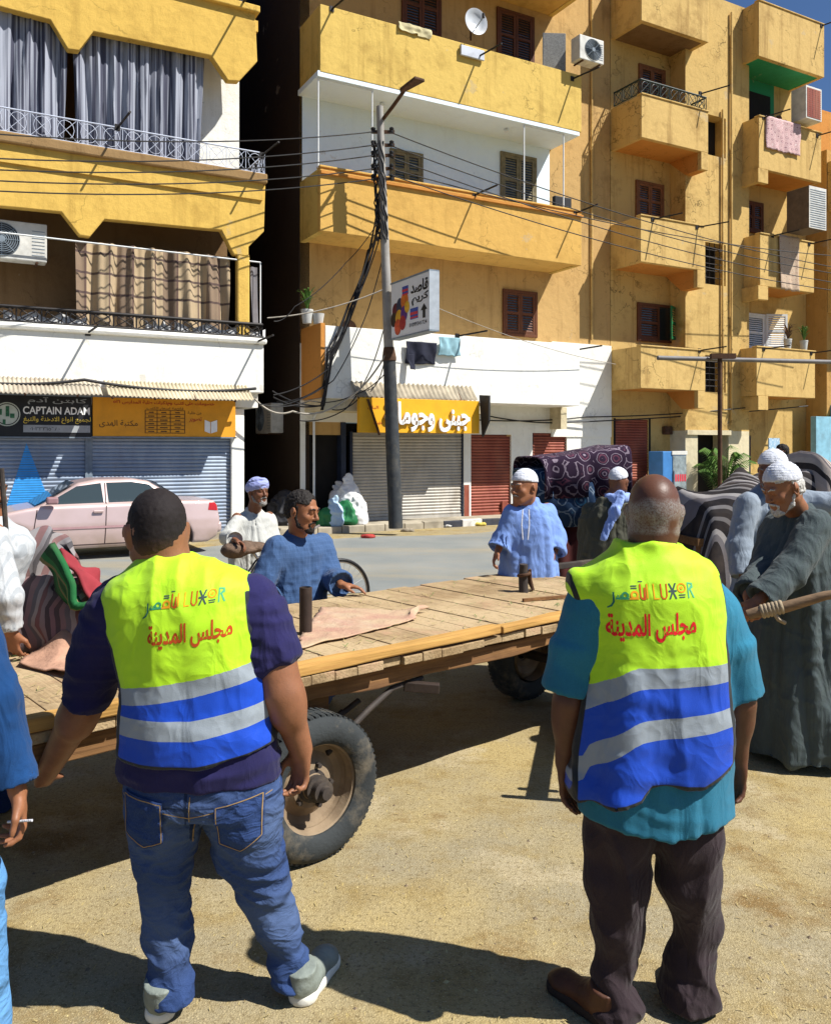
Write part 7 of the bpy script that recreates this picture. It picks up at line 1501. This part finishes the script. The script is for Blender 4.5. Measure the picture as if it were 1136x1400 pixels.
for sx_ in (-.75, .1, .9):
    for sy_ in (-.4, .4): mm = MB(); mm.box(sx_-.03, sx_+.03, sy_-.03, sy_+.03, 0, 1.0); mm.build('leg', M_beam, bs)
MB().box(-.8, 1., -.45, .45, 1.0, 1.07).build('table_top', M_beam, bs)
M_stb = stripe_mat('striped_black', [(.022, .02, .022), (.03, .028, .03), (.20, .19, .19), (.022, .02, .022), (.022, .02, .022), (.16, .15, .16), (.34, .32, .31), (.022, .02, .022), (.022, .02, .022), (.17, .16, .16)], 1.5, 'DIAGONAL', 5.)
M_stw = stripe_mat('striped_cream', [(.45, .38, .33), (.40, .34, .30), (.03, .028, .03), (.48, .42, .36), (.42, .36, .32), (.12, .11, .12), (.50, .43, .38), (.03, .03, .03)], 1.3, 'X', 1.2)
draped('black and grey striped blanket hanging to the ground over the timber stall', (Q(992, 700, 8.1).x, 8.1, 0), Vector((.99, .14, 0)), 1.05, .95, 1.45, .1, M_stb, 'blanket', 'blanket', .10, seed=2., rag=.09, lump=.2)
draped('black striped blanket bunched over the right half of the timber stall', (Q(1100, 700, 8.4).x, 8.4, 0), Vector((.99, .14, 0)), 1.15, 1.0, 1.55, .1, M_stb, 'blanket', 'blanket', .05, seed=22., rag=.1, lump=.22)
draped('cream and black striped blanket folded on top at the right edge', (Q(1118, 700, 8.35).x, 8.3, 0), Vector((.97, .24, 0)), .62, .85, .28, 1.40, M_stw, 'blanket', 'blanket', .05, seed=12., rag=.05, lump=.16)
# ---- litter
lit = random.Random(5)
for i, (px, py, col, lab) in enumerate(((502, 736, (.45, .05, .04), 'crumpled red scrap of litter on the dirt below the pole'), (556, 727, (.30, .25, .18), 'grey brown lump of rubble at the foot of the pole'), (608, 721, (.62, .60, .55), 'crumpled white plastic scrap by the painted kerb'), (655, 719, (.66, .52, .10), 'yellow wrapper lying by the painted kerb'))):
    p = GR(px, py); f = Field((-.3, -.2, -.02), (.3, .2, .2), .012); f.ell((0, 0, .03), (.14, .08, .06), .03); f.ell((.1, .02, .03), (.08, .06, .05), .03); f.clip(lambda X, Y, Z: -Z+0*X); o = finish(f, 'litter', mat('litter_%d' % i, col, .8, .4, 12, .2), None, lambda V, N: .02*vnoise(V*14+i)); o.location = p; tag(o, lab, 'litter')
mm = MB()
for i in range(2600):
    yy = 2.6+lit.random()**1.6*8; xx = lit.uniform(-.55, .55)*yy; r_ = lit.uniform(.002, .006)*(1 if lit.random() < .95 else 1.9); a = lit.uniform(0, 6.28)
    mm.add([(xx+r_*math.cos(a)*1.4, yy+r_*math.sin(a), 0), (xx-r_*math.sin(a), yy+r_*math.cos(a)*1.2, 0), (xx-r_*math.cos(a)*1.2, yy-r_*math.sin(a), 0), (xx+r_*math.sin(a), yy-r_*math.cos(a), 0), (xx+r_*.2, yy, r_*.8)], [(0, 1, 4), (1, 2, 4), (2, 3, 4), (3, 0, 4)], lit.choice((0, 0, 1, 2)))
o = mm.build('pebbles', [mat('pebble_tan', (.34, .27, .16), .9, .3, 20, 0), mat('pebble_dark', (.19, .14, .09), .9, .3, 20, 0), mat('pebble_straw', (.52, .42, .20), .9, .3, 20, 0)]); tag(o, kind='stuff')

mm = MB()
for i in range(1500):
    yy = 2.6+lit.random()**1.5*9; xx = lit.uniform(-.55, .55)*yy; an = lit.uniform(0, 3.14); l = lit.uniform(.003, .013); d = Vector((math.cos(an), math.sin(an), 0))*l; n = Vector((-d.y, d.x, 0)).normalized()*.0016; p = Vector((xx, yy, .004))
    mm.add([p-d-n, p-d+n, p+d+n+Vector((0, 0, .004)), p+d-n+Vector((0, 0, .004))], [(0, 1, 2, 3)], lit.choice((0, 0, 0, 1)))
o = mm.build('straw', [mat('straw_dry', (.42, .33, .14), .9, .3, 20, 0), mat('straw_dark', (.28, .20, .09), .9, .3, 20, 0)]); tag(o, kind='stuff')
# ================================================================== the pink saloon and the bicycle
def poly_sdf(px, pz, pts):
    pts = np.array(pts, float); n = len(pts); d = np.full(px.shape, 1e9); s_ = np.ones(px.shape)
    for i in range(n):
        a, b = pts[i], pts[i-1]; e = b-a; wx, wz = px-a[0], pz-a[1]; t_ = np.clip((wx*e[0]+wz*e[1])/(e@e), 0, 1); d = np.minimum(d, (wx-e[0]*t_)**2+(wz-e[1]*t_)**2)
        c1, c2, c3 = pz >= a[1], pz < b[1], e[0]*wz > e[1]*wx; s_ = np.where((c1 & c2 & c3) | (~c1 & ~c2 & ~c3), -s_, s_)
    return s_*np.sqrt(d)
def carm(name, col):
    t = NT(name); c = t.mix(t.val(t.noise(2.5, 6), .4, .7, 0, .3), col, (.42, .30, .24)); t.p.inputs['Coat Weight'].default_value = .6; t.p.inputs['Coat Roughness'].default_value = .12
    sx = t.n('ShaderNodeSeparateXYZ'); t.L(t.tc.outputs['Object'], sx.inputs[0]); c = t.mix(t.math('MULTIPLY', t.val(sx.outputs[2], .5, .2), t.val(t.noise(3, 6), .35, .7)), c, (.34, .25, .17)); return t.fin(c, .38, .35, .5)
M_pink = carm('pink_paint', (.60, .45, .43)); M_cglass = NT('car_glass').fin((.035, .05, .055), .06, 0, .6)
vc = 3.16; ur = P(303, 720, vc)[0]; CLN = 4.25
car = thing('parked_car', 'dusty pink saloon car parked along the kerb before the blue shutters', 'car', FW(ur-CLN/2, vc-.84, 0), FA)
# x: front = -2.12, rear = +2.12
body = [(-2.12, .30), (-2.1, .62), (-1.95, .74), (-1.1, .90), (-.85, .93), (.95, .95), (1.25, .97), (2.02, .95), (2.09, .85), (2.13, .58), (2.08, .30), (1.9, .2), (-1.95, .2)]
roof = [(-1.02, .86), (-.28, 1.30), (.0, 1.355), (.62, 1.36), (.88, 1.32), (1.42, .98), (1.45, .86)]
f = Field((-2.22, -.95, .12), (2.22, .95, 1.45), .022); X, Y, Z = f.ax[0][:,None,None], f.ax[1][None,:,None], f.ax[2][None,None,:]
xx, zz = np.meshgrid(f.ax[0], f.ax[2], indexing='ij')
rd = lambda a, b, k: -.5*((-a)+(-b)-0)+0 if False else np.minimum(np.maximum(a, b), 0)+np.sqrt(np.maximum(a, 0)**2+np.maximum(b, 0)**2)
hb = .84-.10*np.clip((np.abs(f.ax[0])-1.3)/.85, 0, 1)**2; belly = np.interp(f.ax[2], [.2, .45, .62, .95], [.03, .0, .0, .05])
d1 = rd(poly_sdf(xx, zz, body)[:, None, :]+.05, np.abs(Y)-(hb[:, None, None]-belly[None, None, :])+.05, 0)-.05
hr = np.interp(f.ax[2], [.86, 1.36], [.76, .56]); d2 = rd(poly_sdf(xx, zz, roof)[:, None, :]+.06, np.abs(Y)-hr[None, None, :]+.06, 0)-.06
k = .06; h_ = np.maximum(k-np.abs(d1-d2), 0)/k; f.D = (np.minimum(d1, d2)-h_*h_*k*.25).astype(np.float32)
for xw in (-1.33, 1.27):
    for s_ in (-1, 1): f.cap((xw, s_*.62, .31), (xw, s_*1.1, .31), .345, .345, .01, None, 's', True)
bo = finish(f, 'body', M_pink, car, it=2)
bb = bvh_of(bo)
def side(name, pts, m, off=.004, ml=.05): return drape(name, [((pts, [tuple(range(len(pts)))]), 0)], [m], car, bb, off, ml)
M_seam = mat('dark_seam', (.05, .03, .03), .7, .2, 5, 0); M_lamp = mat('tail_lamp', (.42, .015, .02), .25, .2, 6, 0, spec=.5); M_chr = mat('chrome_trim', (.45, .42, .42), .3, .1, 6, 0, metal=.7)
side('window', [(-.80, .955), (-.30, 1.245), (.09, 1.295), (.12, .965)], M_cglass); side('window', [(.20, .965), (.18, 1.30), (.60, 1.305), (.90, 1.255), (1.02, 1.12), (1.05, .975)], M_cglass)
def seam(pts, w_=.008):
    for a, b in zip(pts[:-1], pts[1:]):
        dx, dz = b[0]-a[0], b[1]-a[1]; l = math.hypot(dx, dz); nx, nz = -dz/l*w_, dx/l*w_; yield [(a[0]+nx, a[1]+nz), (b[0]+nx, b[1]+nz), (b[0]-nx, b[1]-nz), (a[0]-nx, a[1]-nz)], [(0, 1, 2, 3)]
for nm, pts in (('door_seam', [(-.92, .92), (-.98, .55), (-.93, .27)]), ('door_seam', [(.155, 1.30), (.155, .95), (.12, .27)]), ('door_seam', [(1.1, .95), (1.05, .72), (.92, .55), (.86, .27)]), ('sill_seam', [(-.93, .27), (.86, .27)])): drape(nm, [(g_, 0) for g_ in seam(pts)], [M_seam], car, bb, .003, .05)
drape('side_trim', [(g_, 0) for g_ in seam([(-1.0, .56), (.9, .56)], .018)], [mat('pink_trim', (.42, .25, .26), .5, .2, 5, 0)], car, bb, .012, .06)
for x_ in (-.06, .72): mm = MB(); mm.box(x_, x_+.16, -.855, -.82, .80, .845); mm.build('door_handle', M_pink, car, bevel=.01)
side('tail_lamp', [(1.90, .78), (1.93, .92), (2.07, .90), (2.08, .76)], M_lamp, .006, .04); side('indicator', [(-2.05, .62), (-2.02, .72), (-1.86, .76), (-1.86, .66)], M_chr, .006, .04)
m = MB(); m.box(-.80, -.62, -.99, -.82, .97, 1.09); m.build('mirror', mat('mirror_pink', (.30, .17, .18), .5, .2, 5, 0), car, bevel=.03)
def panel(name, fn, m, nu=8, nv=6): mm = MB(); mm.grid(fn, nu, nv); return mm.build(name, m, car, smooth=60)
def scr(x0, z0, x1, z1): return lambda i, j: (x0+(x1-x0)*j-.03*(1-(2*i-1)**2)*(1 if x0 < 0 else -1)*.6, (2*i-1)*(.68-.12*j), z0+(z1-z0)*j+.012)
panel('windscreen', lambda i, j: (-.93+.62*j-.02, (2*i-1)*(.69-.12*j), .93+.365*j+.018), M_cglass); panel('rear_window', lambda i, j: (1.40-.46*j+.022, (2*i-1)*(.66-.1*j), 1.0+.30*j+.02), M_cglass)
m = MB(); m.box(2.0, 2.17, -.72, .72, .36, .56); m.build('rear_bumper', M_pink, car, bevel=.05); m = MB(); m.box(-2.17, -2.0, -.72, .72, .34, .55); m.build('front_bumper', M_pink, car, bevel=.05)
for sg in (-1, 1): m = MB(); m.box(-2.13, -1.98, sg*.68-.15, sg*.68+.15, .60, .73); m.build('headlight', M_chr, car, bevel=.03)
for xw in (-1.33, 1.27):
    for s_ in (-1, 1):
        w_ = bpy.data.objects.new('wheel', None); C.objects.link(w_); w_.parent = car; w_.location = (xw, s_*.74, .30); T = Matrix.Rotation(R(90), 4, 'X') if s_ < 0 else Matrix.Rotation(R(-90), 4, 'X'); m = MB()
        m.lathe([(.19, .07), (.21, .09), (.26, .09), (.29, .07), (.30, .03), (.30, -.05), (.28, -.09), (.19, -.09), (.19, .07)], 32, 0, T); m.build('tyre', mat('car_tyre', (.02, .02, .02), .85, .3, 8, .2), w_, smooth=40)
        m = MB(); m.lathe([(.195, .06), (.185, .075), (.17, .05), (.08, .04), (.06, .06), (.0001, .065)], 24, 0, T); m.build('rim', M_chr, w_, smooth=35)
m = MB(); m.box(-.35, -.2, -.5, -.15, .8, 1.2); m.build('seat', M_blk, car, bevel=.05)
# ---- bicycle
sdl, frt = Q(315, 745, 8.1), Q(463, 800, 8.75); bx = (frt-sdl).xy.to_3d().normalized(); bk = frt-bx*.638; bic = thing('bicycle', 'old black bicycle with a rug padded saddle standing behind the cart', 'bicycle', (bk.x, bk.y, 0), math.atan2(bx.y, bx.x)); bic.scale = (1.1, 1.1, 1.1)
M_bk = mat('bike_black', (.02, .02, .022), .45, .3, 8, .05)
def bwheel(x_):
    w_ = bpy.data.objects.new('wheel', None); C.objects.link(w_); w_.parent = bic; w_.location = (x_, 0, .34); T = Matrix.Rotation(R(90), 4, 'X'); m = MB()
    m.lathe([(.325+.016*math.cos(a*.7854), .017*math.sin(a*.7854)) for a in range(9)], 48, 0, T); m.build('tyre', M_bk, w_, smooth=60); m = MB(); m.lathe([(.305, -.012), (.312, 0), (.305, .012), (.298, 0), (.305, -.012)], 48, 0, T); m.build('rim', M_chr, w_, smooth=60)
    m = MB()
    for k in range(28): a = k*6.283/28; m.tube([T @ Vector((.02*math.cos(a+.6*(-1)**k), .02*math.sin(a+.6*(-1)**k), .02*(-1)**k)), T @ Vector((.305*math.cos(a), .305*math.sin(a), 0))], .0016, 4)
    m.build('spokes', M_chr, w_); m = MB(); m.lathe([(.0001, -.04), (.022, -.04), (.018, 0), (.022, .04), (.0001, .04)], 12, 0, T); m.build('hub', M_chr, w_)
bwheel(-.52); bwheel(.58)
m = MB(); bbp, st_, hd, hl = (-.06, 0, .30), (-.24, 0, .74), (.34, 0, .80), (.40, 0, .62)
for a, b in ((bbp, st_), (st_, hd), (bbp, hl), (hd, hl)): m.tube([a, b], .016, 8)
for s_ in (-.05, .05): m.tube([(-.06, s_*.6, .30), (-.52, s_, .34)], .01, 6); m.tube([(-.24, s_*.5, .72), (-.52, s_, .34)], .009, 6); m.tube([(.40, s_*.6, .62), (.58, s_, .34)], .012, 6)
m.build('frame', M_bk, bic, smooth=50); m = MB(); m.tube([hd, (.31, 0, .98)], .013, 8); m.tube([(.18, -.27, 1.0), (.27, -.2, 1.02), (.31, 0, .98), (.27, .2, 1.02), (.18, .27, 1.0)], .012, 8); m.build('handlebar', M_chr, bic, smooth=50)
f = Field((-.75, -.3, .65), (.1, .3, 1.05), .012); f.ell((-.36, 0, .84), (.17, .11, .055), .03); f.ell((-.28, 0, .845), (.15, .07, .045), .03); f.ell((-.45, 0, .83), (.12, .13, .07), .03)
finish(f, 'saddle', mat('saddle_rug', (.17, .11, .075), .95, .5, 12, .8, 60, bdist=.012), bic, lambda V, N: .012*vnoise(V*22))
m = MB(); m.tube([st_, (-.28, 0, .80)], .014, 8); m.build('seat_post', M_chr, bic); m = MB(); m.lathe([(.0001, -.01), (.09, -.008), (.095, 0), (.09, .008), (.0001, .01)], 20, 0, Matrix.Translation((-.06, -.05, .30)) @ Matrix.Rotation(R(90), 4, 'X')); m.tube([(-.06, -.07, .3), (.03, -.08, .17), (.03, -.16, .17)], .009, 6); m.build('crank', M_chr, bic)
